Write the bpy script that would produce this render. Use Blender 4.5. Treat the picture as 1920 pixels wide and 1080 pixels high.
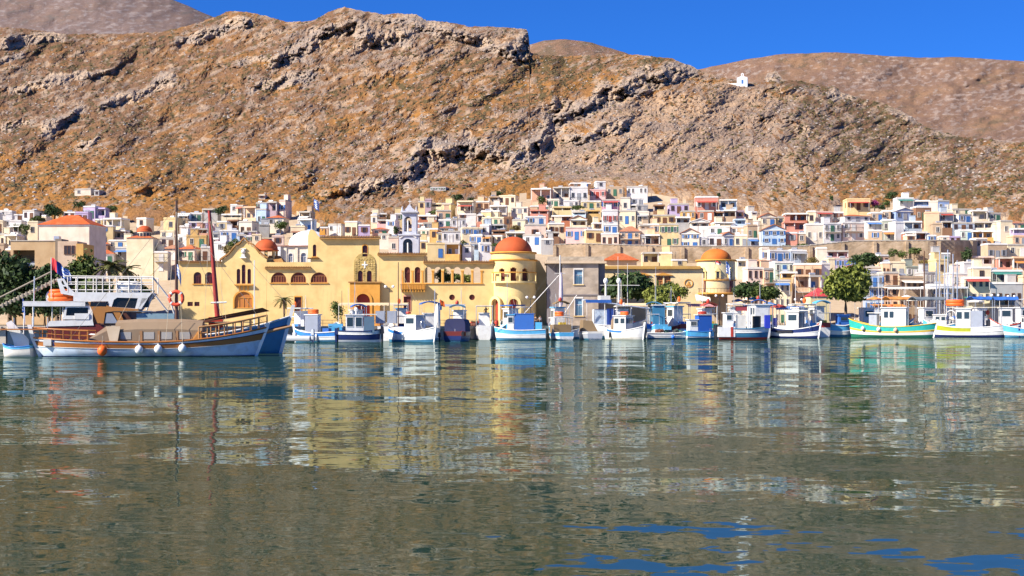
import bpy, bmesh, math, random
import numpy as np
from mathutils import Vector, Matrix
from mathutils.geometry import tessellate_polygon

random.seed(7)
SC = bpy.context.scene
for o in list(bpy.data.objects):
    bpy.data.objects.remove(o)
COL = SC.collection

# ------------------------------------------------------------------ camera, world, sun, exposure
F, HOR, H = 2800.0, 604.0, 2.67          # focal length (px of a 1920 wide frame), horizon row, eye height (m)
cam_d = bpy.data.cameras.new('camera')
cam_d.sensor_width = 36.0
cam_d.lens = F / 1920.0 * 36.0
cam_d.shift_y = (HOR - 540.0) / 1920.0
cam_d.clip_start = 0.5
cam_d.clip_end = 20000.0
cam = bpy.data.objects.new('camera', cam_d)
cam.location = (0, 0, H)
cam.rotation_euler = (math.radians(90), 0, 0)
COL.objects.link(cam)
SC.camera = cam

SUN_EL, SUN_AZ = math.radians(37), math.radians(62)      # azimuth: to the left of straight behind the camera
sun_dir = Vector((-math.sin(SUN_AZ) * math.cos(SUN_EL), -math.cos(SUN_AZ) * math.cos(SUN_EL), math.sin(SUN_EL)))
sun_d = bpy.data.lights.new('sun', 'SUN')
sun_d.energy = 5.0
sun_d.angle = math.radians(0.53)
sun_d.color = (1.0, 0.92, 0.80)
sun = bpy.data.objects.new('sun', sun_d)
sun.rotation_euler = (-sun_dir).to_track_quat('-Z', 'Y').to_euler()
sun.location = (-100, -80, 120)
COL.objects.link(sun)

world = bpy.data.worlds.new('World')
SC.world = world
world.use_nodes = True
wn, wl = world.node_tree.nodes, world.node_tree.links
wn.clear()
w_out = wn.new('ShaderNodeOutputWorld')
w_bg = wn.new('ShaderNodeBackground')
w_sky = wn.new('ShaderNodeTexSky')
w_sky.sky_type = 'NISHITA'
w_sky.sun_disc = False
w_sky.sun_elevation = SUN_EL
w_sky.sun_rotation = math.radians(180) + SUN_AZ
w_sky.air_density = 1.0
w_sky.dust_density = 0.0
w_sky.ozone_density = 6.0
w_sky.altitude = 1500
w_hs = wn.new('ShaderNodeMix')               # the deep, polarised blue of a clear Aegean sky
w_hs.data_type = 'RGBA'; w_hs.blend_type = 'MULTIPLY'
w_hs.inputs[0].default_value = 1.0
w_hs.inputs[7].default_value = (0.145, 0.44, 0.92, 1)
w_bg.inputs['Strength'].default_value = 0.082
wl.new(w_sky.outputs[0], w_hs.inputs[6])
wl.new(w_hs.outputs[2], w_bg.inputs[0])
wl.new(w_bg.outputs[0], w_out.inputs[0])

SC.view_settings.view_transform = 'Standard'
SC.view_settings.look = 'None'
SC.view_settings.exposure = 0.98
SC.view_settings.gamma = 1.0
SC.view_settings.use_curve_mapping = False
SC.render.engine = 'CYCLES'
SC.cycles.max_bounces = 6
SC.cycles.diffuse_bounces = 2
SC.cycles.glossy_bounces = 3
SC.cycles.transmission_bounces = 2
SC.cycles.use_denoising = True
SC.cycles.use_adaptive_sampling = True
SC.cycles.adaptive_threshold = 0.015
SC.cycles.sample_clamp_indirect = 6.0


def at(px, py, Y):
    """the point at depth Y that shows at photo pixel (px, py)"""
    return Vector(((px - 960.0) / F * Y, Y, H - (py - HOR) / F * Y))


# ------------------------------------------------------------------ materials
MATS = {}


def new_mat(name):
    m = bpy.data.materials.new(name)
    m.use_nodes = True
    nt = m.node_tree
    nt.nodes.clear()
    out = nt.nodes.new('ShaderNodeOutputMaterial')
    bs = nt.nodes.new('ShaderNodeBsdfPrincipled')
    nt.links.new(bs.outputs[0], out.inputs[0])
    MATS[name] = m
    return m, nt, bs


def N(nt, kind, **kw):
    n = nt.nodes.new(kind)
    for k, v in kw.items():
        if k.startswith('i_'):
            n.inputs[k[2:].replace('_', ' ')].default_value = v
        else:
            setattr(n, k, v)
    return n


def c4(c, k=1.0):
    return (min(1, c[0] * k), min(1, c[1] * k), min(1, c[2] * k), 1)


def mixc(nt, fac, a, b, mode='MIX'):
    n = nt.nodes.new('ShaderNodeMix')
    n.data_type = 'RGBA'
    n.blend_type = mode
    for sock, v in ((n.inputs[0], fac), (n.inputs[6], a), (n.inputs[7], b)):
        if hasattr(v, 'is_linked') or hasattr(v, 'node'):
            nt.links.new(v, sock)
        elif isinstance(v, (int, float)):
            sock.default_value = v
        else:
            sock.default_value = c4(v) if len(v) == 3 else v
    return n.outputs[2]


def ramp(nt, src, lo, hi):
    n = nt.nodes.new('ShaderNodeMapRange')
    n.inputs[1].default_value = lo
    n.inputs[2].default_value = hi
    n.clamp = True
    nt.links.new(src, n.inputs[0])
    return n.outputs[0]


def geo_pos(nt):
    return nt.nodes.new('ShaderNodeNewGeometry').outputs['Position']


def noise_tex(nt, vec, scale, detail=3.0, rough=0.55, stretch=None):
    n = nt.nodes.new('ShaderNodeTexNoise')
    n.inputs['Scale'].default_value = scale
    n.inputs['Detail'].default_value = detail
    n.inputs['Roughness'].default_value = rough
    if stretch:
        mp = nt.nodes.new('ShaderNodeMapping')
        mp.inputs['Scale'].default_value = stretch
        nt.links.new(vec, mp.inputs[0])
        vec = mp.outputs[0]
    nt.links.new(vec, n.inputs['Vector'])
    return n


def plaster(name, col, rough=0.85, wear=0.35, streak=0.35, bump=0.15):
    """lime-washed wall: patchy colour, rain streaks, grain"""
    if name in MATS:
        return MATS[name]
    m, nt, bs = new_mat(name)
    p = geo_pos(nt)
    n1 = noise_tex(nt, p, 0.55, 4)
    n2 = noise_tex(nt, p, 1.3, 3, stretch=(1, 1, 0.12))
    a = mixc(nt, ramp(nt, n1.outputs[0], 0.42, 0.72), c4(col), c4((col[0] * 0.84, col[1] * 0.80, col[2] * 0.76)))
    f = nt.nodes.new('ShaderNodeMath'); f.operation = 'MULTIPLY'
    nt.links.new(ramp(nt, n2.outputs[0], 0.56, 0.78), f.inputs[0]); f.inputs[1].default_value = streak
    b = mixc(nt, f.outputs[0], a, c4((col[0] * 0.55 + .03, col[1] * 0.5 + .03, col[2] * 0.46 + .03)))
    nt.links.new(b, bs.inputs['Base Color'])
    bs.inputs['Roughness'].default_value = rough
    bs.inputs['Specular IOR Level'].default_value = 0.2
    if bump:
        n3 = noise_tex(nt, p, 7.0, 3)
        bp = nt.nodes.new('ShaderNodeBump'); bp.inputs['Strength'].default_value = bump
        bp.inputs['Distance'].default_value = 0.05
        nt.links.new(n3.outputs[0], bp.inputs['Height'])
        nt.links.new(bp.outputs[0], bs.inputs['Normal'])
    return m


def paint(name, col, rough=0.45, metal=0.0, dirt=0.25, scale=1.5):
    if name in MATS:
        return MATS[name]
    m, nt, bs = new_mat(name)
    p = geo_pos(nt)
    n1 = noise_tex(nt, p, scale, 4)
    f = nt.nodes.new('ShaderNodeMath'); f.operation = 'MULTIPLY'
    nt.links.new(ramp(nt, n1.outputs[0], 0.45, 0.75), f.inputs[0]); f.inputs[1].default_value = dirt
    a = mixc(nt, f.outputs[0], c4(col), c4((col[0] * 0.55 + .02, col[1] * 0.5 + .02, col[2] * 0.45 + .015)))
    nt.links.new(a, bs.inputs['Base Color'])
    bs.inputs['Roughness'].default_value = rough
    bs.inputs['Metallic'].default_value = metal
    bs.inputs['Specular IOR Level'].default_value = 0.35
    return m


def tiles(name, col):
    if name in MATS:
        return MATS[name]
    m, nt, bs = new_mat(name)
    p = geo_pos(nt)
    n1 = noise_tex(nt, p, 2.2, 3)
    n2 = noise_tex(nt, p, 0.4, 3)
    a = mixc(nt, ramp(nt, n1.outputs[0], 0.35, 0.7), c4(col), c4((col[0] * 0.72, col[1] * 0.62, col[2] * 0.6)))
    b = mixc(nt, ramp(nt, n2.outputs[0], 0.5, 0.75), a, c4((col[0] * 0.8 + .06, col[1] + .05, col[2] + .04)))
    nt.links.new(b, bs.inputs['Base Color'])
    bs.inputs['Roughness'].default_value = 0.8
    bs.inputs['Specular IOR Level'].default_value = 0.2
    bp = nt.nodes.new('ShaderNodeBump'); bp.inputs['Strength'].default_value = 0.4
    bp.inputs['Distance'].default_value = 0.08
    nt.links.new(n1.outputs[0], bp.inputs['Height'])
    nt.links.new(bp.outputs[0], bs.inputs['Normal'])
    return m


def stonework(name, c1, c2, sc=1.0, mortar=(.3, .26, .2)):
    if name in MATS:
        return MATS[name]
    m, nt, bs = new_mat(name)
    p = geo_pos(nt)
    v = nt.nodes.new('ShaderNodeTexVoronoi'); v.inputs['Scale'].default_value = 1.6 * sc
    mp = nt.nodes.new('ShaderNodeMapping'); mp.inputs['Scale'].default_value = (1, 1, 1.7)
    nt.links.new(p, mp.inputs[0]); nt.links.new(mp.outputs[0], v.inputs['Vector'])
    n1 = noise_tex(nt, p, 0.35, 4)
    sep = nt.nodes.new('ShaderNodeSeparateColor'); nt.links.new(v.outputs['Color'], sep.inputs[0])
    a = mixc(nt, sep.outputs[0], c4(c1), c4(c2))
    b = mixc(nt, ramp(nt, n1.outputs[0], 0.45, 0.75), a, c4((c1[0] * .6, c1[1] * .58, c1[2] * .55)))
    nt.links.new(b, bs.inputs['Base Color'])
    bs.inputs['Roughness'].default_value = 0.9
    bs.inputs['Specular IOR Level'].default_value = 0.15
    bp = nt.nodes.new('ShaderNodeBump'); bp.inputs['Strength'].default_value = 0.5; bp.inputs['Distance'].default_value = 0.1
    nt.links.new(v.outputs['Distance'], bp.inputs['Height']); bp.invert = True
    nt.links.new(bp.outputs[0], bs.inputs['Normal'])
    return m


def glass_dark(name, col=(0.02, 0.025, 0.03), rough=0.12):
    if name in MATS:
        return MATS[name]
    m, nt, bs = new_mat(name)
    bs.inputs['Base Color'].default_value = c4(col)
    bs.inputs['Roughness'].default_value = rough
    bs.inputs['Specular IOR Level'].default_value = 0.5
    return m


def leaf_mat(name, dark, light):
    if name in MATS:
        return MATS[name]
    m, nt, bs = new_mat(name)
    g = nt.nodes.new('ShaderNodeNewGeometry')
    n1 = noise_tex(nt, g.outputs['Position'], 0.5, 2)
    mx = nt.nodes.new('ShaderNodeMath'); mx.operation = 'ADD'
    nt.links.new(g.outputs['Random Per Island'], mx.inputs[0]); nt.links.new(n1.outputs[0], mx.inputs[1])
    a = mixc(nt, ramp(nt, mx.outputs[0], 0.45, 1.35), c4(dark), c4(light))
    nt.links.new(a, bs.inputs['Base Color'])
    bs.inputs['Roughness'].default_value = 0.6
    bs.inputs['Specular IOR Level'].default_value = 0.25
    return m


# ------------------------------------------------------------------ objects
def tag(o, label=None, cat=None, group=None, kind=None):
    if label: o['label'] = label
    if cat: o['category'] = cat
    if group: o['group'] = group
    if kind: o['kind'] = kind
    return o


def empty(name, loc=(0, 0, 0), rz=0.0, label=None, cat=None, group=None):
    o = bpy.data.objects.new(name, None)
    o.location = loc
    o.rotation_euler = (0, 0, rz)
    o.empty_display_size = 0.3
    COL.objects.link(o)
    return tag(o, label, cat, group)


class MB:
    """collects shapes and links them as one mesh object"""

    def __init__(s):
        s.v, s.f, s.m, s.sm = [], [], [], []

    def add(s, vs, fs, mi=0, smooth=False, M=None):
        b = len(s.v)
        if M is not None:
            vs = [M @ Vector(v) for v in vs]
        s.v += [tuple(v) for v in vs]
        for f in fs:
            s.f.append(tuple(b + i for i in f)); s.m.append(mi); s.sm.append(smooth)
        return s

    def box(s, x0, x1, y0, y1, z0, z1, mi=0, M=None, skip=''):
        vs = [(x0, y0, z0), (x1, y0, z0), (x1, y1, z0), (x0, y1, z0), (x0, y0, z1), (x1, y0, z1), (x1, y1, z1), (x0, y1, z1)]
        fs = [(0, 3, 2, 1), (4, 5, 6, 7), (0, 1, 5, 4), (2, 3, 7, 6), (1, 2, 6, 5), (3, 0, 4, 7)]
        if 'b' in skip: fs = fs[1:]
        return s.add(vs, fs, mi, M=M)

    def tube(s, pts, r, seg=6, mi=0, cap=True, r2=None):
        """a round bar along pts; r may be a number or a list"""
        pts = [Vector(p) for p in pts]
        n = len(pts)
        rs = r if isinstance(r, (list, tuple)) else [r + ((r2 - r) * i / max(1, n - 1) if r2 is not None else 0) for i in range(n)]
        vs = []
        for i, p in enumerate(pts):
            d = (pts[min(i + 1, n - 1)] - pts[max(i - 1, 0)])
            d = d.normalized() if d.length > 1e-9 else Vector((0, 0, 1))
            a = d.cross(Vector((0, 0, 1)))
            if a.length < 1e-3: a = d.cross(Vector((1, 0, 0)))
            a.normalize(); b = d.cross(a)
            for k in range(seg):
                t = 2 * math.pi * k / seg
                vs.append(p + (a * math.cos(t) + b * math.sin(t)) * rs[i])
        fs = []
        for i in range(n - 1):
            for k in range(seg):
                k2 = (k + 1) % seg
                fs.append((i * seg + k, i * seg + k2, (i + 1) * seg + k2, (i + 1) * seg + k))
        s.add(vs, fs, mi, smooth=seg > 4)
        if cap:
            s.add(vs[:seg], [tuple(range(seg))], mi)
            s.add(vs[-seg:], [tuple(reversed(range(seg)))], mi)
        return s

    def lathe(s, prof, seg=24, mi=0, cx=0, cy=0, a0=0.0, a1=2 * math.pi, smooth=True):
        """prof: (radius, z) pairs; turned about the vertical at (cx, cy)"""
        full = abs(a1 - a0 - 2 * math.pi) < 1e-6
        n = seg if full else seg + 1
        vs = []
        for r, z in prof:
            for k in range(n):
                t = a0 + (a1 - a0) * k / seg
                vs.append((cx + r * math.cos(t), cy + r * math.sin(t), z))
        fs = []
        for i in range(len(prof) - 1):
            for k in range(seg):
                k2 = (k + 1) % n
                fs.append((i * n + k, i * n + k2, (i + 1) * n + k2, (i + 1) * n + k))
        return s.add(vs, fs, mi, smooth=smooth)

    def ball(s, c, r, seg=12, rings=8, mi=0, sz=1.0):
        prof = [(max(1e-4, r * math.sin(math.pi * i / rings)), c[2] - r * sz * math.cos(math.pi * i / rings)) for i in range(rings + 1)]
        return s.lathe(prof, seg, mi, c[0], c[1])

    def prism(s, poly, y0, y1, mi=0, holes=()):
        """poly and holes: (x, z) outlines in a wall plane; a slab from y0 (front) to y1"""
        loops = [list(poly)] + [list(h) for h in holes]
        flat = [p for l in loops for p in l]
        tris = tessellate_polygon([[Vector((p[0], p[1], 0)) for p in l] for l in loops])
        n = len(flat)
        vs = [(p[0], y0, p[1]) for p in flat] + [(p[0], y1, p[1]) for p in flat]
        fs = []
        for t in tris:
            a, b, c = (flat[i] for i in t)
            ccw = (b[0] - a[0]) * (c[1] - a[1]) - (b[1] - a[1]) * (c[0] - a[0]) > 0
            t = t if ccw else (t[0], t[2], t[1])
            fs.append(tuple(t)); fs.append((t[0] + n, t[2] + n, t[1] + n))
        b = 0
        for l in loops:
            k = len(l)
            area = sum(l[i][0] * l[(i + 1) % k][1] - l[(i + 1) % k][0] * l[i][1] for i in range(k))
            outer = b == 0
            for i in range(k):
                p, q = b + i, b + (i + 1) % k
                if (area > 0) != outer: p, q = q, p
                fs.append((p, p + n, q + n, q))
            b += k
        return s.add(vs, fs, mi)

    def mesh(s, name, mats):
        me = bpy.data.meshes.new(name)
        me.from_pydata(s.v, [], s.f)
        for m in (mats if isinstance(mats, (list, tuple)) else [mats]):
            me.materials.append(m)
        me.polygons.foreach_set('material_index', s.m)
        me.polygons.foreach_set('use_smooth', s.sm)
        me.update()
        return me

    def build(s, name, mats, parent=None, loc=None, rz=None, label=None, cat=None, group=None, kind=None):
        o = bpy.data.objects.new(name, s.mesh(name, mats))
        COL.objects.link(o)
        if parent is not None: o.parent = parent
        if loc is not None: o.location = loc
        if rz is not None: o.rotation_euler = (0, 0, rz)
        return tag(o, label, cat, group, kind)


def inst(me, name, parent, loc=(0, 0, 0), scale=(1, 1, 1), rz=0.0):
    o = bpy.data.objects.new(name, me)
    COL.objects.link(o)
    o.parent = parent
    o.location = loc; o.scale = scale; o.rotation_euler = (0, 0, rz)
    return o


CHILD = None


def copy_tree(o, parent=None):
    c = o.copy(); COL.objects.link(c)
    if parent is not None: c.parent = parent
    for ch in o.children:
        copy_tree(ch, c)
    return c


def fast_mesh(name, V, faces, mat, smooth=False, k=4):
    me = bpy.data.meshes.new(name)
    V = np.asarray(V, dtype=np.float32); faces = np.asarray(faces, dtype=np.int32)
    nf = len(faces)
    me.vertices.add(len(V)); me.vertices.foreach_set('co', V.ravel())
    me.loops.add(nf * k); me.loops.foreach_set('vertex_index', faces.ravel())
    me.polygons.add(nf)
    me.polygons.foreach_set('loop_start', np.arange(0, nf * k, k, dtype=np.int32))
    me.polygons.foreach_set('loop_total', np.full(nf, k, dtype=np.int32))
    me.polygons.foreach_set('use_smooth', np.full(nf, smooth, dtype=bool))
    me.materials.append(mat)
    me.update(calc_edges=True)
    me.validate()
    return me


def link_mesh(me, name, parent=None):
    o = bpy.data.objects.new(name, me)
    COL.objects.link(o)
    if parent is not None: o.parent = parent
    return o


# ------------------------------------------------------------------ noise
def _hash(ix, iy, seed):
    h = (ix.astype(np.int64) * 374761393 + iy.astype(np.int64) * 668265263 + seed * 1274126177) & 0xFFFFFFFF
    h = ((h ^ (h >> 13)) * 1274126177) & 0xFFFFFFFF
    return ((h ^ (h >> 16)) & 0xFFFF) / 65535.0


def vnoise(x, y, seed=0):
    ix, iy = np.floor(x), np.floor(y)
    fx, fy = x - ix, y - iy
    u, v = fx * fx * fx * (fx * (fx * 6 - 15) + 10), fy * fy * fy * (fy * (fy * 6 - 15) + 10)

    def g(a, b):
        t = _hash(ix + a, iy + b, seed) * 2 * np.pi
        return np.cos(t) * (fx - a) + np.sin(t) * (fy - b)
    n00, n10, n01, n11 = g(0, 0), g(1, 0), g(0, 1), g(1, 1)
    return ((n00 * (1 - u) + n10 * u) * (1 - v) + (n01 * (1 - u) + n11 * u) * v) * 1.5


def fbm(x, y, octv=4, seed=0, gain=0.5):
    s, a, t = 0, 1.0, 0
    for i in range(octv):
        s = s + a * vnoise(x * 2 ** i + 17.3 * i, y * 2 ** i - 9.1 * i, seed + i * 7)
        t += a; a *= gain
    return s / t


def ridged(x, y, octv=3, seed=0):
    s, a, t = 0, 1.0, 0
    for i in range(octv):
        s = s + a * (1 - np.abs(vnoise(x * 2 ** i, y * 2 ** i, seed + i * 5)) * 1.6)
        t += a; a *= 0.5
    return s / t


def worley(x, y, seed=0):
    """random value of the nearest cell: broken, blocky ground"""
    ix, iy = np.floor(x), np.floor(y)
    best = np.full(np.shape(x), 9.0); val = np.zeros(np.shape(x))
    for a in (-1, 0, 1):
        for b in (-1, 0, 1):
            cx = ix + a + .15 + .7 * _hash(ix + a, iy + b, seed); cy = iy + b + .15 + .7 * _hash(ix + a, iy + b, seed + 9)
            q = (cx - x) ** 2 + (cy - y) ** 2
            m = q < best
            best = np.where(m, q, best); val = np.where(m, _hash(ix + a, iy + b, seed + 23), val)
    return val - .5, np.sqrt(best)


def sstep(a, b, x):
    t = np.clip((x - a) / (b - a), 0, 1)
    return t * t * (3 - 2 * t)
# ================================================================== LAND AND WATER
SKY_PX = [-600, -300, 0, 60, 120, 240, 300, 345, 380, 430, 480, 540, 590, 615, 645, 690, 720, 745, 780, 800, 850, 880, 930, 985, 991, 994, 1010,
          1060, 1120, 1200, 1260, 1300, 1320, 1370, 1400, 1430, 1438, 1455, 1468, 1500, 1556, 1566, 1580, 1620, 1660, 1700, 1740, 1800, 1860, 1920, 2200, 2500]
SKY_PY = [80, 70, 50, 55, 64, 63, 60, 50, 40, 20, 25, 42, 38, 22, 13, 22, 27, 24, 28, 38, 42, 50, 50, 54, 62, 98, 103,
          106, 101, 103, 110, 125, 136, 148, 155, 154, 138, 133, 149, 152, 163, 160, 174, 185, 195, 213, 240, 256, 262, 268, 285, 300]
RID_PX = [-600, 0, 430, 640, 985, 1000, 1290, 1400, 1560, 1750, 1920, 2500]
RID_Y = [900, 900, 930, 900, 850, 840, 790, 770, 740, 690, 690, 700]
TOWN_PX = [-600, 0, 180, 300, 430, 540, 600, 700, 760, 800, 960, 1100, 1200, 1300, 1420, 1500, 1600, 1700, 1800, 1900, 2500]
TOWN_PY = [395, 393, 383, 400, 385, 372, 405, 415, 385, 372, 350, 340, 345, 362, 380, 385, 368, 362, 378, 395, 400]


def sky_py(px):
    return np.interp(px, SKY_PX, SKY_PY)


_gx = np.arange(-900.0, 2800.0, 5.0)
_k = np.exp(-(np.arange(-30, 31) * 5.0 / 70.0) ** 2)
_gs = np.convolve(np.pad(np.interp(_gx, SKY_PX, SKY_PY), 30, mode='edge'), _k / _k.sum(), 'valid')


def depth0(px, py):
    """smooth ground depth (m) seen at photo pixel (px, py)"""
    px = np.asarray(px, float); py = np.asarray(py, float)
    t = 609.0 - py
    y = np.interp(t, [0, 25, 50, 90, 129, 170, 209, 259], [298, 308, 322, 345, 368, 402, 432, 475])
    yr = np.interp(px, RID_PX, RID_Y)
    ps = np.interp(px, _gx, _gs)
    s = np.clip((350 - py) / np.maximum(350 - ps, 30), 0, 1.6)
    return np.where(py < 350, 475 + (yr - 475) * s ** 0.95, y)


def zat(px, py, Y):
    return H - (py - HOR) / F * Y


# crags: (polyline of the foot, height px, shelf length px, strength)
CRAGS = [
    ([(765, 350), (800, 318), (850, 298), (905, 296), (960, 322), (992, 312), (1012, 296), (1030, 268), (1040, 250), (1062, 236), (1100, 222), (1130, 207), (1180, 186), (1236, 166), (1285, 150), (1310, 140)], 30, 60, .9),
    ([(500, 132), (545, 118), (572, 104), (596, 88), (625, 70), (660, 62), (690, 76)], 20, 30, .8),
    ([(672, 92), (705, 96), (742, 88), (775, 90)], 30, 30, .8),
    ([(715, 44), (745, 46), (785, 42)], 12, 14, .7),
    ([(775, 58), (800, 64), (860, 80), (905, 92), (935, 108), (960, 116), (985, 110)], 22, 40, .9),
    ([(935, 108), (960, 118), (988, 110)], 34, 30, .8),
    ([(328, 90), (352, 84), (400, 70), (440, 56), (475, 47)], 15, 40, .9),
    ([(185, 206), (230, 196), (270, 182), (330, 160)], 17, 40, .9),
    ([(15, 180), (50, 172), (100, 160), (140, 150), (215, 140)], 11, 30, .9),
    ([(75, 256), (110, 244), (142, 222), (160, 214)], 14, 30, .9),
    ([(0, 95), (60, 84), (115, 76), (125, 76)], 14, 40, .8),
    ([(0, 245), (25, 240), (70, 232)], 9, 30, .8),
    ([(0, 122), (20, 118), (45, 110)], 9, 30, .8),
    ([(140, 285), (165, 278), (185, 265)], 10, 30, .7),
    ([(460, 188), (490, 170), (530, 160), (600, 150)], 16, 60, .6),
    ([(430, 130), (480, 116), (540, 112)], 10, 40, .6),
    ([(1050, 275), (1100, 268), (1150, 256), (1185, 240)], 18, 40, .9),
    ([(1490, 246), (1505, 248), (1520, 250)], 10, 20, .8),
    ([(1436, 152), (1455, 152), (1475, 152)], 18, 10, .8),
    ([(1550, 186), (1580, 188), (1610, 192)], 16, 30, .8),
    ([(1580, 296), (1600, 292), (1630, 290)], 8, 30, .7),
    ([(1660, 215), (1700, 224), (1720, 236)], 12, 30, .6),
    ([(640, 372), (690, 360), (725, 352), (752, 345)], 20, 50, .7),
    ([(1745, 262), (1790, 255), (1850, 262), (1920, 268)], 16, 30, .6),
]
CAVES = [(1150, 182, 28, 20, 9), (1132, 196, 12, 14, 7), (1226, 156, 14, 14, 8), (1047, 240, 13, 18, 7), (1004, 285, 11, 18, 7),
         (800, 300, 12, 18, 6), (876, 252, 9, 12, 5), (600, 64, 26, 14, 7), (566, 104, 10, 16, 6), (1175, 250, 10, 8, 6),
         (760, 350, 8, 16, 4), (740, 70, 12, 16, 6), (975, 92, 16, 26, 6), (1462, 144, 8, 8, 5), (1570, 177, 10, 9, 5), (785, 338, 12, 10, 4),
         (1502, 244, 8, 6, 4), (1085, 268, 14, 7, 5)]


def tilt(px, py, deg):
    a = math.radians(deg)
    return px * math.cos(a) - py * math.sin(a), px * math.sin(a) + py * math.cos(a)


def relief(px, py):
    """depth added to the smooth slope, and how rocky the place is"""
    ramp_in = sstep(4, 46, np.interp(px, TOWN_PX, TOWN_PY) - py)
    tx, ty = tilt(px, py, 22)
    d = 20 * fbm(tx / 150, ty / 80, 3, 1) + 14 * (ridged(tx / 210, (ty + .3 * tx) / 95, 2, 5) - .6) + 7.0 * fbm(tx / 46, ty / 24, 3, 11) + 2.3 * (ridged(tx / 26, ty / 15, 3, 3) - .5)
    fine = 0.9 * vnoise(tx / 9, ty / 6, 21) + 0.8 * vnoise(px / 5.0, py / 3.6, 22) + 0.35 * vnoise(px / 2.7, py / 2.1, 23)
    d = d + fine * 0.8
    rock = np.zeros_like(d)
    wob = 12 * fbm(px / 36, py / 30, 4, 31)
    wx, wy = tx + 6 * fbm(px / 20, py / 20, 2, 33), ty + 5 * fbm(px / 20, py / 20, 2, 34)
    wk1 = worley(wx / 17, wy / 10, 35)[0]; wk2 = worley(wx / 7.5, wy / 4.6, 36)[0]; wk3 = worley(wx / 4, wy / 2.8, 37)[0]
    stony = np.clip(soil(px, py)[2] * 1.3 + .25 + .5 * fbm(tx / 70, ty / 26, 3, 38), .1, 1.3)
    d += stony * (1.5 * wk1 + 1.7 * wk2 + 1.1 * wk3)
    for line, h, k, st in CRAGS:
        lx = np.array([p[0] for p in line], float); ly = np.array([p[1] for p in line], float)
        sel = (px > lx[0] - 50) & (px < lx[-1] + 50)
        if not sel.any(): continue
        X, Yy = px[sel], py[sel]
        yl = np.interp(X, lx, ly)
        sl = np.interp(X, (lx[1:] + lx[:-1]) / 2, (ly[1:] - ly[:-1]) / np.maximum(1, lx[1:] - lx[:-1])) if len(lx) > 2 else 0
        dist = (yl - Yy + wob[sel]) / np.sqrt(1 + np.square(sl))
        e = min(30.0, (lx[-1] - lx[0]) * .35)
        tap = sstep(lx[0] - e * .6, lx[0] + e * .6, X) * (1 - sstep(lx[-1] - e * .6, lx[-1] + e * .6, X))
        tap2 = sstep(lx[0] - 45, lx[0] + 45, X) * (1 - sstep(lx[-1] - 45, lx[-1] + 45, X))
        hh = h * (1.0 + 0.45 * vnoise(X / 40, Yy * 0 + 3.3, 40))
        inc = 1 - sstep(hh, hh * 1.6, dist)
        prof = np.where(dist > hh, np.exp(-np.clip(dist - hh, 0, 999) / k), np.clip(dist / hh, 0, 1))
        but = 1 + 0.55 * fbm(X / 24, Yy / 34, 3, 44) * inc
        d[sel] -= 0.95 * h * st * (tap * inc + tap2 * (1 - inc)) * prof * but
        r = tap * sstep(-4, 3, dist) * (1 - sstep(hh * 0.95, hh * 1.8, dist))
        rock[sel] = np.maximum(rock[sel], r * min(1, st + .1))
        d[sel] += r * (2.2 * fbm(X / 22, Yy / 16, 3, 47) + 5.0 * wk1[sel] + 2.6 * wk2[sel])
    for cx, cy, rx, ry, dep in CAVES:
        q = np.sqrt(((px - cx) / rx) ** 2 + ((py - cy) / ry) ** 2) + 0.35 * fbm(px / 10, py / 10, 2, 51)
        inn = 1 - sstep(0.72, 1.0, q)
        d += dep * inn
        rock = np.maximum(rock, inn)
    fade = sstep(0, 18, py - sky_py(px))
    d = d * ramp_in * (0.25 + 0.75 * fade)
    xl = 1395 + (py - 150) * .72 + 26 * fbm(py / 40, px / 200, 3, 53)
    d = d + ramp_in * 40 * (np.clip((px - xl) / 190, 0, 1) - np.clip((px - xl - 190) / 300, 0, 1)) * sstep(1370, 1440, px)          # the spur turns away to the right
    return d, rock * ramp_in


# soil: how much dry orange grass, green scrub and pale stone grows where
SOIL = [  # px, py, rx, ry, orange, green, pale
    (230, 345, 330, 50, .9, .15, .2), (500, 390, 160, 24, 1.2, .1, .0), (90, 160, 260, 100, .05, .30, .38), (450, 200, 220, 110, .35, .15, .45), (650, 70, 140, 60, .1, .1, 1.05), (880, 75, 120, 36, .1, .1, 1.0),
    (850, 150, 230, 40, .55, .45, .35), (720, 240, 150, 50, .5, .15, .6), (880, 310, 170, 50, .3, .1, 1.0), (1130, 125, 150, 30, .4, .7, .3), (1230, 280, 200, 80, .40, -.25, 1.6), (1400, 240, 60, 70, .5, -.1, 1.5), (680, 370, 90, 40, .3, .1, .9),
    (1350, 195, 100, 60, .6, .0, 1.1), (1130, 352, 260, 12, 1.0, .1, .1), (1590, 240, 150, 75, -.2, .75, .5), (1480, 345, 130, 40, .6, .1, .8), (1780, 330, 170, 50, .35, .5, .55), (1150, 160, 90, 18, 1.0, .1, .2),
    (960, 350, 110, 14, 1.4, .0, -.3), (1640, 350, 100, 20, .9, .2, .3), (60, 385, 200, 22, .9, .3, .0), (1090, 250, 60, 20, 1.1, .1, .1),
]


def soil(px, py):
    w = np.full(px.shape, 0.12); o = w * .55; g = w * .25; p = w * .3
    for cx, cy, rx, ry, a, b, c in SOIL:
        e = np.exp(-(((px - cx) / rx) ** 2 + ((py - cy) / ry) ** 2))
        w = w + e; o = o + e * a; g = g + e * b; p = p + e * c
    return o / w, g / w, p / w


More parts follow.
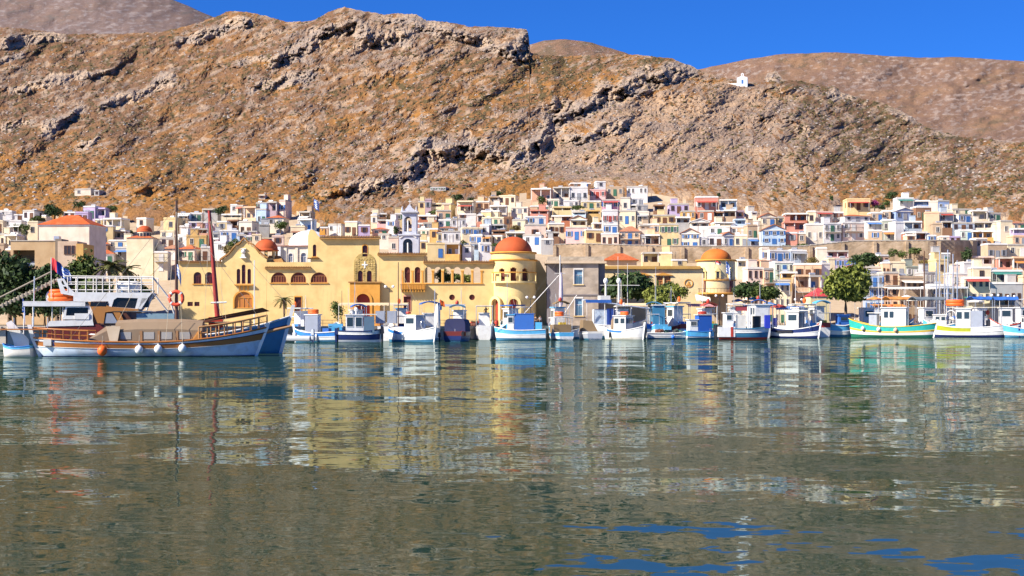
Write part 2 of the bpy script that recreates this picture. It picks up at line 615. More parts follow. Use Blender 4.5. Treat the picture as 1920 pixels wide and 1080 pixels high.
def hill_material(name, grass, brown, green, stone_a, stone_b, scale=1.0):
    m, nt, bs = new_mat(name)
    at_ = nt.nodes.new('ShaderNodeAttribute'); at_.attribute_name = 'soil'
    sep = nt.nodes.new('ShaderNodeSeparateColor'); nt.links.new(at_.outputs['Color'], sep.inputs[0])
    rk = nt.nodes.new('ShaderNodeAttribute'); rk.attribute_name = 'rock'
    p = geo_pos(nt)

    def mth(op, a, b):
        n = nt.nodes.new('ShaderNodeMath'); n.operation = op
        for s_, v in ((n.inputs[0], a), (n.inputs[1], b)):
            if isinstance(v, (int, float)): s_.default_value = v
            else: nt.links.new(v, s_)
        return n.outputs[0]
    nA = noise_tex(nt, p, 0.045 * scale, 5, .6)
    nB = noise_tex(nt, p, 0.22 * scale, 5, .65)
    nC = noise_tex(nt, p, 0.75 * scale, 3, .6)
    nD = noise_tex(nt, p, 0.32 * scale, 4, .7, stretch=(1, .5, 2.2))
    base = mixc(nt, ramp(nt, mth('ADD', nA.outputs[0], mth('MULTIPLY', sep.outputs[0], .55)), .58, 1.0), brown, grass)
    base = mixc(nt, mth('MULTIPLY', ramp(nt, nB.outputs[0], .40, .66), .7), base, mixc(nt, .5, base, (.13, .065, .035)))
    gm = ramp(nt, mth('ADD', sep.outputs[1], mth('MULTIPLY', mth('SUBTRACT', nC.outputs[0], .5), .8)), .50, .66)
    base = mixc(nt, mth('MULTIPLY', gm, .85), base, green)
    rockc = mixc(nt, ramp(nt, nA.outputs[0], .4, .62), stone_a, stone_b)
    rockc = mixc(nt, ramp(nt, nD.outputs[0], .48, .70), rockc, mixc(nt, .75, rockc, (.24, .135, .075)))
    rockc = mixc(nt, mth('MULTIPLY', ramp(nt, nC.outputs[0], .52, .72), .8), rockc, (.15, .135, .13))
    smask = ramp(nt, mth('ADD', sep.outputs[2], mth('MULTIPLY', mth('SUBTRACT', nC.outputs[0], .5), 1.0)), .52, .66)
    base = mixc(nt, mth('MULTIPLY', smask, .9), base, mixc(nt, .25, rockc, base))
    rmask = ramp(nt, mth('ADD', rk.outputs['Fac'], mth('ADD', mth('MULTIPLY', mth('SUBTRACT', nB.outputs[0], .5), 1.1), mth('MULTIPLY', mth('SUBTRACT', nC.outputs[0], .5), .5))), .30, .58)
    base = mixc(nt, rmask, base, rockc)
    nt.links.new(base, bs.inputs['Base Color'])
    bs.inputs['Roughness'].default_value = 0.95
    bs.inputs['Specular IOR Level'].default_value = 0.1
    hsum = mth('ADD', mth('MULTIPLY', nB.outputs[0], 1.6), mth('MULTIPLY', nC.outputs[0], .7))
    bp = nt.nodes.new('ShaderNodeBump'); bp.inputs['Strength'].default_value = 0.9; bp.inputs['Distance'].default_value = 1.3
    nt.links.new(hsum, bp.inputs['Height'])
    nt.links.new(bp.outputs[0], bs.inputs['Normal'])
    return m


def set_attr(me, name, arr, kind):
    a = me.attributes.new(name, kind, 'POINT')
    a.data.foreach_set('color' if 'COLOR' in kind else 'value', np.asarray(arr, dtype=np.float32).ravel())


def grid_faces(nr, nc):
    i = np.arange(nr * nc).reshape(nr, nc)
    return np.stack([i[:-1, :-1], i[:-1, 1:], i[1:, 1:], i[1:, :-1]], -1).reshape(-1, 4)


def build_hillside():
    cols = np.concatenate([np.arange(-600, -60, 9.0), np.arange(-60, 1980, 2.2), np.arange(1980, 2500, 9.0)])
    nc = len(cols)
    sp = sky_py(cols) + 2.2 * fbm(cols / 14, cols * 0 + .7, 3, 61) + 1.0 * vnoise(cols / 4.5, cols * 0 + 1.7, 62)
    tp = np.interp(cols, TOWN_PX, TOWN_PY) + 6
    rows = [609.0 + (tp - 609.0) * (i / 40.0) for i in range(40)]
    n2 = 190
    gs = np.maximum(np.interp(cols, _gx, _gs), sp) + 22
    na = int(n2 * .8)
    rows += [tp + (gs - tp) * (i / na) for i in range(na)] + [gs + (sp - gs) * (i / (n2 - na)) for i in range(n2 - na + 1)]
    PY = np.stack(rows); PX = np.broadcast_to(cols, PY.shape).copy()
    rel, rock = relief(PX, PY)
    D = depth0(PX, PY) + rel
    X = (PX - 960) / F * D; Z = zat(PX, PY, D)
    tl = np.interp(PX, TOWN_PX, TOWN_PY)
    Z = Z - 2.2 * sstep(-4, 14, PY - tl) * sstep(0, 14, 606 - PY)        # terraces cut for the houses
    back = []
    for dd, dz in ((14, 1.5), (50, 14), (140, 60), (300, 160)):
        Db = D[-1] + dd
        back.append(np.stack([(cols - 960) / F * Db, Db, Z[-1] - dz], -1))
    V = np.concatenate([np.stack([X, D, Z], -1)] + [b[None] for b in back], 0)
    nr = V.shape[0]
    m = hill_material('hill_scrub', (.31, .145, .038), (.185, .105, .06), (.085, .07, .033), (.28, .225, .185), (.47, .345, .235))
    me = fast_mesh('hillside', V.reshape(-1, 3), grid_faces(nr, nc), m, smooth=False)
    o_, g_, p_ = soil(PX, PY)
    spur = sstep(1000, 1130, PX) * (1 - sstep(1480, 1620, PX)) * sstep(150, 220, PY)
    ta, tb = tilt(PX, PY, 22); sa, sb = tilt(PX, PY, -36)
    mot = (1 - spur) * fbm(ta / 15, tb / 6.5, 3, 73) + spur * fbm(sa / 15, sb / 5.5, 3, 74)
    mot2 = (1 - spur) * fbm(ta / 22, tb / 8, 3, 75) + spur * fbm(sa / 20, sb / 7, 3, 76)
    big = fbm(ta / 120, tb / 40, 3, 78)
    gv = .38 + .42 * (g_ - .25) + .75 * mot + .4 * big * (1 - .7 * spur)
    pv = .45 + .44 * (p_ - .35) + .85 * mot2 - .4 * big * (1 - .7 * spur) + .06 * spur - .35 * np.clip(mot, 0, 1)
    o2 = o_ + .5 * fbm(ta / 60, tb / 18, 3, 79)
    pad = np.zeros((4, nc))
    me.materials.append(plaster('town_ground', (.44, .34, .23), .95, streak=.2))
    mi = np.zeros((nr - 1, nc - 1), dtype=np.int32)
    mi[:nr - 5] = (PY + 5 * vnoise(PX / 12, PY / 8, 91) > tl + 12)[:-1, :-1]
    me.polygons.foreach_set('material_index', mi.ravel())
    so = np.stack([np.concatenate([a, pad + a[-1]], 0) for a in (o2, gv, pv)] + [np.ones((nr, nc))], -1)
    # steep places show bare rock
    gy = np.abs(np.gradient(D, axis=1)) / np.gradient(PX, axis=1)
    rock = np.clip(rock * .9 + 0.28 * sstep(1.4, 3.0, gy) + .25 * (ridged(PX / 40, PY / 22, 3, 71) - .62), 0, 1)
    set_attr(me, 'soil', so, 'FLOAT_COLOR')
    set_attr(me, 'rock', np.concatenate([rock, pad + rock[-1]], 0), 'FLOAT')
    o = link_mesh(me, 'hillside'); o['kind'] = 'structure'
    return PX, PY, V[:nr - 4], rock, g_


def scatter(name, mat, n, PX, PY, V, wt, smin, smax, flat, label, seed):
    """thousands of small shrubs or stones lying on the slope, one mesh"""
    rng = np.random.default_rng(seed)
    cell = ((np.roll(V, -1, 0)[:-1, :-1] - V[:-1, :-1]) ** 2).sum(-1) ** .5
    w = np.clip(wt[:-1, :-1], 0, None) * np.clip(cell, 0, 6)
    w = w.ravel() / w.sum()
    idx = rng.choice(len(w), n, p=w)
    r, c = np.divmod(idx, V.shape[1] - 1)
    a, b = rng.random(n)[:, None], rng.random(n)[:, None]
    P = V[r, c] * (1 - a) * (1 - b) + V[r, c + 1] * a * (1 - b) + V[r + 1, c] * (1 - a) * b + V[r + 1, c + 1] * a * b
    base = np.array([(1, 0, -.15), (.3, .95, -.15), (-.8, .6, -.15), (-.8, -.6, -.15), (.3, -.95, -.15), (.55, .3, .65), (-.45, .45, .75), (.05, -.55, .7)])
    fc = np.array([(0, 1, 5), (1, 6, 5), (1, 2, 6), (2, 3, 6), (3, 7, 6), (3, 4, 7), (4, 0, 7), (0, 5, 7), (5, 6, 7)])
    s = (smin + (smax - smin) * rng.random(n) ** 2)[:, None, None]
    ang = rng.random(n) * 6.283
    ca, sa = np.cos(ang), np.sin(ang)
    q = base[None] * (1 + .5 * (rng.random((n, 8, 3)) - .5)) * np.array([1, 1, flat])
    q = np.stack([q[..., 0] * ca[:, None] - q[..., 1] * sa[:, None], q[..., 0] * sa[:, None] + q[..., 1] * ca[:, None], q[..., 2]], -1) * s
    VV = (P[:, None] + q).reshape(-1, 3)
    FF = (fc[None] + (np.arange(n) * 8)[:, None, None]).reshape(-1, 3)
    o = link_mesh(fast_mesh(name, VV, FF, mat, k=3), name)
    tag(o, label, name.replace('_', ' '), kind='stuff')


PX_, PY_, V_, ROCK_, GREEN_ = build_hillside()
_above = (PY_ < np.interp(PX_, TOWN_PX, TOWN_PY) - 4).astype(float)
_in = ((PX_ > -80) & (PX_ < 2000)).astype(float)
_patch = np.clip(.3 + 1.8 * fbm(PX_ / 40, PY_ / 22, 3, 77), .05, 1.2)
scatter('hill_scrub', leaf_mat('scrub_leaf', (.04, .036, .014), (.13, .095, .035)), 10000, PX_, PY_, V_, _above * _in * _patch * (1 - .7 * ROCK_) * (.4 + GREEN_), .3, 1.0, .7,
        'low dry thorny scrub dotted over the slope', 3)
scatter('hill_stones', stonework('loose_stone', (.31, .275, .25), (.40, .33, .28), .5), 5000, PX_, PY_, V_, _above * _in * (.3 + ROCK_ + .6 * (1 - _patch)), .2, .85, .8,
        'loose pale limestone rocks strewn over the slope', 5)


def far_hill(name, pts, foot_py, Y0, Y1, mat, amp, soilv):
    px = np.arange(pts[0][0], pts[-1][0] + 1, 5.0)
    sp = np.interp(px, [p[0] for p in pts], [p[1] for p in pts]) + 1.6 * fbm(px / 30, px * 0, 3, 81)
    nr = 90
    s = np.linspace(0, 1, nr)[:, None]
    PYf = foot_py + (sp[None] - foot_py) * s
    PXf = np.broadcast_to(px, PYf.shape)
    fade = 1 - sstep(.9, 1.0, s)
    tx, ty = tilt(PXf, PYf, 14)
    D = Y0 + (Y1 - Y0) * s ** .9 + amp * fade * (22 * fbm(tx / 120, ty / 50, 4, 83) + 7 * fbm(PXf / 24, PYf / 14, 3, 85) + 2 * vnoise(PXf / 9, PYf / 6, 86))
    X, Z = (PXf - 960) / F * D, zat(PXf, PYf, D)
    V = np.stack([X, D, Z], -1)
    bk = np.stack([(px - 960) / F * (D[-1] + 250), D[-1] + 250, Z[-1] - 120], -1)
    V = np.concatenate([V, bk[None]], 0)
    me = fast_mesh(name, V.reshape(-1, 3), grid_faces(V.shape[0], len(px)), mat, smooth=True)
    nv = V.shape[0] * len(px)
    rk = np.clip(.15 + .9 * (ridged(PXf / 60, PYf / 24, 3, 88) - .72), 0, 1)
    if name == 'far_hill':      # two pale outcrops on the far slope
        for cx, cy, rx, ry in ((1645, 135, 45, 16), (1875, 152, 30, 20), (1800, 245, 90, 14), (1830, 118, 30, 8)):
            q = np.exp(-(((PXf - cx) / rx) ** 2 + ((PYf - cy) / ry) ** 2)) * (1 + .8 * fbm(PXf / 14, PYf / 9, 3, 89))
            rk = np.maximum(rk, np.clip(q, 0, 1) * .36)
    bg = fbm(tx / 150, ty / 34, 4, 90); mt_ = fbm(tx / 26, ty / 8, 3, 92)
    so = np.stack([soilv[0] + .9 * bg, soilv[1] + .5 * mt_ + .4 * bg, soilv[2] + .9 * fbm(PXf / 11, PYf / 4.5, 3, 93) - .4 * bg, np.ones_like(bg)], -1)
    set_attr(me, 'soil', np.concatenate([so, so[-1:]], 0), 'FLOAT_COLOR')
    set_attr(me, 'rock', np.concatenate([rk, rk[-1:]], 0), 'FLOAT')
    o = link_mesh(me, name); o['kind'] = 'structure'


m_far = hill_material('far_hill_scrub', (.27, .16, .092), (.20, .125, .09), (.13, .095, .06), (.32, .26, .225), (.40, .32, .265), .8)
far_hill('far_hill', [(1240, 150), (1300, 132), (1350, 122), (1400, 111), (1470, 101), (1570, 98), (1650, 104), (1720, 108), (1800, 107), (1860, 111), (1920, 115), (2100, 130), (2500, 170)],
         330, 900, 1500, m_far, 1.4, (.3, .36, .43))
far_hill('far_hilltop', [(940, 110), (985, 86), (1020, 76), (1060, 73), (1110, 80), (1170, 98), (1260, 135), (1300, 150)], 170, 1300, 1700, m_far, .6, (.35, .5, .35))
m_mtn = hill_material('mountain_scrub', (.21, .145, .115), (.19, .14, .125), (.14, .12, .105), (.28, .245, .24), (.32, .28, .265), .7)
far_hill('mountain', [(-600, -160), (-200, -70), (0, -55), (180, -38), (270, -18), (320, -2), (360, 14), (395, 30), (460, 60), (520, 80)], 130, 1300, 2100, m_mtn, 1.4, (.3, .35, .45))

# ------------------------------------------------------------------ water
def build_water():
    m, nt, bs = new_mat('harbour_water')
    p = geo_pos(nt)

    def slope(scale, stretch, amt, detail=2.0):
        n = noise_tex(nt, p, scale, detail, .5, stretch=stretch)
        n.inputs['Vector'].links[0].from_node.inputs['Location'].default_value = WATER_AT
        sub = nt.nodes.new('ShaderNodeVectorMath'); sub.operation = 'SUBTRACT'
        nt.links.new(n.outputs['Color'], sub.inputs[0]); sub.inputs[1].default_value = (.5, .5, .5)
        mul = nt.nodes.new('ShaderNodeVectorMath'); mul.operation = 'MULTIPLY'
        nt.links.new(sub.outputs[0], mul.inputs[0]); mul.inputs[1].default_value = (amt * .55, amt, 0)
        return mul.outputs[0]

    def vadd(a, b):
        n = nt.nodes.new('ShaderNodeVectorMath'); n.operation = 'ADD'
        nt.links.new(a, n.inputs[0])
        if isinstance(b, tuple): n.inputs[1].default_value = b
        else: nt.links.new(b, n.inputs[1])
        return n.outputs[0]
    v = vadd(slope(.2, (.65, 1, 1), WATER[0]), slope(1.0, (.6, 1, 1), WATER[1]))
    v = vadd(v, slope(3.6, (.7, 1, 1), WATER[2], 1.0))
    v = vadd(v, (0, 0, 1))
    nm = nt.nodes.new('ShaderNodeVectorMath'); nm.operation = 'NORMALIZE'
    nt.links.new(v, nm.inputs[0])
    nt.links.new(nm.outputs[0], bs.inputs['Normal'])
    big = noise_tex(nt, p, .03, 2)
    c = mixc(nt, big.outputs[0], (.013, .036, .025), (.018, .041, .027))
    nt.links.new(c, bs.inputs['Base Color'])
    bs.inputs['Roughness'].default_value = 0.9
    bs.inputs['Specular IOR Level'].default_value = 0
    gl = nt.nodes.new('ShaderNodeBsdfGlossy'); gl.inputs['Roughness'].default_value = .02
    gl.inputs['Color'].default_value = (.88, 1, .99, 1)
    fr = nt.nodes.new('ShaderNodeLayerWeight'); fr.inputs['Blend'].default_value = .5
    pw = nt.nodes.new('ShaderNodeMath'); pw.operation = 'POWER'; nt.links.new(fr.outputs['Facing'], pw.inputs[0]); pw.inputs[1].default_value = 2.6
    pk = nt.nodes.new('ShaderNodeMath'); pk.operation = 'MULTIPLY'; nt.links.new(pw.outputs[0], pk.inputs[0]); pk.inputs[1].default_value = .45
    ms = nt.nodes.new('ShaderNodeMixShader')
    out = [n for n in nt.nodes if n.type == 'OUTPUT_MATERIAL'][0]
    nt.links.new(nm.outputs[0], gl.inputs['Normal']); nt.links.new(nm.outputs[0], fr.inputs['Normal'])
    nt.links.new(pk.outputs[0], ms.inputs[0]); nt.links.new(bs.outputs[0], ms.inputs[1]); nt.links.new(gl.outputs[0], ms.inputs[2])
    nt.links.new(ms.outputs[0], out.inputs[0])
    xs = [-3000, -600, -150, 150, 600, 3000]; ys = [-2500, -60, 40, 300]
    V = [(x, y, 0) for y in ys for x in xs]
    b = MB()
    b.v = V
    for j in range(3):
        for i in range(5):
            a = j * 6 + i
            b.f.append((a, a + 1, a + 7, a + 6)); b.m.append(0); b.sm.append(False)
    b.build('water', m, kind='structure')


WATER = (.108, .064, .046)
WATER_AT = (0, 0, 0)
build_water()

# ------------------------------------------------------------------ quay and promenade
m_conc = stonework('quay_stone', (.40, .35, .28), (.50, .44, .36), .35)
m_pave = plaster('paving', (.40, .35, .28), .9, streak=.1)
QZ = 2.0
QUAY = [(-900, 182), (-61.6, 182), (62.5, 287), (900, 287)]


def quay_y(x):
    return float(np.interp(x, [q[0] for q in QUAY], [q[1] for q in QUAY]))


b = MB()
vs = [(x, y, z) for z in (-3, QZ) for x, y in QUAY + [(900, 303), (-900, 303)]]
b.add(vs, [(6, 7, 8, 9, 10, 11)] + [(i, i + 1, i + 7, i + 6) for i in range(5)])
b.build('promenade', m_pave, kind='structure')
b = MB()      # dressed stone face, a little proud of the fill behind it
for (xa, ya), (xb, yb_) in zip(QUAY[:-1], QUAY[1:]):
    d = Vector((xb - xa, yb_ - ya, 0)).normalized(); nrm = Vector((d.y, -d.x, 0)) * .3
    A, B_ = Vector((xa, ya, 0)), Vector((xb, yb_, 0))
    b.add([A + nrm + Vector((0, 0, -3)), B_ + nrm + Vector((0, 0, -3)), B_ + nrm + Vector((0, 0, QZ - .35)), A + nrm + Vector((0, 0, QZ - .35)), B_ - nrm * .05 + Vector((0, 0, QZ - .35)), A - nrm * .05 + Vector((0, 0, QZ - .35))], [(0, 1, 2, 3), (3, 2, 4, 5)])
quay = b.build('quay_wall', m_conc, kind='structure')
m_cop = stonework('coping', (.46, .40, .31), (.54, .47, .37), .5)
cop = MB().box(-.74, .74, -.45, .35, QZ - .34, QZ + .1).mesh('coping_stone', m_cop)
blk_ = MB().box(-.98, .98, -.16, -.01, 0, .76).mesh('quay_block', m_conc)
rng = random.Random(4)
for (xa, ya), (xb, yb_), s0, s1 in (((-61.6, 182), (62.5, 287), 0, 1), ((62.5, 287), (140, 287), 0, 1), ((-95, 182), (-61.6, 182), 0, 1)):
    A, B_ = Vector((xa, ya, 0)), Vector((xb, yb_, 0))
    ln = (B_ - A).length; d = (B_ - A) / ln; ang = math.atan2(d.y, d.x); nrm = Vector((d.y, -d.x, 0))
    for i in range(int(ln / 1.5)):
        p = A + d * (1.5 * i + .75)
        inst(cop, 'coping_stone', quay, p + nrm * (.3 + rng.uniform(-.02, .03)) + Vector((0, 0, rng.uniform(-.03, .03))), rz=ang)
    if ya != yb_:      # the courses of big blocks, where the wall is seen between the boats
        for row in range(2):
            for i in range(int(ln / 2.0)):
                p = A + d * (2.0 * i + 1 + row * .9)
                px_ = 960 + p.x / p.y * F
                if not (870 < px_ < 950 or 1520 < px_ < 1625): continue
                inst(blk_, 'quay_block', quay, p + nrm * (.31 + rng.uniform(-.03, .03)) + Vector((0, 0, .06 + row * .80)), (1, 1, rng.uniform(.95, 1.0)), rz=ang)
# ================================================================== HOUSES
PAL = {
    'white': (.72, .70, .68), 'off-white': (.70, .62, .51), 'cream': (.76, .65, .45), 'yellow': (.72, .56, .29), 'ochre': (.58, .38, .15), 'orange': (.70, .40, .13), 'peach': (.74, .50, .32),
    'pink': (.74, .46, .44), 'magenta': (.68, .34, .48), 'salmon': (.70, .38, .26), 'coral': (.60, .27, .20), 'lilac': (.52, .42, .60), 'pale blue': (.50, .63, .76),
    'blue': (.28, .38, .60), 'grey': (.42, .41, .40), 'blue grey': (.40, .47, .56), 'tan': (.50, .37, .25), 'brown': (.27, .15, .09), 'brick red': (.42, .16, .09),
    'pale green': (.58, .68, .58), 'rosy cream': (.78, .60, .49), 'mauve': (.46, .34, .38), 'grey green': (.38, .40, .32),
}
M_TRIM = plaster('trim_white', (.78, .75, .70), streak=.15, bump=0)
M_PANE = glass_dark('window_glass', (.045, .038, .036))
M_TILE = tiles('roof_tile', (.50, .13, .045))
M_TILE2 = tiles('roof_tile_old', (.42, .18, .10))
M_SLAB = plaster('roof_slab', (.50, .46, .40), bump=0)
M_WOOD = paint('dark_wood', (.13, .06, .03), .7)
M_IRON = paint('dark_iron', (.04, .04, .045), .5)
M_TANK = paint('steel_tank', (.55, .56, .58), .35, .5)
SHUT = {'brown': paint('shutter_brown', (.16, .07, .035), .6), 'blue': paint('shutter_blue', (.05, .16, .42), .5), 'green': paint('shutter_green', (.05, .15, .09), .5),
        'grey': paint('shutter_grey', (.30, .31, .33), .6), 'white': M_TRIM, 'red': paint('shutter_red', (.40, .06, .04), .6)}
AWN = {'red': paint('awning_red', (.42, .07, .05), .8), 'orange': paint('awning_orange', (.62, .25, .06), .8), 'blue': paint('awning_blue', (.08, .20, .48), .8), 'brown': paint('awning_brown', (.25, .11, .07), .8),
       'green': paint('awning_green', (.05, .22, .18), .8), 'white': paint('awning_white', (.75, .72, .66), .8), 'grey': paint('awning_grey', (.33, .33, .34), .8)}


def wall_mat(col):
    return plaster('wall_' + col.replace(' ', '_'), PAL[col])


def window_meshes():
    """frame with two leaves of shutter (open), and a pane; unit: 1 m wide, 1.4 m tall"""
    out = {}
    for k, sm in SHUT.items():
        b = MB()
        b.box(-.5, -.41, -.09, .02, 0, 1.4); b.box(.41, .5, -.09, .02, 0, 1.4)
        b.box(-.41, .41, -.09, .02, 1.31, 1.4); b.box(-.56, .56, -.14, .02, -.08, -.002)
        b.box(-.025, .025, -.06, .02, 0, 1.31)
        out[k] = b.mesh('window', [M_TRIM if k not in ('brown', 'grey') else SHUT[k]])
        out[k, 's'] = MB().box(-.215, .215, -.07, .02, .02, 1.38).mesh('shutter', [sm])
    p = MB().box(-.41, .41, -.03, .02, 0, 1.31)
    out['pane'] = p.mesh('pane', [M_PANE])
    d = MB()
    d.box(-.5, .5, -.08, .02, 0, 2.1); d.box(-.58, -.501, -.1, .02, 0, 2.2); d.box(.501, .58, -.1, .02, 0, 2.2); d.box(-.5, .5, -.1, .02, 2.101, 2.2)
    for k, sm in SHUT.items():
        out[k, 'd'] = d.mesh('door', [sm])
    return out


WM = window_meshes()
HOUSES = []
TANK = MB().tube([(-.6, 0, .55), (.6, 0, .55)], .28, 10)
TANK.add([(-.7, -.5, .05), (.7, -.5, .05), (.7, .3, .75), (-.7, .3, .75)], [(0, 1, 2, 3)])
TANK.box(-.5, -.44, -.2, .1, 0, .5); TANK.box(.44, .5, -.2, .1, 0, .5)
TANK_ME = TANK.mesh('water_heater', M_TANK)
ANT = MB().tube([(0, 0, 0), (0, 0, 2.2)], .035, 4)
ANT.tube([(-.5, 0, 2.0), (.5, 0, 2.0)], .02, 4); ANT.tube([(-.35, 0, 1.7), (.35, 0, 1.7)], .02, 4); ANT.tube([(-.2, 0, 1.45), (.2, 0, 1.45)], .02, 4)
ANT_ME = ANT.mesh('antenna', M_IRON)
hrng = random.Random(12)


def house(x0, x1, yt, yb, col, roof='flat', yaw=None, win=None, shut=None, door=True, balcony=None, loggia=False, awning=None, Y=None, depth=None, extra=True, label=None,
          group='houses of the harbour town', found=5.0, storeys=None, right=None):
    r = hrng
    if col == 'white' and r.random() < .33: col = 'off-white'
    pxc = (x0 + x1) / 2.0
    if Y is None and pxc > 1385 and yb >= 534:      # waterfront: stands on the promenade
        Y = 303.5 + max(0, 585 - yb) * .12; yb = 604 + (H - QZ) / Y * F; found = 1.0
    if Y is None: Y = float(depth0(pxc, yb))
    W = (x1 - x0) / F * Y
    zb = float(zat(pxc, yb, Y)); Ht = (yb - yt) / F * Y
    D = depth or max(4.5, min(9.5, W * r.uniform(.75, 1.1)))
    if yaw is None:
        yaw = r.choice((0, 4, 8, -6, 10, -3)) if pxc < 1350 else r.choice((0, -5, -9, 6, -12, 3))
    a = math.radians(yaw)
    Wf = W / (math.cos(a) + .12 * abs(math.sin(a)))
    root = empty('house', at(pxc, yb, Y) + Vector((-math.sin(-a) * 0, 0, 0)), -a, cat='house', group=group)
    wm = wall_mat(col)
    n = storeys or max(1, int(round(Ht / 3.0)))
    y0 = 0.0
    hw = Wf / 2
    body_top = Ht
    if roof == 'hip':
        rh = min(Ht * .3, W * .28); body_top = Ht - rh
    elif roof == 'gable':
        rh = min(Ht * .26, W * .24); body_top = Ht - rh
    b = MB()
    sh = Ht / n if roof == 'flat' else body_top / n
    if loggia:      # top storey set back behind posts, its slab carried forward
        b.box(-hw, hw, y0, D, -found, body_top - sh + .002)
        b.box(-hw, hw, 1.9, D - .003, body_top - sh + .004, body_top - .24)
        b.box(-hw, -hw + .16, .003, 1.896, body_top - sh + .004, body_top - sh + .9); b.box(hw - .16, hw, .003, 1.896, body_top - sh + .004, body_top - sh + .9)
        b.box(-hw + .164, hw - .164, .003, .16, body_top - sh + .004, body_top - sh + .9)
    else:
        b.box(-hw, hw, y0, D, -found, body_top - (.3 if roof == 'flat' else 0))
    if roof == 'gable':
        b.prism([(-hw, body_top + .002), (hw, body_top + .002), (0, body_top + rh)], y0 + .002, D - .002)
    b.build('wall', wm, root)
    if loggia:
        k = max(2, int(W / 2.4) + 1)
        pme = MB().box(-.1, .1, .17, .37, body_top - sh + .006, body_top - .242).mesh('loggia_post', M_TRIM if col != 'white' else wall_mat('cream'))
        for i in range(k):
            inst(pme, 'loggia_post', root, (-hw + .12 + (Wf - .24) * i / (k - 1), 0, 0))
    if roof == 'flat':
        b = MB()
        b.box(-hw - .1, hw + .1, y0 - .1, D + .1, body_top - .298, body_top - .16)
        for q in ((-hw, hw, y0, y0 + .2), (-hw, hw, D - .2, D), (-hw, -hw + .2, y0 + .202, D - .202), (hw - .2, hw, y0 + .202, D - .202)):
            b.box(*q, body_top - .158, body_top + .12)
        b.build('roof', r.choice((M_TRIM, M_SLAB, wm, M_TRIM)), root)
    elif roof == 'hip':
        e = .35
        ax = max(0.3, hw - D / 2 * .9) if W > D else .2
        b = MB()
        vs = [(-hw - e, -e, body_top), (hw + e, -e, body_top), (hw + e, D + e, body_top), (-hw - e, D + e, body_top), (-ax, D / 2, Ht), (ax, D / 2, Ht)]
        b.add(vs, [(0, 1, 5, 4), (1, 2, 5), (2, 3, 4, 5), (3, 0, 4), (3, 2, 1, 0)])
        b.build('roof', M_TILE if r.random() < .6 else M_TILE2, root)
        b = MB(); b.box(-hw - .12, hw + .12, -.12, D + .12, body_top - .25, body_top - .003); b.build('cornice', M_TRIM, root)
    elif roof == 'gable':
        e = .3
        b = MB()
        for s in (-1, 1):
            x1_, zz = s * (hw + e), body_top - .1
            vs = [(x1_, -e, zz), (0, -e, Ht + .08), (0, D + e, Ht + .08), (x1_, D + e, zz), (x1_, -e, zz + .16), (0, -e, Ht + .26), (0, D + e, Ht + .26), (x1_, D + e, zz + .16)]
            b.add(vs, [(0, 1, 2, 3), (7, 6, 5, 4), (0, 4, 5, 1), (3, 2, 6, 7), (0, 3, 7, 4)])
        b.build('roof', [M_TILE2 if col not in ('white', 'pale blue', 'blue') or r.random() < .4 else M_TRIM], root)
        b = MB(); b.box(-hw - .15, hw + .15, -.18, -.003, body_top - .22, body_top); b.build('cornice', M_TRIM, root)
    # windows and door
    sc = shut or r.choice(('brown', 'brown', 'grey', 'blue', 'white', 'green', 'brown'))
    m = win if win is not None else max(1, min(5, int(round(Wf / 2.15))))
    if m == 0: n_w = 0
    else: n_w = m
    m = max(1, m)
    leaf = shut not in (None, 'white') or r.random() < .25
    wsz = min(.95, Wf / m * .5)
    whs = min(1.0, (body_top / n) / 3.0)
    for fl in range(n):
        z = fl * (body_top / n) + .95 * whs
        back = 1.9 if (loggia and fl == n - 1) else 0.0
        for i in range(n_w):
            x = -hw + Wf * (i + .5) / m + r.uniform(-.08, .08)
            if r.random() < .06 and m > 1: continue
            isdoor = (fl == 0 and door and i == m // 2 and n * m > 1) or (balcony and fl == n - 1 and i == m // 2)
            if isdoor:
                inst(WM[sc, 'd'], 'door', root, (x, back, fl * (body_top / n) + .02), (wsz, 1, whs))
            else:
                w = inst(WM[sc], 'window', root, (x, back, z), (wsz, 1, whs))
                inst(WM['pane'], 'pane', w)
                if leaf and not loggia:
                    [inst(WM[sc, 's'], 'shutter', w, (e_ * .725, 0, 0)) for e_ in (-1, 1)]
    # windows in the side that shows
    side = 1 if pxc < 900 else (-1 if pxc > 1300 else 0)
    if yaw > 5: side = 1
    if yaw < -5: side = -1
    if side and D > 5 and not loggia:
        for fl in range(n):
            if r.random() < .7:
                w = inst(WM[sc], 'window', root, (side * hw, D * r.uniform(.35, .6), fl * (body_top / n) + .95 * whs), (.8, 1, whs), rz=side * math.pi / 2)
                inst(WM['pane'], 'pane', w)
    feat = []
    if balcony is None: balcony = False
    if balcony:
        z = (n - 1) * (body_top / n)
        bw = min(hw * .9, 2.4)
        b = MB().box(-bw, bw, -1.15, -.003, z - .16, z); bo = b.build('balcony', M_SLAB, root)
        b = MB(); b.box(-bw, bw, -1.13, -1.09, z + .88, z + .95)
        k = int(bw * 2 / .28)
        for i in range(k + 1):
            x = -bw + .02 + (2 * bw - .04) * i / k
            b.box(x - .018, x + .018, -1.125, -1.095, z + .002, z + .878)
        for s in (-1, 1): b.box(s * bw - .03, s * bw + .03, -1.088, -.006, z + .88, z + .95)
        b.build('railing', M_IRON, bo)
        feat.append('an iron balcony')
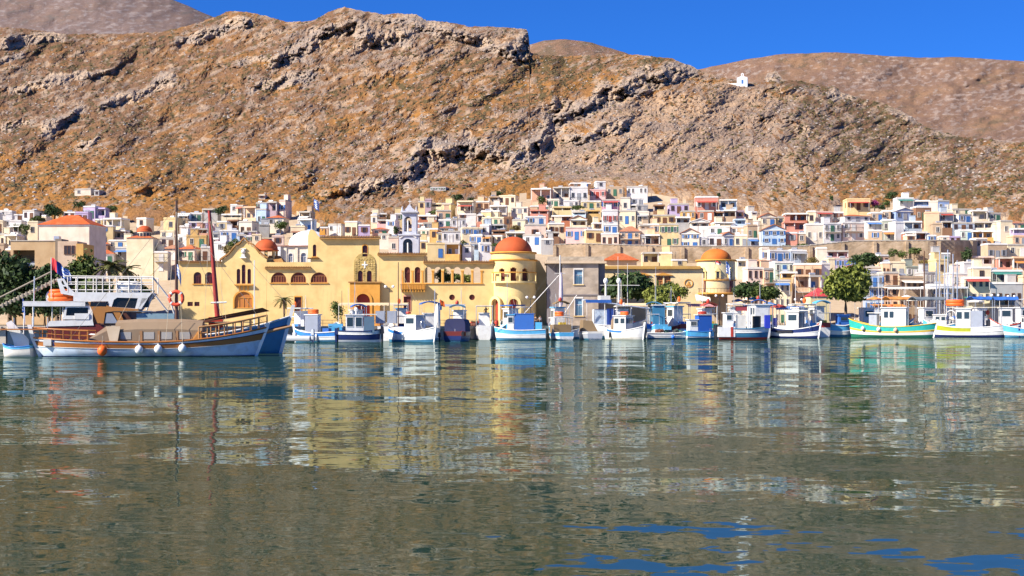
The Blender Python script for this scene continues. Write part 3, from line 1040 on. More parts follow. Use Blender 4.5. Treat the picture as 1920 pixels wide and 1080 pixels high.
    if awning:
        z = (n - 1) * (body_top / n) + min(2.5, sh * .85)
        b = MB()
        e = 1.7
        vs = [(-hw * .85, -e, z - .45), (hw * .85, -e, z - .45), (hw * .85, -.004, z), (-hw * .85, -.004, z)]
        vs += [(v[0], v[1], v[2] - .06) for v in vs]
        b.add(vs, [(0, 1, 2, 3), (7, 6, 5, 4), (0, 4, 5, 1), (1, 5, 6, 2), (3, 7, 4, 0)])
        ao = b.build('awning', AWN[awning], root)
        pme = MB().tube([(0, -e + .05, z - .5), (0, -e + .05, z - sh * .8)], .04, 4).mesh('awning_post', M_TRIM)
        for s in (-1, 1): inst(pme, 'awning_post', ao, (s * hw * .8, 0, 0))
        feat.append(('an ' if awning == 'orange' else 'a ') + awning + ' awning')
    if extra and roof == 'flat':
        u = r.random()
        if u < .30:
            w2 = r.uniform(1.2, 2.0)
            x = r.uniform(-hw + w2 / 2 + .2, hw - w2 / 2 - .2) if hw > w2 else 0
            b = MB().box(x - w2 / 2, x + w2 / 2, D * .55, D * .55 + 2.0, body_top - .2, body_top + 1.7)
            b.box(x - w2 / 2 - .1, x + w2 / 2 + .1, D * .55 - .1, D * .55 + 2.1, body_top + 1.702, body_top + 1.8)
            b.build('stair_hut', wm, root); feat.append('a rooftop stair hut')
        if .25 < u < .6:
            inst(TANK_ME, 'water_heater', root, (r.uniform(-hw * .6, hw * .6), D * .4, body_top - .16), rz=r.uniform(-.4, .4)); feat.append('a solar water heater')
        if u > .55:
            feat.append('a roof aerial')
            inst(ANT_ME, 'antenna', root, (r.uniform(-hw * .7, hw * .7), D * .5, body_top - .16), rz=r.uniform(0, 3))
    if loggia: feat.append('a shady top loggia')
    HOUSES.append(dict(o=root, px=pxc, py=(yt + yb) / 2, w=x1 - x0, col=col, n=n, roof=roof, feat=feat, shut=sc if leaf and not loggia and n_w else None, label=label, win=n_w, door=sc if door and n_w and n * m > 1 else None))
    return root


def block(ox, oy, rows):
    for q in rows:
        kw = q[5] if len(q) > 5 else {}
        house(ox + q[0] / 6.0, ox + q[1] / 6.0, oy + q[2] / 6.0, oy + q[3] / 6.0, q[4], **kw)


HIP, GAB, LOG, BAL = dict(roof='hip'), dict(roof='gable'), dict(loggia=True), dict(balcony=True)
# ---- far left of the town
block(0, 340, [
    (-160, -20, 350, 470, 'white'), (-120, 30, 440, 570, 'cream'), (-180, -40, 560, 700, 'white'),
    (0, 130, 330, 400, 'white'), (250, 392, 325, 440, 'white', dict(yaw=14, depth=8)), (35, 120, 430, 520, 'white'), (110, 240, 440, 600, 'white', dict(awning='white')),
    (100, 262, 372, 436, 'white'), (0, 50, 590, 740, 'cream'), (45, 190, 600, 760, 'cream', LOG),
    (930, 1075, 280, 420, 'lilac', dict(yaw=12)), (1080, 1185, 300, 420, 'lilac', LOG), (850, 990, 345, 470, 'lilac', BAL), (715, 845, 345, 400, 'white'),
    (1150, 1370, 415, 545, 'cream', dict(loggia=True, yaw=12)), (1070, 1150, 425, 500, 'yellow'), (1070, 1270, 495, 690, 'yellow', dict(win=1)), (1270, 1410, 550, 670, 'rosy cream', LOG),
    (1530, 1650, 412, 520, 'white', dict(yaw=14)), (310, 425, 450, 610, 'cream'), (1290, 1500, 740, 890, 'grey', dict(awning='blue')), (1220, 1480, 660, 760, 'cream'),
    (1480, 1625, 640, 760, 'cream'), (1500, 1730, 740, 985, 'ochre', dict(balcony=True)), (1100, 1275, 765, 930, 'white', HIP), (1090, 1215, 680, 770, 'brown', dict(roof='hip')),
    (1735, 1885, 790, 1010, 'cream', dict(balcony=True)), (1660, 1760, 625, 740, 'brick red', HIP), (1790, 1930, 735, 860, 'rosy cream', HIP),
    (940, 1095, 695, 910, 'tan', dict(win=2)), (430, 520, 400, 470, 'cream'), (-200, 40, 700, 860, 'tan'), (60, 130, 760, 880, 'yellow'),
])
block(300, 360, [
    (35, 200, 290, 430, 'yellow', dict(win=1)), (0, 160, 435, 525, 'cream'), (190, 338, 240, 345, 'pale blue', dict(awning='white')), (340, 470, 235, 330, 'white', BAL), (472, 650, 190, 270, 'grey', LOG),
    (210, 312, 300, 390, 'tan'), (0, 165, 515, 610, 'white'), (165, 300, 480, 600, 'white'), (220, 322, 380, 490, 'white'), (320, 532, 335, 410, 'lilac', BAL), (330, 535, 412, 500, 'salmon', dict(loggia=True)),
    (300, 520, 490, 625, 'ochre', dict(loggia=False, win=2)), (20, 195, 590, 770, 'rosy cream', dict(roof='hip', yaw=10)), (205, 395, 590, 770, 'rosy cream', dict(roof='hip', yaw=14, balcony=True)),
    (460, 560, 615, 770, 'white', BAL), (600, 742, 560, 680, 'white'), (640, 752, 330, 445, 'yellow', dict(win=1)), (590, 650, 340, 400, 'mauve'), (755, 880, 315, 415, 'brown', LOG),
    (690, 915, 250, 320, 'cream', LOG), (672, 880, 430, 545, 'white', dict(shut='blue', win=2)), (882, 1040, 330, 490, 'white', dict(win=2, yaw=14, balcony=True)), (790, 868, 140, 235, 'white'),
    (855, 935, 150, 270, 'cream', dict(awning='red')), (935, 1080, 165, 325, 'peach', dict(loggia=True)), (1082, 1195, 190, 365, 'pale blue', dict(win=2, balcony=True)), (1200, 1312, 110, 245, 'mauve', LOG),
    (1340, 1412, 90, 235, 'rosy cream', dict(yaw=16, win=1)), (1200, 1395, 255, 375, 'white', dict(roof='hip')), (1110, 1225, 365, 425, 'grey', LOG), (1260, 1390, 490, 610, 'rosy cream', dict(win=1)),
    (970, 1030, 490, 570, 'peach', dict(win=1)), (1035, 1135, 475, 570, 'cream', dict(win=1)), (870, 965, 480, 560, 'pale blue'), (590, 665, 460, 545, 'grey'), (560, 660, 520, 600, 'mauve'),
    (1110, 1180, 30, 82, 'white', dict(win=1)), (1080, 1200, 120, 190, 'salmon', dict(win=2)), (930, 1090, 440, 500, 'lilac'),
])
block(600, 360, [
    (0, 88, 395, 500, 'peach'), (90, 238, 360, 460, 'white', dict(yaw=10)), (278, 420, 330, 490, 'cream', dict(win=2)), (432, 562, 370, 490, 'lilac', dict(win=1)), (570, 640, 255, 380, 'cream', dict(win=1)),
    (632, 750, 240, 318, 'brown', LOG), (640, 762, 312, 395, 'pink', LOG), (742, 845, 315, 405, 'white', dict(yaw=12, win=1, shut='blue')), (590, 770, 395, 480, 'salmon', HIP), (655, 780, 470, 550, 'white'),
    (770, 880, 505, 680, 'rosy cream', dict(win=1)), (845, 930, 240, 330, 'yellow', dict(win=1)), (1105, 1180, 105, 200, 'yellow', dict(win=1)), (1182, 1250, 80, 205, 'mauve', dict(win=1)),
    (1250, 1370, 128, 200, 'cream', LOG), (1370, 1475, 128, 235, 'yellow', dict(yaw=14, win=1)), (1540, 1725, 100, 245, 'cream', dict(loggia=True, awning='red')), (1752, 1905, 105, 205, 'peach', dict(win=2, shut='brown')),
    (1100, 1310, 262, 350, 'brick red', LOG), (1312, 1475, 205, 330, 'peach', dict(balcony=True)), (1160, 1318, 345, 420, 'cream', dict(win=3)), (1098, 1160, 350, 420, 'coral', dict(win=1)),
    (1330, 1475, 310, 390, 'white', dict(win=2)), (1477, 1640, 300, 390, 'white', dict(win=3)), (1560, 1755, 245, 310, 'white', dict(win=2)), (1768, 1830, 255, 370, 'coral', dict(loggia=True)), (1812, 1925, 215, 360, 'yellow', dict(win=2)),
    (1330, 1545, 380, 460, 'yellow', HIP), (1088, 1235, 412, 525, 'white', dict(win=3, yaw=8)), (1238, 1325, 410, 545, 'ochre', dict(win=1)), (1370, 1580, 440, 570, 'white', dict(win=3)), (1315, 1378, 440, 570, 'yellow', dict(roof='gable', win=1)),
    (1600, 1830, 400, 500, 'cream', dict(win=4)), (1832, 1925, 365, 470, 'blue grey'), (1682, 1828, 480, 590, 'white', dict(shut='blue', win=2)), (1690, 1822, 575, 670, 'pale blue', dict(win=1)), (1832, 1930, 490, 590, 'cream', dict(awning='orange')),
    (1205, 1405, 575, 740, 'yellow', dict(shut='blue', win=2)), (1405, 1570, 575, 740, 'orange', LOG), (1115, 1200, 545, 670, 'yellow', dict(win=1)), (1600, 1700, 600, 720, 'white'), (1830, 1925, 580, 710, 'white'),
])
block(900, 340, [
    (100, 208, 170, 265, 'tan', LOG), (210, 400, 160, 265, 'cream', dict(yaw=14, win=3)), (570, 798, 80, 240, 'salmon', dict(loggia=True)), (820, 1010, 65, 215, 'white', dict(win=2, loggia=True)), (1012, 1212, 62, 215, 'white', dict(balcony=True, win=3)),
    (1232, 1412, 92, 195, 'pink', dict(win=3, shut='red')), (1420, 1612, 62, 165, 'tan', dict(win=3, yaw=8)), (1650, 1885, 55, 160, 'white', dict(win=5, yaw=6)),
    (752, 890, 200, 290, 'white', dict(yaw=10)), (942, 1110, 215, 300, 'white', dict(win=3)), (1142, 1360, 220, 320, 'yellow', dict(win=3)), (1372, 1570, 205, 320, 'magenta', dict(win=3, awning='red')), (1578, 1690, 180, 330, 'white', dict(win=1)),
    (1692, 1840, 185, 270, 'white', dict(win=2, shut='grey')), (1655, 1760, 262, 330, 'grey', LOG), (1762, 1890, 265, 340, 'grey', dict(win=2)),
    (108, 300, 272, 390, 'white', LOG), (10, 222, 330, 430, 'yellow', dict(win=4)), (350, 542, 290, 370, 'white', dict(win=3)), (560, 768, 322, 400, 'coral', dict(loggia=True)), (565, 770, 275, 330, 'peach', dict(win=3)), (822, 1030, 285, 360, 'yellow', LOG),
    (1040, 1190, 340, 410, 'pale blue', dict(loggia=True)), (1200, 1345, 325, 400, 'ochre', LOG), (1382, 1548, 320, 480, 'white', dict(win=3, shut='red', balcony=True)), (1550, 1752, 328, 480, 'cream', dict(win=3)), (1762, 1900, 340, 480, 'white', dict(balcony=True, awning='grey')),
    (20, 268, 405, 500, 'cream', dict(win=4)), (270, 362, 400, 510, 'brown', dict(win=1)), (512, 742, 395, 490, 'white', dict(win=2, shut='blue')), (362, 510, 430, 550, 'cream', dict(win=1)), (502, 740, 485, 640, 'rosy cream', dict(win=1)),
    (775, 948, 470, 610, 'cream', dict(win=3, shut='brown')), (802, 1030, 385, 480, 'brick red', LOG), (1010, 1200, 390, 530, 'cream', dict(roof='gable', loggia=True)), (962, 1208, 515, 660, 'pink', dict(win=3, shut='blue')),
    (1190, 1380, 540, 680, 'yellow', dict(win=2)), (1392, 1550, 480, 600, 'white', dict(win=2, shut='blue')), (1272, 1372, 465, 550, 'cream', dict(win=1)), (1362, 1560, 585, 730, 'rosy cream', dict(win=3)), (1570, 1800, 500, 730, 'peach', dict(roof='hip', win=3, balcony=True)),
    (1800, 1925, 490, 600, 'tan', dict(win=2, balcony=True)), (1800, 1925, 600, 730, 'white', dict(awning='grey')), (0, 102, 490, 610, 'white'), (52, 272, 485, 570, 'grey', LOG), (130, 290, 550, 625, 'brown', LOG),
    (20, 252, 610, 700, 'cream', dict(win=3)), (0, 125, 690, 830, 'white', dict(shut='blue')), (480, 690, 600, 715, 'white', dict(win=2)), (290, 500, 570, 690, 'tan', LOG), (690, 825, 645, 730, 'grey', dict(win=1)), (745, 890, 570, 660, 'brown', LOG),
])
block(1180, 340, [
    (450, 670, 252, 360, 'lilac', dict(win=3)), (740, 1000, 172, 320, 'coral', dict(win=3, shut='white', awning='red', yaw=4)), (1015, 1212, 205, 325, 'pale blue', dict(loggia=True)), (590, 742, 332, 430, 'orange', dict(win=3)), (770, 950, 330, 440, 'brick red', dict(win=2, shut='white')),
    (950, 1062, 342, 430, 'brown', LOG), (1062, 1200, 322, 430, 'tan', dict(loggia=True)), (1200, 1292, 330, 420, 'mauve', dict(win=1)), (272, 400, 265, 365, 'brown', LOG), (272, 522, 378, 490, 'yellow', dict(win=3)), (525, 690, 400, 500, 'grey', dict(win=2, loggia=True)),
    (690, 900, 425, 540, 'white', dict(roof='gable', loggia=True)), (152, 332, 480, 600, 'peach', dict(win=3, shut='grey')), (342, 552, 478, 745, 'yellow', dict(win=3)), (172, 342, 600, 745, 'peach', dict(balcony=True, loggia=True)), (580, 788, 535, 745, 'white', dict(roof='gable', win=2, shut='blue')),
    (892, 1130, 508, 610, 'white', dict(win=3)), (882, 1052, 600, 745, 'white', dict(balcony=True)), (1054, 1178, 575, 745, 'white', dict(roof='gable', win=2)), (1132, 1325, 508, 610, 'peach', dict(balcony=True)), (1182, 1325, 600, 745, 'cream', dict(win=2)), (1330, 1442, 490, 650, 'tan', dict(win=2)),
    (1182, 1312, 425, 515, 'pale blue', dict(loggia=True)), (1312, 1465, 440, 505, 'white', dict(win=2)), (962, 1180, 460, 525, 'cream', LOG), (1472, 1650, 362, 505, 'cream', dict(roof='gable', win=2)), (1652, 1745, 400, 490, 'yellow', dict(win=1)), (1372, 1440, 340, 430, 'white', dict(win=1)),
    (1500, 1758, 490, 705, 'pale blue', dict(roof='gable', win=3, shut='blue')), (1330, 1450, 640, 745, 'blue grey', dict(awning='blue')), (792, 880, 630, 745, 'white', dict(win=1)),
    (150, 330, 800, 950, 'yellow', LOG), (332, 480, 800, 950, 'yellow', dict(win=0, door=False)), (480, 650, 880, 960, 'yellow', dict(win=1)),
    (1492, 1570, 745, 905, 'white', dict(win=1)), (1572, 1820, 775, 915, 'white', dict(win=3, shut='blue')), (1822, 1960, 770, 905, 'blue grey', dict(win=2)), (1632, 1862, 905, 1045, 'pale green', dict(win=3, balcony=True)),
    (1372, 1600, 875, 940, 'tan', HIP), (1215, 1372, 880, 1000, 'cream', LOG),
])
block(1440, 340, [
    (180, 420, 455, 580, 'coral', dict(loggia=True)), (205, 330, 575, 700, 'coral', dict(win=1, shut='grey')), (332, 425, 580, 700, 'tan', dict(win=1)), (192, 442, 360, 475, 'brick red', LOG), (450, 532, 332, 475, 'cream', dict(win=1)), (532, 732, 340, 430, 'rosy cream', dict(win=2, awning='red')),
    (732, 850, 345, 425, 'grey', dict(win=2)), (850, 1160, 365, 450, 'white', dict(roof='hip', win=3)), (890, 1150, 195, 325, 'yellow', dict(win=3, awning='red')), (430, 622, 478, 670, 'white', dict(win=3)), (622, 830, 470, 670, 'white', dict(win=3, balcony=True, yaw=-8)),
    (832, 1092, 460, 660, 'rosy cream', dict(win=3, roof='flat', balcony=True)), (1130, 1282, 550, 670, 'tan', dict(win=1, yaw=14)), (1102, 1282, 450, 555, 'white', dict(awning='blue')), (1290, 1432, 430, 570, 'grey green', dict(win=2)), (1290, 1425, 560, 675, 'grey green', dict(awning='orange')),
    (1430, 1532, 455, 610, 'white', dict(win=0, door=False)), (1532, 1732, 450, 570, 'blue grey', dict(balcony=True, loggia=True)), (1550, 1790, 570, 680, 'brick red', dict(loggia=True)), (1430, 1662, 300, 430, 'blue', dict(roof='gable', win=3)), (1662, 1840, 285, 440, 'brown', dict(win=3)),
    (1450, 1640, 185, 300, 'white', dict(awning='green')), (1642, 1822, 215, 300, 'blue', dict(loggia=True)), (1290, 1380, 330, 430, 'tan', dict(win=1)), (1160, 1290, 350, 440, 'tan', dict(win=2)),
    (552, 662, 745, 950, 'white', dict(win=0, door=False)), (665, 808, 700, 790, 'white', dict(win=1)), (662, 905, 780, 890, 'pink', dict(loggia=True)), (680, 755, 865, 980, 'cream', dict(win=0)), (755, 985, 868, 980, 'lilac', dict(win=4, shut='blue')), (250, 442, 775, 910, 'blue grey', dict(win=2, awning='grey')),
    (300, 602, 925, 1100, 'peach', dict(win=3)), (1240, 1362, 828, 960, 'peach', dict(win=2)), (1290, 1372, 910, 1090, 'peach', dict(win=2)), (1374, 1545, 905, 1090, 'cream', dict(win=2, roof='flat')), (1550, 1758, 955, 1090, 'grey green', dict(win=3)), (985, 1290, 960, 1060, 'tan', dict(win=0, door=False)),
])
block(1440, 500, [
    (-50, 66, 20, 260, 'peach', dict(balcony=True, win=2)), (-230, -50, 10, 250, 'rosy cream', dict(win=3)), (70, 252, 150, 300, 'cream', dict(win=3, awning='blue')), (150, 330, 60, 170, 'ochre', dict(loggia=True)), (300, 470, 95, 280, 'peach', dict(balcony=True, loggia=True)), (470, 612, 100, 300, 'peach', dict(balcony=True, loggia=True)),
    (600, 700, -40, 130, 'white', dict(win=0, door=False)), (1005, 1120, 60, 200, 'salmon', HIP), (1100, 1300, 85, 330, 'blue grey', dict(balcony=True, win=3)), (1300, 1470, 60, 330, 'peach', dict(balcony=True, win=2)), (1470, 1762, 110, 340, 'tan', dict(awning='white', win=4)),
    (1762, 1910, 60, 340, 'grey', dict(win=3)), (950, 1010, -10, 100, 'white', dict(roof='gable', win=1)), (1120, 1290, 30, 120, 'blue', dict(win=2)),
])
block(1600, 340, [
    (860, 950, 220, 345, 'white', dict(win=0, door=False, yaw=12)), (950, 1085, 215, 345, 'blue', dict(win=2)), (812, 965, 345, 490, 'peach', dict(win=0, door=False, yaw=10)), (895, 1000, 470, 610, 'tan', dict(win=1)), (970, 1125, 350, 460, 'blue grey', dict(awning='red')), (1112, 1340, 310, 380, 'cream', dict(win=2)),
    (1180, 1335, 370, 465, 'white', dict(win=2)), (1342, 1512, 325, 460, 'cream', dict(loggia=True)), (1520, 1665, 355, 450, 'white', dict(win=2)), (1000, 1112, 450, 560, 'brown', LOG), (1112, 1362, 465, 560, 'blue grey', dict(balcony=True)), (1362, 1592, 455, 560, 'white', dict(win=4, shut='blue', loggia=True)),
    (1600, 1660, 470, 580, 'cream', dict(win=1)), (1655, 1792, 440, 600, 'cream', dict(win=1, yaw=-6)), (1200, 1342, 545, 660, 'pale green', dict(win=2)), (1342, 1575, 555, 670, 'orange', LOG), (1800, 1940, 440, 550, 'peach', dict(roof='hip')), (1800, 1950, 610, 720, 'peach', dict(win=2)), (1800, 1950, 530, 620, 'lilac', LOG),
    (1380, 1510, 640, 760, 'grey', dict(win=2)), (1512, 1735, 700, 880, 'tan', dict(win=3)), (1732, 1960, 708, 850, 'cream', dict(win=2)), (1240, 1395, 908, 1050, 'white', dict(win=0, door=False)), (1345, 1582, 845, 970, 'rosy cream', dict(loggia=True)), (1350, 1548, 965, 1180, 'cream', dict(win=1)),
    (1545, 1905, 1000, 1180, 'grey green', dict(awning='green', win=4)), (1640, 1800, 855, 1010, 'coral', dict(loggia=True)), (1802, 1960, 850, 1020, 'peach', dict(loggia=True, awning='orange')), (840, 935, 605, 690, 'pale blue', dict(win=1, shut='blue')), (980, 1080, 615, 690, 'rosy cream', dict(win=1)), (1080, 1210, 620, 690, 'lilac', dict(win=2)),
    (700, 830, 570, 690, 'maroon' if 'maroon' in PAL else 'brick red', dict(loggia=True)), (600, 700, 600, 690, 'cream', dict(win=1)),
])
block(1600, 500, [
    (1250, 1540, 120, 420, 'cream', dict(win=4, awning='red', Y=300)), (1545, 1905, 180, 430, 'grey', dict(balcony=True, win=5, Y=299)), (1105, 1285, 70, 420, 'rosy cream', dict(win=2, balcony=True, Y=301)), (865, 1100, 200, 420, 'grey', dict(win=4, awning='blue', Y=300)),
    (1910, 2100, 100, 430, 'peach', dict(win=3, Y=299)), (2050, 2300, 0, 250, 'white', dict(win=3)),
])
# lonely houses on the slope
house(139, 171, 354, 366, 'white', win=2, label='lone low white house on the bare slope above the left of the town', yaw=8, extra=False)
house(176, 186, 357, 367, 'grey', win=1, label='tiny grey annex right of the lone white house on the slope', extra=False)
house(806, 836, 351, 357, 'grey', win=2, label='low grey hut at the foot of the rock face above the belfry', extra=False, door=False)
house(862, 880, 345, 350, 'brown', win=1, label='small brown hut on the grassy slope under the cliff', extra=False, door=False)
house(1070, 1108, 343, 351, 'brown', label='dark brown roofed shed topping the white houses', extra=False, win=2)
house(1118, 1136, 340, 352, 'white', label='white rooftop hut highest above the pink house', extra=False, win=1)
# ================================================================== MORE HOUSES, WHERE THE TOWN IS STILL OPEN
def fill_town():
    r = random.Random(21)
    rects = [(h['px'] - h['w'] / 2, h['px'] + h['w'] / 2, h['py']) for h in HOUSES]
    n = 0
    cols = ['white', 'white', 'white', 'cream', 'cream', 'rosy cream', 'peach', 'tan', 'yellow', 'lilac', 'pale blue', 'grey', 'brown', 'pink', 'brick red']
    cand = []
    for py in range(380, 500, 7):
        for px in range(-40, 1960, 13):
            tl = float(np.interp(px, TOWN_PX, TOWN_PY))
            if py < tl + 16: continue
            lim = 470 if px < 330 else (440 if px < 1040 else (448 if px < 1400 else 500))
            if px > 1400 and 440 < py < 482: continue          # the long wall and the bank below it
            if py > lim or 596 < px < 640: continue
            if 690 < px < 745 and py < 420: continue
            d = min((abs(px - (a + b) / 2) / ((b - a) / 2 + 14)) ** 2 + ((py - y) / 16.0) ** 2 for a, b, y in rects)
            if d > 1.0: cand.append((d, px, py))
    cand.sort(reverse=True)
    for d, px, py in cand:
        if n >= MAX_FILL: break
        if min((abs(px - (a + b) / 2) / ((b - a) / 2 + 12)) ** 2 + ((py - y) / 14.0) ** 2 for a, b, y in rects) < 1.0: continue
        w, h = r.uniform(20, 34), r.uniform(17, 26)
        c = r.choice(cols)
        house(px - w / 2, px + w / 2, py - h / 2, py + h / 2 + 3, c, roof=r.choice(('flat', 'flat', 'flat', 'flat', 'hip')), loggia=r.random() < .25, balcony=r.random() < .2, awning=r.choice((None, None, None, 'brown', 'red', 'white', 'blue')))
        rects.append((px - w / 2, px + w / 2, py)); n += 1
    return n


MAX_FILL = max(0, 314 - len(HOUSES))
_nf = fill_town()
print('houses', len(HOUSES), 'filled', _nf)
# ================================================================== THE YELLOW PALACE ON THE QUAY
M_YEL = plaster('palace_yellow', (.74, .54, .23), streak=.38, bump=.1)
M_YEL2 = plaster('tower_yellow', (.78, .60, .27), streak=.12, bump=.1)
M_ORN = plaster('palace_orange', (.66, .32, .065), streak=.25)
M_CORN = tiles('cornice_tile', (.40, .21, .07))
M_DOME = plaster('dome_red', (.50, .10, .032), .7, streak=.25)
M_DOME2 = plaster('dome_orange', (.62, .165, .03), .7, streak=.25)
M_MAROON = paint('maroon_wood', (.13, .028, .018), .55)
M_RED_DOOR = paint('red_door', (.36, .05, .025), .5)
M_MPANE = glass_dark('maroon_pane', (.075, .016, .012), .3)
M_GRILLE = paint('grille_wood', (.40, .17, .06), .6)
PY0 = 268.0


class Wing:
    """a frame in a wall plane: photo pixels to wall metres"""

    def __init__(s, root, Y):
        s.root, s.Y, s.o = root, Y, root.location

    def p(s, px, py):
        v = at(px, py, s.Y)
        return (v.x - s.o.x, v.z - s.o.z)

    def rect(s, x0, x1, yt, yb):
        a, b = s.p(x0, yt), s.p(x1, yb)
        return [(a[0], b[1]), (b[0], b[1]), (b[0], a[1]), (a[0], a[1])]

    def arch(s, x0, x1, yt, yb, seg=10):
        (l, t), (r, b) = s.p(x0, yt), s.p(x1, yb)
        R = (r - l) / 2; cx = (l + r) / 2
        e = min(R, (t - b) * .8)
        return [(l, b), (r, b)] + [(cx + R * math.cos(math.pi * i / seg), t - e + e * math.sin(math.pi * i / seg)) for i in range(seg + 1)]

    def poly(s, pts):
        return [s.p(*q) for q in pts]


def clean(poly):
    out = []
    for p in poly:
        if not out or abs(p[0] - out[-1][0]) + abs(p[1] - out[-1][1]) > 1e-4: out.append(p)
    if abs(out[0][0] - out[-1][0]) + abs(out[0][1] - out[-1][1]) < 1e-4: out.pop()
    return out


def shrink(poly, d):
    cx = sum(p[0] for p in poly) / len(poly); cz = sum(p[1] for p in poly) / len(poly)
    w = max(p[0] for p in poly) - min(p[0] for p in poly); h = max(p[1] for p in poly) - min(p[1] for p in poly)
    return [(cx + (p[0] - cx) * (1 - 2 * d / w), cz + (p[1] - cz) * (1 - 2 * d / h)) for p in poly]


def put_window(w, outline, y, mat_frame, mat_pane, parent, bars=2, name='window', sill=True, surround=None):
    """a recessed frame with glazing bars and a pane, in a real opening"""
    outline = clean(outline)
    inner = shrink(outline, .09)
    b = MB(); b.prism(outline, y + .14, y + .24, holes=[inner])
    x0, x1 = min(p[0] for p in outline), max(p[0] for p in outline)
    z0, z1 = min(p[1] for p in outline), max(p[1] for p in outline)
    for i in range(1, bars + 1):
        x = x0 + (x1 - x0) * i / (bars + 1)
        b.box(x - .03, x + .03, y + .15, y + .21, z0 + .06, z0 + (z1 - z0) * .62)
    b.box(x0 + .05, x1 - .05, y + .145, y + .215, z0 + (z1 - z0) * .62, z0 + (z1 - z0) * .62 + .07)
    o = b.build(name, mat_frame, parent)
    MB().prism(shrink(outline, .03), y + .241, y + .27).build('pane', mat_pane, o)
    if sill:
        MB().box(x0 - .22, x1 + .22, y - .18, y + .13, z0 - .16, z0 - .004).build('sill', M_ORN if sill == 'o' else M_YEL, o)
    if surround is not None:
        MB().prism([((p[0] - (x0 + x1) / 2) * 1.16 + (x0 + x1) / 2, (p[1] - z0) * 1.09 + z0) for p in outline], y - .07, y - .003, holes=[outline]).build('surround', surround, o)
    return o


def cornice(w, x0, x1, py, parent, y0=-.45, y1=.2, th=.42, mat=None):
    (l, t), (r, _) = w.p(x0, py), w.p(x1, py)
    b = MB()
    b.box(l, r, y0, y1, t - th, t - th * .45)
    # a row of curved tiles on top
    vs, fs = [], []
    n = max(3, int((r - l) / .30))
    st = (r - l) / n
    for i in range(n):
        x = l + st * (i + .5)
        b.add([(x - st * .48, y0 - .1, t - th * .44), (x, y0 - .1, t - th * .1), (x + st * .48, y0 - .1, t - th * .44), (x - st * .48, y1, t - th * .30), (x, y1, t + .08), (x + st * .48, y1, t - th * .30)],
              [(0, 1, 4, 3), (1, 2, 5, 4), (0, 2, 1), (3, 4, 5)])
    return b.build('cornice', mat or M_CORN, parent)


g = at(620, 605, PY0)
palace = empty('palace', (g.x, PY0, QZ), 0, 'long yellow waterfront palace with arcades, curved gable and round red-domed tower', 'palace')
W1 = Wing(palace, PY0)
GB = 612      # ground row


def wing(x0, x1, top_pts, holes, depth=10.0, closed=True):
    """front wall with real openings, and the block of the building behind it"""
    outline = W1.poly([(x0, GB), (x1, GB)] + top_pts)
    b = MB()
    b.prism(clean(outline), 0, .55, holes=[clean(h) for h in holes])
    if closed:
        zt = min(p[1] for p in outline[2:]) - .1
        l, r = outline[0][0], outline[1][0]
        b.box(l + .006, r - .006, .9, depth, -1.5, zt)
        b.box(l + .003, l + .3, .552, .898, -1.5, zt); b.box(r - .3, r - .003, .552, .898, -1.5, zt)
        b.box(l + .31, r - .31, .552, .898, zt - .2, zt - .01)
    return b.build('wall', M_YEL, palace)


# left wing
hs = [W1.arch(363, 377.5, 510, 532), W1.arch(384.5, 399, 510, 532), W1.rect(351.5, 361.5, 566, 574), W1.rect(364.5, 374, 566, 574)]
wing(335, 416, [(416, 491), (335, 491)], hs)
for i, h in enumerate(hs): put_window(W1, h, 0, M_MAROON, M_MPANE, palace, 2 if i < 2 else 1, sill='o' if i < 2 else False)
cornice(W1, 333, 415, 489, palace)
# curved gable
hs = [W1.arch(443.8, 450.5, 504, 532), W1.arch(453.2, 460.3, 496, 532), W1.arch(464, 470.6, 504, 532), W1.arch(439.5, 473.5, 547, 578)]
gab = [(500, 486), (494, 483), (486, 476), (480, 468), (474, 462), (466, 459), (463, 455), (458, 450), (453, 455), (450, 459), (442, 463), (436, 470), (429, 479), (421, 484), (416.3, 487)]
wing(416.3, 499.6, gab, hs)
for h in hs[:3]: put_window(W1, h, 0, M_MAROON, M_MPANE, palace, 0, sill=False)
(l, _), (r, z) = W1.p(440, 532), W1.p(475, 533)
b = MB(); b.box(l, r, -.55, -.003, z - .22, z)
for i in range(3):
    x = l + (r - l) * (.28 + .22 * i)
    b.add([(x - .14, -.5, z - .222), (x + .14, -.5, z - .222), (x + .14, -.003, z - 1.15), (x - .14, -.003, z - 1.15), (x - .14, -.003, z - .222), (x + .14, -.003, z - .222)],
          [(0, 3, 2, 1), (0, 4, 3), (1, 2, 5), (0, 1, 5, 4), (3, 4, 5, 2)])
b.build('balcony', M_ORN, palace)
gw = put_window(W1, hs[3], 0, M_ORN, paint('amber_wood', (.45, .17, .04), .5), palace, 3, name='gate', sill=False, surround=M_ORN)
b = MB()      # the tiled rake that follows the gable
pts = W1.poly([(412, 489), (421, 482.5), (429, 477), (436, 468), (442, 461), (450, 457), (453, 453), (458, 448), (463, 453), (466, 457), (474, 460), (480, 466), (486, 474), (494, 481), (503, 485)])
for (ax, az), (bx, bz) in zip(pts[:-1], pts[1:]):
    b.add([(ax, -.35, az), (bx, -.35, bz), (bx, .7, bz), (ax, .7, az), (ax, -.35, az + .34), (bx, -.35, bz + .34), (bx, .7, bz + .34), (ax, .7, az + .34)],
          [(0, 1, 5, 4), (2, 3, 7, 6), (4, 5, 6, 7), (3, 2, 1, 0)])
b.build('gable_tile', M_CORN, palace)
x, z = W1.p(456.5, 472)
b = MB(); b.ball((x, -.2, z), .42, 10, 8); b.box(x - .3, x + .3, -.45, -.02, z - .95, z - .44); b.box(x - .55, x + .55, -.5, -.015, z - 1.15, z - .952)
b.box(x - .5, x + .5, -.3, -.012, z + .43, z + .6)
b.build('bust_ornament', M_TRIM, palace)
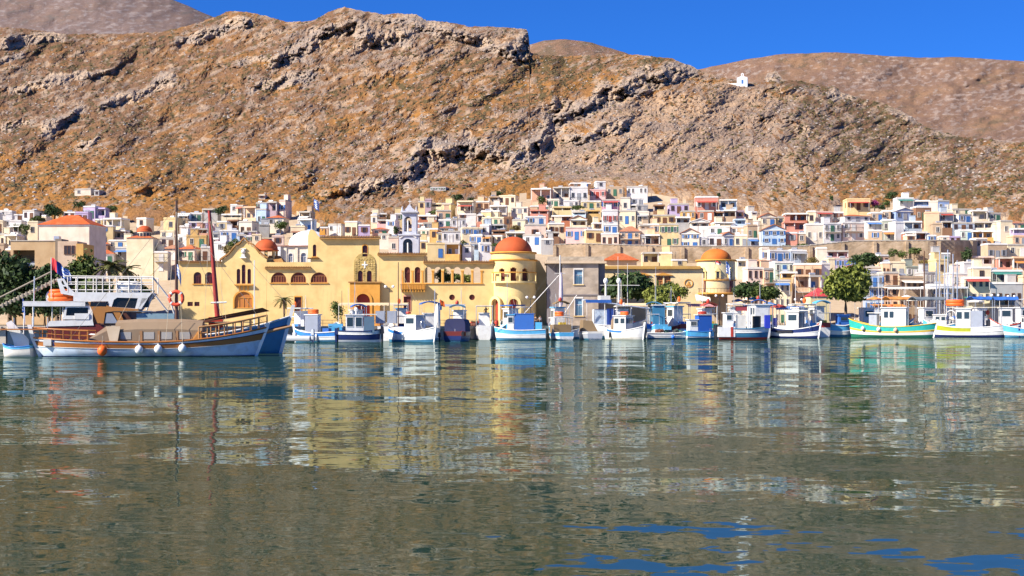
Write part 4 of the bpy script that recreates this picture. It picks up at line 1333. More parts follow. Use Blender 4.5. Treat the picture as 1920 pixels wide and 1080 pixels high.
# small kiosk with the red dome behind the gable
cx = W1.p(493, 480)[0]
b = MB()
zt, zb = W1.p(0, 469)[1], W1.p(0, 489)[1]
b.lathe([(2.15, zb), (2.15, zb + .5)], 20, cx=cx, cy=3.4)
k = b.build('dome_kiosk', M_YEL, palace)
pil = MB().box(-.2, .2, -.2, .2, zb + .5, zt + .05).mesh('pillar', M_YEL)
for i in range(8): inst(pil, 'pillar', k, (cx + 1.9 * math.cos(i * math.pi / 4 + .2), 3.4 + 1.9 * math.sin(i * math.pi / 4 + .2), 0))
b = MB(); b.lathe([(2.3, zt), (2.35, zt + .2)] + [(2.15 * math.cos(t * math.pi / 20), zt + .2 + 1.95 * math.sin(t * math.pi / 20)) for t in range(0, 11)], 24, cx=cx, cy=3.4)
b.lathe([(.01, zt), (2.3, zt)], 24, cx=cx, cy=3.4); b.build('dome', M_DOME, k)
l0, r0 = W1.p(497, 0)[0], W1.p(531, 0)[0]
zz = W1.p(0, 486)[1]
MB().add([(l0, .8, zz - .6), (r0, .8, zz - .6), (r0, 5.5, zz - .6), (l0, 5.5, zz - .6), (l0 + .3, 2.4, zz + .75), (l0 + 2.2, 3.2, zz + .75)], [(0, 1, 5, 4), (1, 2, 5), (2, 3, 4, 5), (3, 0, 4)]).build('roof', M_CORN, palace)
# wing with three wide arches
hs = [W1.arch(508, 537, 510.5, 530), W1.arch(545, 574, 510.5, 530), W1.arch(582.5, 613.5, 510.5, 530), W1.rect(552.5, 565, 557, 583)]
top = [(711, 444.5), (599.5, 444.5), (595, 441), (591, 434), (587, 431), (583, 430), (579.5, 434), (577.5, 442), (577.5, 484), (583, 484), (583, 491.5), (500, 491.5)]
hs2 = [W1.arch(586.5, 593, 458.5, 481)]
pan = [W1.arch(671, 680, 507.5, 529.5), W1.arch(688, 697, 507.5, 529.5), W1.arch(679.5, 689, 459.5, 481)]
por = [W1.arch(668, 695, 550, 600)]
wing(500.2, 711, top, hs + hs2 + pan + por)
for h in hs[:3]: put_window(W1, h, 0, M_GRILLE, M_MAROON, palace, 5, sill='o')
put_window(W1, hs[3], 0, M_MAROON, M_MPANE, palace, 1, name='door', sill=False, surround=M_ORN)
put_window(W1, hs2[0], 0, M_MAROON, M_MPANE, palace, 0, sill='o')
cornice(W1, 497, 583, 499.5, palace, th=.5)
cornice(W1, 600, 714, 442, palace, th=.62, y0=-.7)
cornice(W1, 577, 599, 483, palace, y0=-.3, th=.25)
# carved stone panel with a cross, over the portal
pn = W1.arch(663.5, 704.5, 474, 531)
m_carve = stonework('carved_stone', (.42, .30, .10), (.55, .40, .16), 1.4)
b = MB(); b.prism(clean(pn), -.09, -.004, holes=[clean(h) for h in pan[:2]] + [clean(W1.rect(679.5, 689, 476, 481))])
cp = b.build('carved_panel', m_carve, palace)
rr = random.Random(3)
blk = MB().box(-.17, .17, -.06, .0, -.13, .13).mesh('carved_block', m_carve)
for j in range(11):
    for i in range(8):
        px, py = 667 + i * 5.0, 486 + j * 4.2
        if 676.5 < px < 691.5 and 486 < py < 502: continue
        if any(a_ - 2 < px < b_ + 2 and py > 503 for a_, b_ in ((671, 680), (688, 697))): continue
        if math.hypot((px - 684) / 20.5, min(0, py - 496) / 22) > .9: continue
        x, z = W1.p(px, py)
        inst(blk, 'carved_block', cp, (x, -.092, z), (1, rr.uniform(.6, 1.3), 1))
x, z = W1.p(684, 496.5)
b = MB(); b.box(x - .12, x + .12, -.2, -.094, z - .62, z + .62); b.box(x - .52, x - .121, -.2, -.094, z - .1, z + .12); b.box(x + .121, x + .52, -.2, -.094, z - .1, z + .12)
b.build('cross', M_TRIM, cp)
for h in pan: put_window(W1, h, 0, M_MAROON, M_MPANE, palace, 0 if h is not pan[2] else 1, sill=False, surround=M_ORN if h is pan[2] else None)
# portal
pb = W1.rect(657, 713, 531, GB)
b = MB(); b.prism(pb, -.85, -.1, holes=[clean(W1.arch(667, 696, 549, 611))])
po = b.build('portal', M_ORN, palace)
b = MB(); b.prism(clean(W1.arch(664, 699, 546, 611.5)), -1.0, -.853, holes=[clean(W1.arch(668.5, 694.5, 551, 611.5))]); b.build('surround', M_ORN, po)
(l, t), (r, _) = W1.p(654, 530.5), W1.p(716, 530.5)
MB().box(l, r, -1.05, -.096, t, t + .22).build('cornice', M_CORN, po)
put_window(W1, por[0], 0, M_RED_DOOR, M_RED_DOOR, palace, 1, name='door', sill=False)
# tall arcade, first part closed
hs = [W1.arch(758.5, 769, 500.5, 530), W1.arch(777.5, 788, 500.5, 530), W1.rect(757, 770, 556, 583)]
wing(711.2, 795.5, [(795.5, 475.5), (711.2, 475.5)], hs)
for h in hs[:2]: put_window(W1, h, 0, M_MAROON, M_MAROON, palace, 1, sill=False)
put_window(W1, hs[2], 0, M_MAROON, M_MAROON, palace, 1, name='door', sill=False, surround=plaster('door_pink', (.70, .36, .25), streak=.1))
cornice(W1, 708, 801, 473.5, palace, th=.55, y0=-.6)
# second part: open loggia, the garden shows through
hs = [W1.arch(x, x + 13, 500.5, 530) for x in (795.7 + .6, 814.5, 832.5, 850.8, 870, 888)]
rd = [[(cx_ + .52 * math.cos(t * math.pi / 8), cz_ + .52 * math.sin(t * math.pi / 8)) for t in range(16)] for cx_, cz_ in (W1.p(847.5, 557.5), W1.p(885, 557.5))]
wing(795.7, 925, [(925, 490.5), (795.7, 490.5)], hs + rd, closed=False)
for h in rd: put_window(W1, h, 0, M_MAROON, M_MAROON, palace, 0, name='round_window', sill=False, surround=None)
cornice(W1, 794, 926, 488.5, palace, th=.55, y0=-.6)
MB().box(W1.p(908, 0)[0], W1.p(925, 0)[0], 5, 6, -1, W1.p(0, 490)[1]).build('wall', M_YEL, palace)
MB().box(W1.p(796, 0)[0], W1.p(925, 0)[0], .552, 3.2, -1, W1.p(0, 531)[1]).build('terrace', M_SLAB, palace)
cap = MB().box(-.26, .26, -.12, .7, 0, .22).mesh('capital', M_ORN)
col = MB().box(-.17, .17, -.06, -.003, -2.15, 0).mesh('pilaster', M_ORN)
for x in (754.5, 773.3, 792, 811.7, 830, 848.3, 867, 885.5, 903):
    v = W1.p(x, 509.5)
    inst(cap, 'capital', palace, (v[0], -.005, v[1]), (1, .2 if x < 793 else .95, 1)); inst(col, 'pilaster', palace, (v[0], 0, v[1] - .002))
(l, t), (r, _) = W1.p(752, 531), W1.p(906, 531)
MB().box(l, r, -.2, -.004, t - .14, t).build('sill', M_ORN, palace)
# orange box balcony
bl = W1.rect(751.5, 798, 532.5, 543)
b = MB(); b.box(bl[0][0], bl[1][0], -1.1, -.21, bl[0][1], bl[2][1] - .1); b.box(bl[0][0] - .08, bl[1][0] + .08, -1.18, -.206, bl[2][1] - .1, bl[2][1])
bo = b.build('balcony', M_ORN, palace)
cor = MB().box(-.1, .1, -1.0, -.004, -.42, -.003).mesh('corbel', M_ORN)
for i in range(9): inst(cor, 'corbel', bo, (bl[0][0] + .2 + (bl[1][0] - bl[0][0] - .4) * i / 8, 0, bl[0][1]))
rib = MB().box(-.05, .05, -1.16, -1.1, .08, .8).mesh('baluster', M_ORN)
for i in range(15): inst(rib, 'baluster', bo, (bl[0][0] + .2 + (bl[1][0] - bl[0][0] - .4) * i / 14, -.003, bl[0][1]))

# round tower
tc = W1.p(962.5, 0)[0]; TCY = 2.2
RT = (1006 - 919) / 2 / F * PY0
zT = lambda py: W1.p(0, py)[1]
ring = 48


def drum_with_openings(R, z0, z1, ops, mat, name, parent, cy=TCY, th=.5, seg=96):
    """cylinder wall with arched openings; ops: (angle centre, half angle, zb, zt, arched)"""
    b = MB()
    zs = [z0] + sorted({z for o_ in ops for z in (o_[2], o_[3])} | {o_[3] - R * o_[1] * k for o_ in ops if o_[4] for k in (.25, .5, .75, 1)}) + [z1]
    nt = seg
    ok = {}
    for i in range(nt):
        t = 2 * math.pi * (i + .5) / nt
        for j in range(len(zs) - 1):
            zc = (zs[j] + zs[j + 1]) / 2
            hit = False
            for c, ha, zb_, zt_, ar in ops:
                dt = abs((t - c + math.pi) % (2 * math.pi) - math.pi)
                if dt < ha and zb_ < zc < zt_:
                    if ar and zc > zt_ - R * ha:
                        if ((zc - (zt_ - R * ha)) / (R * ha)) ** 2 + (dt / ha) ** 2 > 1: continue
                    hit = True
            ok[i, j] = not hit
    for i in range(nt):
        t0, t1 = 2 * math.pi * i / nt, 2 * math.pi * (i + 1) / nt
        for j in range(len(zs) - 1):
            if not ok[i, j]: continue
            q = lambda r_, t, z: (tc + r_ * math.cos(t), cy + r_ * math.sin(t), z)
            o_, n_ = R, R - th
            b.add([q(o_, t0, zs[j]), q(o_, t1, zs[j]), q(o_, t1, zs[j + 1]), q(o_, t0, zs[j + 1]), q(n_, t0, zs[j]), q(n_, t1, zs[j]), q(n_, t1, zs[j + 1]), q(n_, t0, zs[j + 1])],
                  [(0, 1, 2, 3), (7, 6, 5, 4)] + ([(3, 2, 6, 7)] if not ok.get((i, j + 1), False) else []) + ([(4, 5, 1, 0)] if not ok.get((i, j - 1), False) else [])
                  + ([(0, 3, 7, 4)] if not ok[(i - 1) % nt, j] else []) + ([(5, 6, 2, 1)] if not ok[(i + 1) % nt, j] else []))
    return b.build(name, mat, parent)


def tang(px, R=None):
    s = (px - 962.5) / F * (PY0 - 1.5) / (R or RT)
    return -math.pi / 2 + math.asin(max(-.99, min(.99, s)))


ops = [(tang(940.5), .135, zT(528), zT(503.5), True), (tang(962.5), .15, zT(528), zT(502), True), (tang(985), .15, zT(528), zT(503.5), True),
       (tang(962.5), .15, 0.0, zT(561), True), (tang(932), .13, 0.0, zT(562), True)]
tw = drum_with_openings(RT, -1, zT(489), ops, M_YEL2, 'round_tower', palace)
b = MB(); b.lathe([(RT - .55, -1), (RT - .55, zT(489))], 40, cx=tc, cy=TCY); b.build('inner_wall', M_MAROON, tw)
b = MB(); b.lathe([(RT - .6, zT(489)), (RT + .18, zT(489)), (RT + .26, zT(487.5)), (RT + .18, zT(486)), (RT - .6, zT(486))], 64, cx=tc, cy=TCY); b.build('cornice', M_ORN, tw)
R2 = RT * .955
b = MB(); b.lathe([(R2, zT(487)), (R2, zT(475))], 64, cx=tc, cy=TCY); b.build('drum', M_YEL2, tw)
b = MB(); b.lathe([(R2 - .3, zT(475)), (R2 + .25, zT(475)), (R2 + .3, zT(473.5)), (R2 + .2, zT(472)), (R2 - .4, zT(472))], 64, cx=tc, cy=TCY); b.build('cornice', M_ORN, tw)
RD = 35.5 / F * PY0
zd = zT(473)
hd = zT(442.5) - zd
b = MB(); b.lathe([(RD * math.cos(t * math.pi / 32), zd + hd * math.sin(t * math.pi / 32)) for t in range(0, 17)], 64, cx=tc, cy=TCY); b.build('dome', M_DOME, tw)
# its curved balcony: beam, posts and parapet round the three arches
a0, a1 = tang(928), tang(1000)
for nm, z0, z1, r0, r1 in (('balcony', zT(531), zT(527.5), RT - .05, RT + .75), ('beam', zT(512.2), zT(510.2), RT + .4, RT + .75)):
    b = MB()
    b.lathe([(r0, z0), (r1, z0), (r1, z1), (r0, z1), (r0, z0)], 24, cx=tc, cy=TCY, a0=a0, a1=a1, smooth=False)
    b.build(nm, M_ORN if nm == 'beam' else M_YEL2, tw)
pm = MB().box(-.13, .13, -.13, .13, zT(527.5), zT(512.2)).mesh('post', M_YEL2)
for i in range(6):
    t = a0 + (a1 - a0) * (i + .05) / 5.1
    inst(pm, 'post', tw, (tc + (RT + .55) * math.cos(t), TCY + (RT + .55) * math.sin(t), 0), rz=t)
for px, mt in ((962.5, M_RED_DOOR), (932, M_RED_DOOR)):
    t = tang(px)
    b = MB().prism(Wing.arch(type('q', (), {'p': lambda s, x, y: (x, y)})(), -.75, .75, zT(562) - 0, 0.0), -.12, 0)
    o = b.build('door', mt, tw, (tc + (RT - .34) * math.cos(t), TCY + (RT - .34) * math.sin(t), 0), t + math.pi / 2)
    b = MB(); outer = Wing.arch(type('q', (), {'p': lambda s, x, y: (x, y)})(), -1.35, 1.35, zT(555), -.2); inner = Wing.arch(type('q', (), {'p': lambda s, x, y: (x, y)})(), -.86, .86, zT(560.5), -.2)
    b.prism(clean(outer), -.95, -.5, holes=[clean(inner)])
    b.build('surround', M_YEL2, o)
# buttress wing between tower and the stone house
bt = W1.p(1003, 0)[0]; br = W1.p(1030, 0)[0]
b = MB(); b.prism([(bt, -1), (br, -1), (br, zT(520)), (br - .6, zT(508)), (bt + .9, zT(487)), (bt, zT(484))], 4.5, 9); b.build('buttress', M_YEL2, palace)
# crest on the roof and the flagpole
x, z = W1.p(604, 441)
b = MB(); b.add([(x - .55, .2, z), (x + .55, .2, z), (x + .4, .2, z + 1.3), (x, .2, z + .7), (x - .4, .2, z + 1.3), (x - .55, .5, z), (x + .55, .5, z), (x + .4, .5, z + 1.3), (x, .5, z + .7), (x - .4, .5, z + 1.3)],
                 [(0, 1, 2, 3, 4), (9, 8, 7, 6, 5), (1, 6, 7, 2), (2, 7, 8, 3), (3, 8, 9, 4), (4, 9, 5, 0)]); b.build('crest', M_ORN, palace)

# ------------------------------------------------------------------ grey stone house
YS = 266.0
g = at(1080, 605, YS)
stone_house = empty('stone_house', (g.x, YS, QZ), 0, 'square grey ashlar stone house with blue shutters right of the round tower', 'house')
WS = Wing(stone_house, YS)
m_ash = stonework('ashlar', (.40, .325, .255), (.47, .385, .30), .45)
m_ash2 = plaster('shade_grey', (.24, .215, .22), streak=.3)  # dark grey puts the side walls' shade into the colour; string course shares it
hs = [WS.rect(1076.5, 1092.5, 505.5, 533), WS.rect(1078, 1092.5, 559.5, 592)]
b = MB(); b.prism(WS.rect(1054, 1122, 494, 614), 0, .5, holes=hs)
l, r = WS.p(1056, 0)[0], WS.p(1120, 0)[0]
b.box(l, r, .504, 9, -1, WS.p(0, 496)[1]); b.build('wall', m_ash, stone_house)
b = MB(); b.box(WS.p(1026, 0)[0], WS.p(1053.8, 0)[0], 2.2, 9.1, -1, WS.p(0, 494)[1]); b.build('side_wall', m_ash2, stone_house)
b = MB(); b.box(WS.p(1122.2, 0)[0], WS.p(1135, 0)[0], 1.0, 9.2, -1, WS.p(0, 494.5)[1]); b.build('side_wall', m_ash2, stone_house)
b = MB(); b.box(WS.p(1023, 0)[0], WS.p(1137, 0)[0], -.5, 10, WS.p(0, 494)[1] + .003, WS.p(0, 490)[1]); b.build('cornice', plaster('pale_cornice', (.60, .47, .33), streak=.2), stone_house)
b = MB(); b.box(WS.p(1026, 0)[0], WS.p(1133, 0)[0], .3, 9.5, WS.p(0, 490)[1] + .003, WS.p(0, 481)[1]); b.build('parapet', stonework('rough_parapet', (.44, .36, .27), (.50, .42, .32), .8), stone_house)
b = MB(); b.box(WS.p(1053, 0)[0], WS.p(1123, 0)[0], -.14, -.004, WS.p(0, 554)[1], WS.p(0, 552)[1]); b.build('string_course', m_ash2, stone_house)
m_bs = paint('blue_shutter', (.16, .30, .42), .6)
for h in hs:
    o = put_window(WS, h, 0, M_TRIM, m_bs, stone_house, 1, sill=True, surround=M_TRIM)
    x0, x1, z0, z1 = h[0][0], h[1][0], h[0][1], h[2][1]
    sl = MB().box(x0 + .12, x1 - .12, .08, .13, 0, .05).mesh('slat', m_bs)
    for k in range(9): inst(sl, 'slat', o, (0, 0, z0 + .15 + k * (z1 - z0) * .06))

# ------------------------------------------------------------------ second yellow building with the orange dome
YP = 280.0
g = at(1250, 605, YP)
hall = empty('market_hall', (g.x, YP, QZ), 0, 'low yellow hall with pedimented windows and a round tower under an orange dome', 'hall')
WH = Wing(hall, YP)
hs = [WH.rect(1231, 1243, 518, 541), WH.rect(1245.5, 1257.5, 518, 541), WH.rect(1196, 1206, 518, 541), WH.rect(1207.5, 1217, 518, 541)]
b = MB(); b.prism(WH.rect(1128, 1322, 505, 612), 0, .5, holes=hs)
b.box(WH.p(1129, 0)[0], WH.p(1321, 0)[0], .8, 11, -1, WH.p(0, 506)[1]); b.build('wall', plaster('hall_yellow', (.78, .62, .34), streak=.15, bump=.1), hall)
for h in hs: put_window(WH, h, 0, M_GRILLE, M_GRILLE, hall, 1, sill='o')
(l, t), (r, _) = WH.p(1126, 499), WH.p(1313, 499)
b = MB(); b.box(l, r, -.5, 11.2, t - .55, t); b.build('cornice', plaster('cornice_ochre', (.50, .30, .09), streak=.2), hall)
for x0, x1 in ((1226, 1262), (1191, 1221)):
    (l, z), (r, zt) = WH.p(x0, 516.5), WH.p(x1, 511.5)
    MB().prism([(l, z), (r, z), ((l + r) / 2, zt)], -.3, -.004).build('pediment', M_ORN, hall)
x, z = WH.p(1291, 531)
b = MB(); b.lathe([(.8, 0), (.8, .12), (.68, .12), (.68, 0)], 28, smooth=False)
ro = b.build('roundel', M_ORN, hall, (x, -.004, z)); ro.rotation_euler = (math.pi / 2, 0, 0)
b = MB(); b.box(x - .3, x + .3, -.08, -.004, z - .35, z - .05); b.box(x - .14, x + .14, -.1, -.084, z - .3, z + .32); b.box(x - .4, x + .4, -.09, -.0045, z - .48, z - .36); b.build('emblem', M_ORN, hall)
# tiled hip roof block on the hall
(l, z), (r, zt) = WH.p(1133, 487.5), WH.p(1197, 473)
e = WH.p(1130, 0)[0], WH.p(1200, 0)[0]
MB().box(WH.p(1135, 0)[0], WH.p(1195, 0)[0], 1.5, 8, t + .002, z - .003).build('roof_room', plaster('roof_room_yellow', (.80, .66, .40), streak=.2), hall)
b = MB(); b.add([(e[0], .9, z), (e[1], .9, z), (e[1], 8.6, z), (e[0], 8.6, z), (l + 2.4, 4.5, zt), (r - 2.4, 4.5, zt)], [(0, 1, 5, 4), (1, 2, 5), (2, 3, 4, 5), (3, 0, 4), (3, 2, 1, 0)]); b.build('roof', M_TILE, hall)
# hall tower
hc = WH.p(1346, 0)[0]; HR = 36 / F * YP; HCY = 2.6
zH = lambda py: WH.p(0, py)[1]
b = MB(); b.lathe([(HR, zH(552)), (HR, zH(489))], 64, cx=hc, cy=HCY); ht = b.build('round_tower', plaster('hall_tower_yellow', (.78, .65, .37), streak=.12, bump=.1), hall)
b = MB(); b.lathe([(HR - .1, zH(489)), (HR + .3, zH(489)), (HR + .3, zH(486.5)), (HR - .3, zH(486))], 64, cx=hc, cy=HCY); b.build('cornice', M_ORN, ht)
b = MB(); b.lathe([(HR * .80 * math.cos(t_ * math.pi / 32), zH(487) + (zH(465) - zH(487)) * math.sin(t_ * math.pi / 32)) for t_ in range(17)], 64, cx=hc, cy=HCY); b.build('dome', M_DOME2, ht)
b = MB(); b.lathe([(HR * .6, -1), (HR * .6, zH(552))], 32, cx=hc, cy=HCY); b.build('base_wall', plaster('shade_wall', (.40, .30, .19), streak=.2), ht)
b = MB(); b.lathe([(HR * .5, zH(552)), (HR + 1.0, zH(552)), (HR + 1.0, zH(549)), (HR * .9, zH(549))], 48, cx=hc, cy=HCY); bal = b.build('balcony', M_ORN, ht)
for i in range(22):
    t_ = math.pi + math.pi * (i + .5) / 22
    if i == 0: rl = MB().box(-.02, .02, -.02, .02, zH(549), zH(541)).mesh('rail_post', M_IRON)
    inst(rl, 'rail_post', bal, (hc + (HR + .9) * math.cos(t_), HCY + (HR + .9) * math.sin(t_), 0))
b = MB(); b.tube([(hc + (HR + .9) * math.cos(math.pi + math.pi * i / 24), HCY + (HR + .9) * math.sin(math.pi + math.pi * i / 24), zH(541)) for i in range(25)], .035, 4); b.build('handrail', M_IRON, bal)


def hang(px):
    return -math.pi / 2 + math.asin(max(-.99, min(.99, (px - 1346) / F * (YP - 1) / HR)))


for px in (1320.5, 1344.5, 1368):
    t_ = hang(px)
    lo = (hc + (HR + .02) * math.cos(t_), HCY + (HR + .02) * math.sin(t_), 0)
    b = MB(); b.box(-.26, .26, -.12, .1, zH(521), zH(509)); w_ = b.build('window', M_PANE, ht, lo, t_ + math.pi / 2)
    b = MB(); b.prism([(-.6, zH(509.5)), (0, zH(501.5)), (.6, zH(509.5))], -.3, .1); b.box(-.5, -.27, -.2, .1, zH(522), zH(509.5) - .004); b.box(.27, .5, -.2, .1, zH(522), zH(509.5) - .004); b.build('surround', M_YEL2, w_)
for px in (1320, 1371):
    t_ = hang(px)
    MB().box(-.42, .42, -.1, .1, zH(547.5), zH(525.5)).build('door', M_MAROON, ht, (hc + (HR + .02) * math.cos(t_), HCY + (HR + .02) * math.sin(t_), 0), t_ + math.pi / 2)
b = MB(); b.lathe([(HR, zH(526)), (HR + .2, zH(526)), (HR + .2, zH(524)), (HR, zH(524))], 48, cx=hc, cy=HCY, smooth=False); b.build('string_course', M_ORN, ht)
aw = WH.rect(1303, 1330, 552.5, 562)
b = MB(); b.add([(aw[0][0], -1.7, aw[0][1]), (aw[1][0], -1.7, aw[1][1]), (aw[1][0], -.01, aw[2][1]), (aw[0][0], -.01, aw[2][1]), (aw[0][0], -1.7, aw[0][1] - .3), (aw[1][0], -1.7, aw[1][1] - .3)], [(0, 1, 2, 3), (4, 5, 1, 0)])
b.build('awning', AWN['white'], hall)

# ------------------------------------------------------------------ church with the white dome
YC = 330.0
g = at(560, 560, YC)
church = empty('church', g, 0, 'cream church with a big white dome behind the palace roof', 'church')
WC = Wing(church, YC)
m_cw = plaster('church_cream', (.80, .73, .58), streak=.2)
hs = [WC.arch(540.5, 549, 475, 492), WC.arch(564, 574.5, 474, 494)]
b = MB(); b.prism(WC.rect(514, 610, 462, 580), 0, .6, holes=[clean(h) for h in hs]); b.box(WC.p(514.5, 0)[0], WC.p(609.5, 0)[0], .9, 12, -4, WC.p(0, 462.5)[1]); b.build('wall', m_cw, church)
for h in hs: put_window(WC, h, 0, M_TRIM, glass_dark('church_glass', (.25, .27, .33)), church, 1, sill=False, surround=M_TRIM)
(l, t), (r, _) = WC.p(511, 460), WC.p(612, 460)
MB().box(l, r, -.4, 12.3, t - .25, t).build('cornice', tiles('church_cornice', (.38, .20, .16)), church)
b = MB(); cx = WC.p(573, 0)[0]; R = 38 / F * (YC + 6); z0 = t
b.lathe([(R, z0), (R, z0 + .5)] + [(R * math.cos(i * math.pi / 28), z0 + .5 + (WC.p(0, 429)[1] - z0 - .5) * math.sin(i * math.pi / 28)) for i in range(15)], 56, cx=cx, cy=6); b.build('dome', plaster('dome_white', (.80, .80, .80), .6, streak=.1), church)
x0_, x1_ = WC.p(512, 0)[0], WC.p(527, 0)[0]
MB().box(x0_, x1_, -.8, -.05, -4, WC.p(0, 463)[1]).build('buttress', plaster('church_white', (.8, .8, .8), streak=.1), church)
for px in (535, 556, 580):
    MB().box(WC.p(px, 0)[0] - .3, WC.p(px, 0)[0] + .3, -.2, -.004, -4, WC.p(0, 463)[1]).build('pilaster', m_cw, church)

# ------------------------------------------------------------------ belfry
YB = 322.0
g = at(765, 560, YB)
belfry = empty('belfry', g, 0, 'tall blue-grey belfry with twin arches and a cross on top', 'bell tower')
WB = Wing(belfry, YB)
m_bf = plaster('belfry_stone', (.55, .57, .64), .8, streak=.25)
D = 5.2
lo = [WB.arch(755.5, 773.5, 447.5, 475)]
up = [WB.arch(757.3, 771.8, 406, 434)]
b = MB(); b.prism(WB.rect(748, 785, 441, 580), 0, .6, holes=[clean(h) for h in lo]); b.box(WB.p(748.3, 0)[0], WB.p(784.7, 0)[0], .9, D, -4, WB.p(0, 441)[1])
b.prism([WB.p(746, 441), WB.p(787, 441), WB.p(787, 445), WB.p(766, 436.5), WB.p(746, 445)][::1], -.25, -.004) if False else None
b.build('wall', m_bf, belfry)
b = MB(); b.prism(WB.rect(754, 780.5, 399, 441), .25, .8, holes=[clean(h) for h in up]); b.prism(WB.rect(754, 780.5, 399, 441), D - .8, D - .3, holes=[clean(h) for h in up])
l, r, z0, z1 = WB.p(754, 0)[0], WB.p(780.5, 0)[0], WB.p(0, 441)[1], WB.p(0, 399)[1]
b.box(l, l + .7, .803, D - .803, z0, z1); b.box(r - .7, r, .803, D - .803, z0, z1); b.build('bell_stage', m_bf, belfry)
for (zz, w0, w1, th) in ((441.5, 746, 787, .3), (398.5, 751, 783.5, .35)):
    MB().box(WB.p(w0, 0)[0], WB.p(w1, 0)[0], -.3, D + .3, WB.p(0, zz)[1], WB.p(0, zz)[1] + th).build('cornice', m_bf, belfry)
b = MB(); b.prism([WB.p(750, 447), WB.p(765, 438.5), WB.p(781, 447), WB.p(781, 444.5), WB.p(765, 436), WB.p(750, 444.5)][::-1], -.16, -.004); b.build('pediment', M_TRIM, belfry)
b = MB(); b.prism(clean(WB.poly([(757, 397), (778, 397), (777, 393), (772, 389), (769.5, 385), (767, 383), (764.5, 385), (762, 389), (758, 393)])), .6, D - .6); b.build('crown', m_bf, belfry)
x, z = WB.p(767, 383)
b = MB(); b.box(x - .06, x + .06, D / 2 - .06, D / 2 + .06, z, z + 1.3); b.box(x - .35, x + .35, D / 2 - .055, D / 2 + .055, z + .75, z + .88); b.build('cross', M_TRIM, belfry)
fin = MB().lathe([(.28, 0), (.3, .2), (.14, .5), (.2, .7), (.02, 1.3)], 8).mesh('finial', m_bf)
for px in (754, 780.5): inst(fin, 'finial', belfry, (WB.p(px, 0)[0], .4, WB.p(0, 397)[1]))
for yy, h0, h1 in (((.25), 434, 413), ((0), 475, 455)):
    v = WB.p(764.5, h0); v2 = WB.p(764.5, h1)
    MB().tube([(v[0], yy + .3, v[1]), (v[0], yy + .3, v2[1])], .16, 8).build('column', M_TRIM, belfry)
v = WB.p(764.5, 406 + 9)
b = MB(); b.lathe([(.05, 1.0), (.28, .9), (.38, .4), (.55, 0)], 12, cx=v[0], cy=D / 2); b.build('bell', paint('bronze', (.18, .12, .05), .4, .7), belfry, (0, 0, v[1] - .6))
MB().prism(clean(lo[0]), .62, .7).build('pane', M_PANE, belfry)

# ------------------------------------------------------------------ big house with the red hip roof, left
YR = 300.0
g = at(120, 560, YR)
big = empty('house', g, math.radians(-6), 'large pale pink house under a bright red hip roof, tallest on the left', 'house', 'houses of the harbour town')
k = YR / F
w = 98 * k; D = 9.0
zt, zb, zp = (560 - 421) * k, -5, (560 - 402.5) * k
MB().box(-w / 2, w / 2, 0, D, zb, zt).build('wall', plaster('pinkish_plaster', (.78, .62, .50), streak=.25), big)
b = MB(); e = .35
b.add([(-w / 2 - e, -e, zt), (w / 2 + e, -e, zt), (w / 2 + e, D + e, zt), (-w / 2 - e, D + e, zt), (-1.2, D / 2, zp + .2), (1.2, D / 2, zp + .2)], [(0, 1, 5, 4), (1, 2, 5), (2, 3, 4, 5), (3, 0, 4), (3, 2, 1, 0)])
b.build('roof', tiles('roof_bright', (.62, .12, .03)), big)
MB().box(-w / 2 - .15, w / 2 + .15, -.15, D + .15, zt - .3, zt - .004).build('cornice', M_TRIM, big)
for i in range(3):
    o = inst(WM['blue'], 'window', big, (w / 2, 1.8 + i * 2.4, 6.0), (1.1, 1, 1.2), rz=math.pi / 2); inst(WM['pane'], 'pane', o)
# flat tan store in front of it
g = at(63, 560, 286)
st = empty('warehouse', g, 0, 'flat tan warehouse with a dark open bay below the big red hip roof', 'warehouse')
k = 286 / F
b = MB(); b.prism([(-43 * k, -5), (42 * k, -5), (42 * k, 108 * k), (-43 * k, 108 * k)], 0, .5, holes=[[(-38 * k, 60 * k), (2 * k, 60 * k), (2 * k, 91 * k), (-38 * k, 91 * k)]])
b.box(-42.5 * k, 41.5 * k, 4, 9, -5, 107 * k); b.box(-42.5 * k, -41 * k, .502, 3.998, -5, 107 * k); b.box(40 * k, 41.5 * k, .502, 3.998, -5, 107 * k); b.box(-40.9 * k, 39.9 * k, .502, 3.998, 104 * k, 107 * k)
b.build('wall', plaster('warehouse_tan', (.52, .36, .20), streak=.3), st)
MB().box(-44 * k, 43 * k, -.12, .7, 108 * k + .002, 109.5 * k).build('coping', M_SLAB, st)
MB().box(42.2 * k, 54 * k, -.6, 4, -5, 112 * k).build('chimney_block', plaster('stained_stone', (.22, .18, .14), streak=.4), st)
MB().box(34 * k, 44 * k, 1.2, 2.6, 109.6 * k, 118 * k).build('water_tank', M_TANK, st)
MB().box(-36 * k, 0, 1.5, 1.7, 62 * k, 70 * k).build('shutter_door', paint('pale_door', (.45, .48, .50), .5), st)
g = at(133, 560, 284)
an = empty('house', g, 0, 'tan annex with three tall dark windows and an ochre corner pillar', 'house', 'houses of the harbour town')
k = 284 / F
MB().box(-26 * k, 10.5 * k, .4, 7, -5, 108 * k).build('wall', plaster('annex_tan', (.58, .44, .32), streak=.2), an)
MB().box(10.6 * k, 24 * k, -.3, 7, -5, 103 * k).build('pillar', plaster('ochre_pillar', (.60, .36, .12), streak=.2), an)
for px in (-11, -4.5, 3.5):
    o = inst(WM['brown'], 'window', an, (px * k, .4, 84 * k), (.6, 1, 1.15)); inst(WM['pane'], 'pane', o)

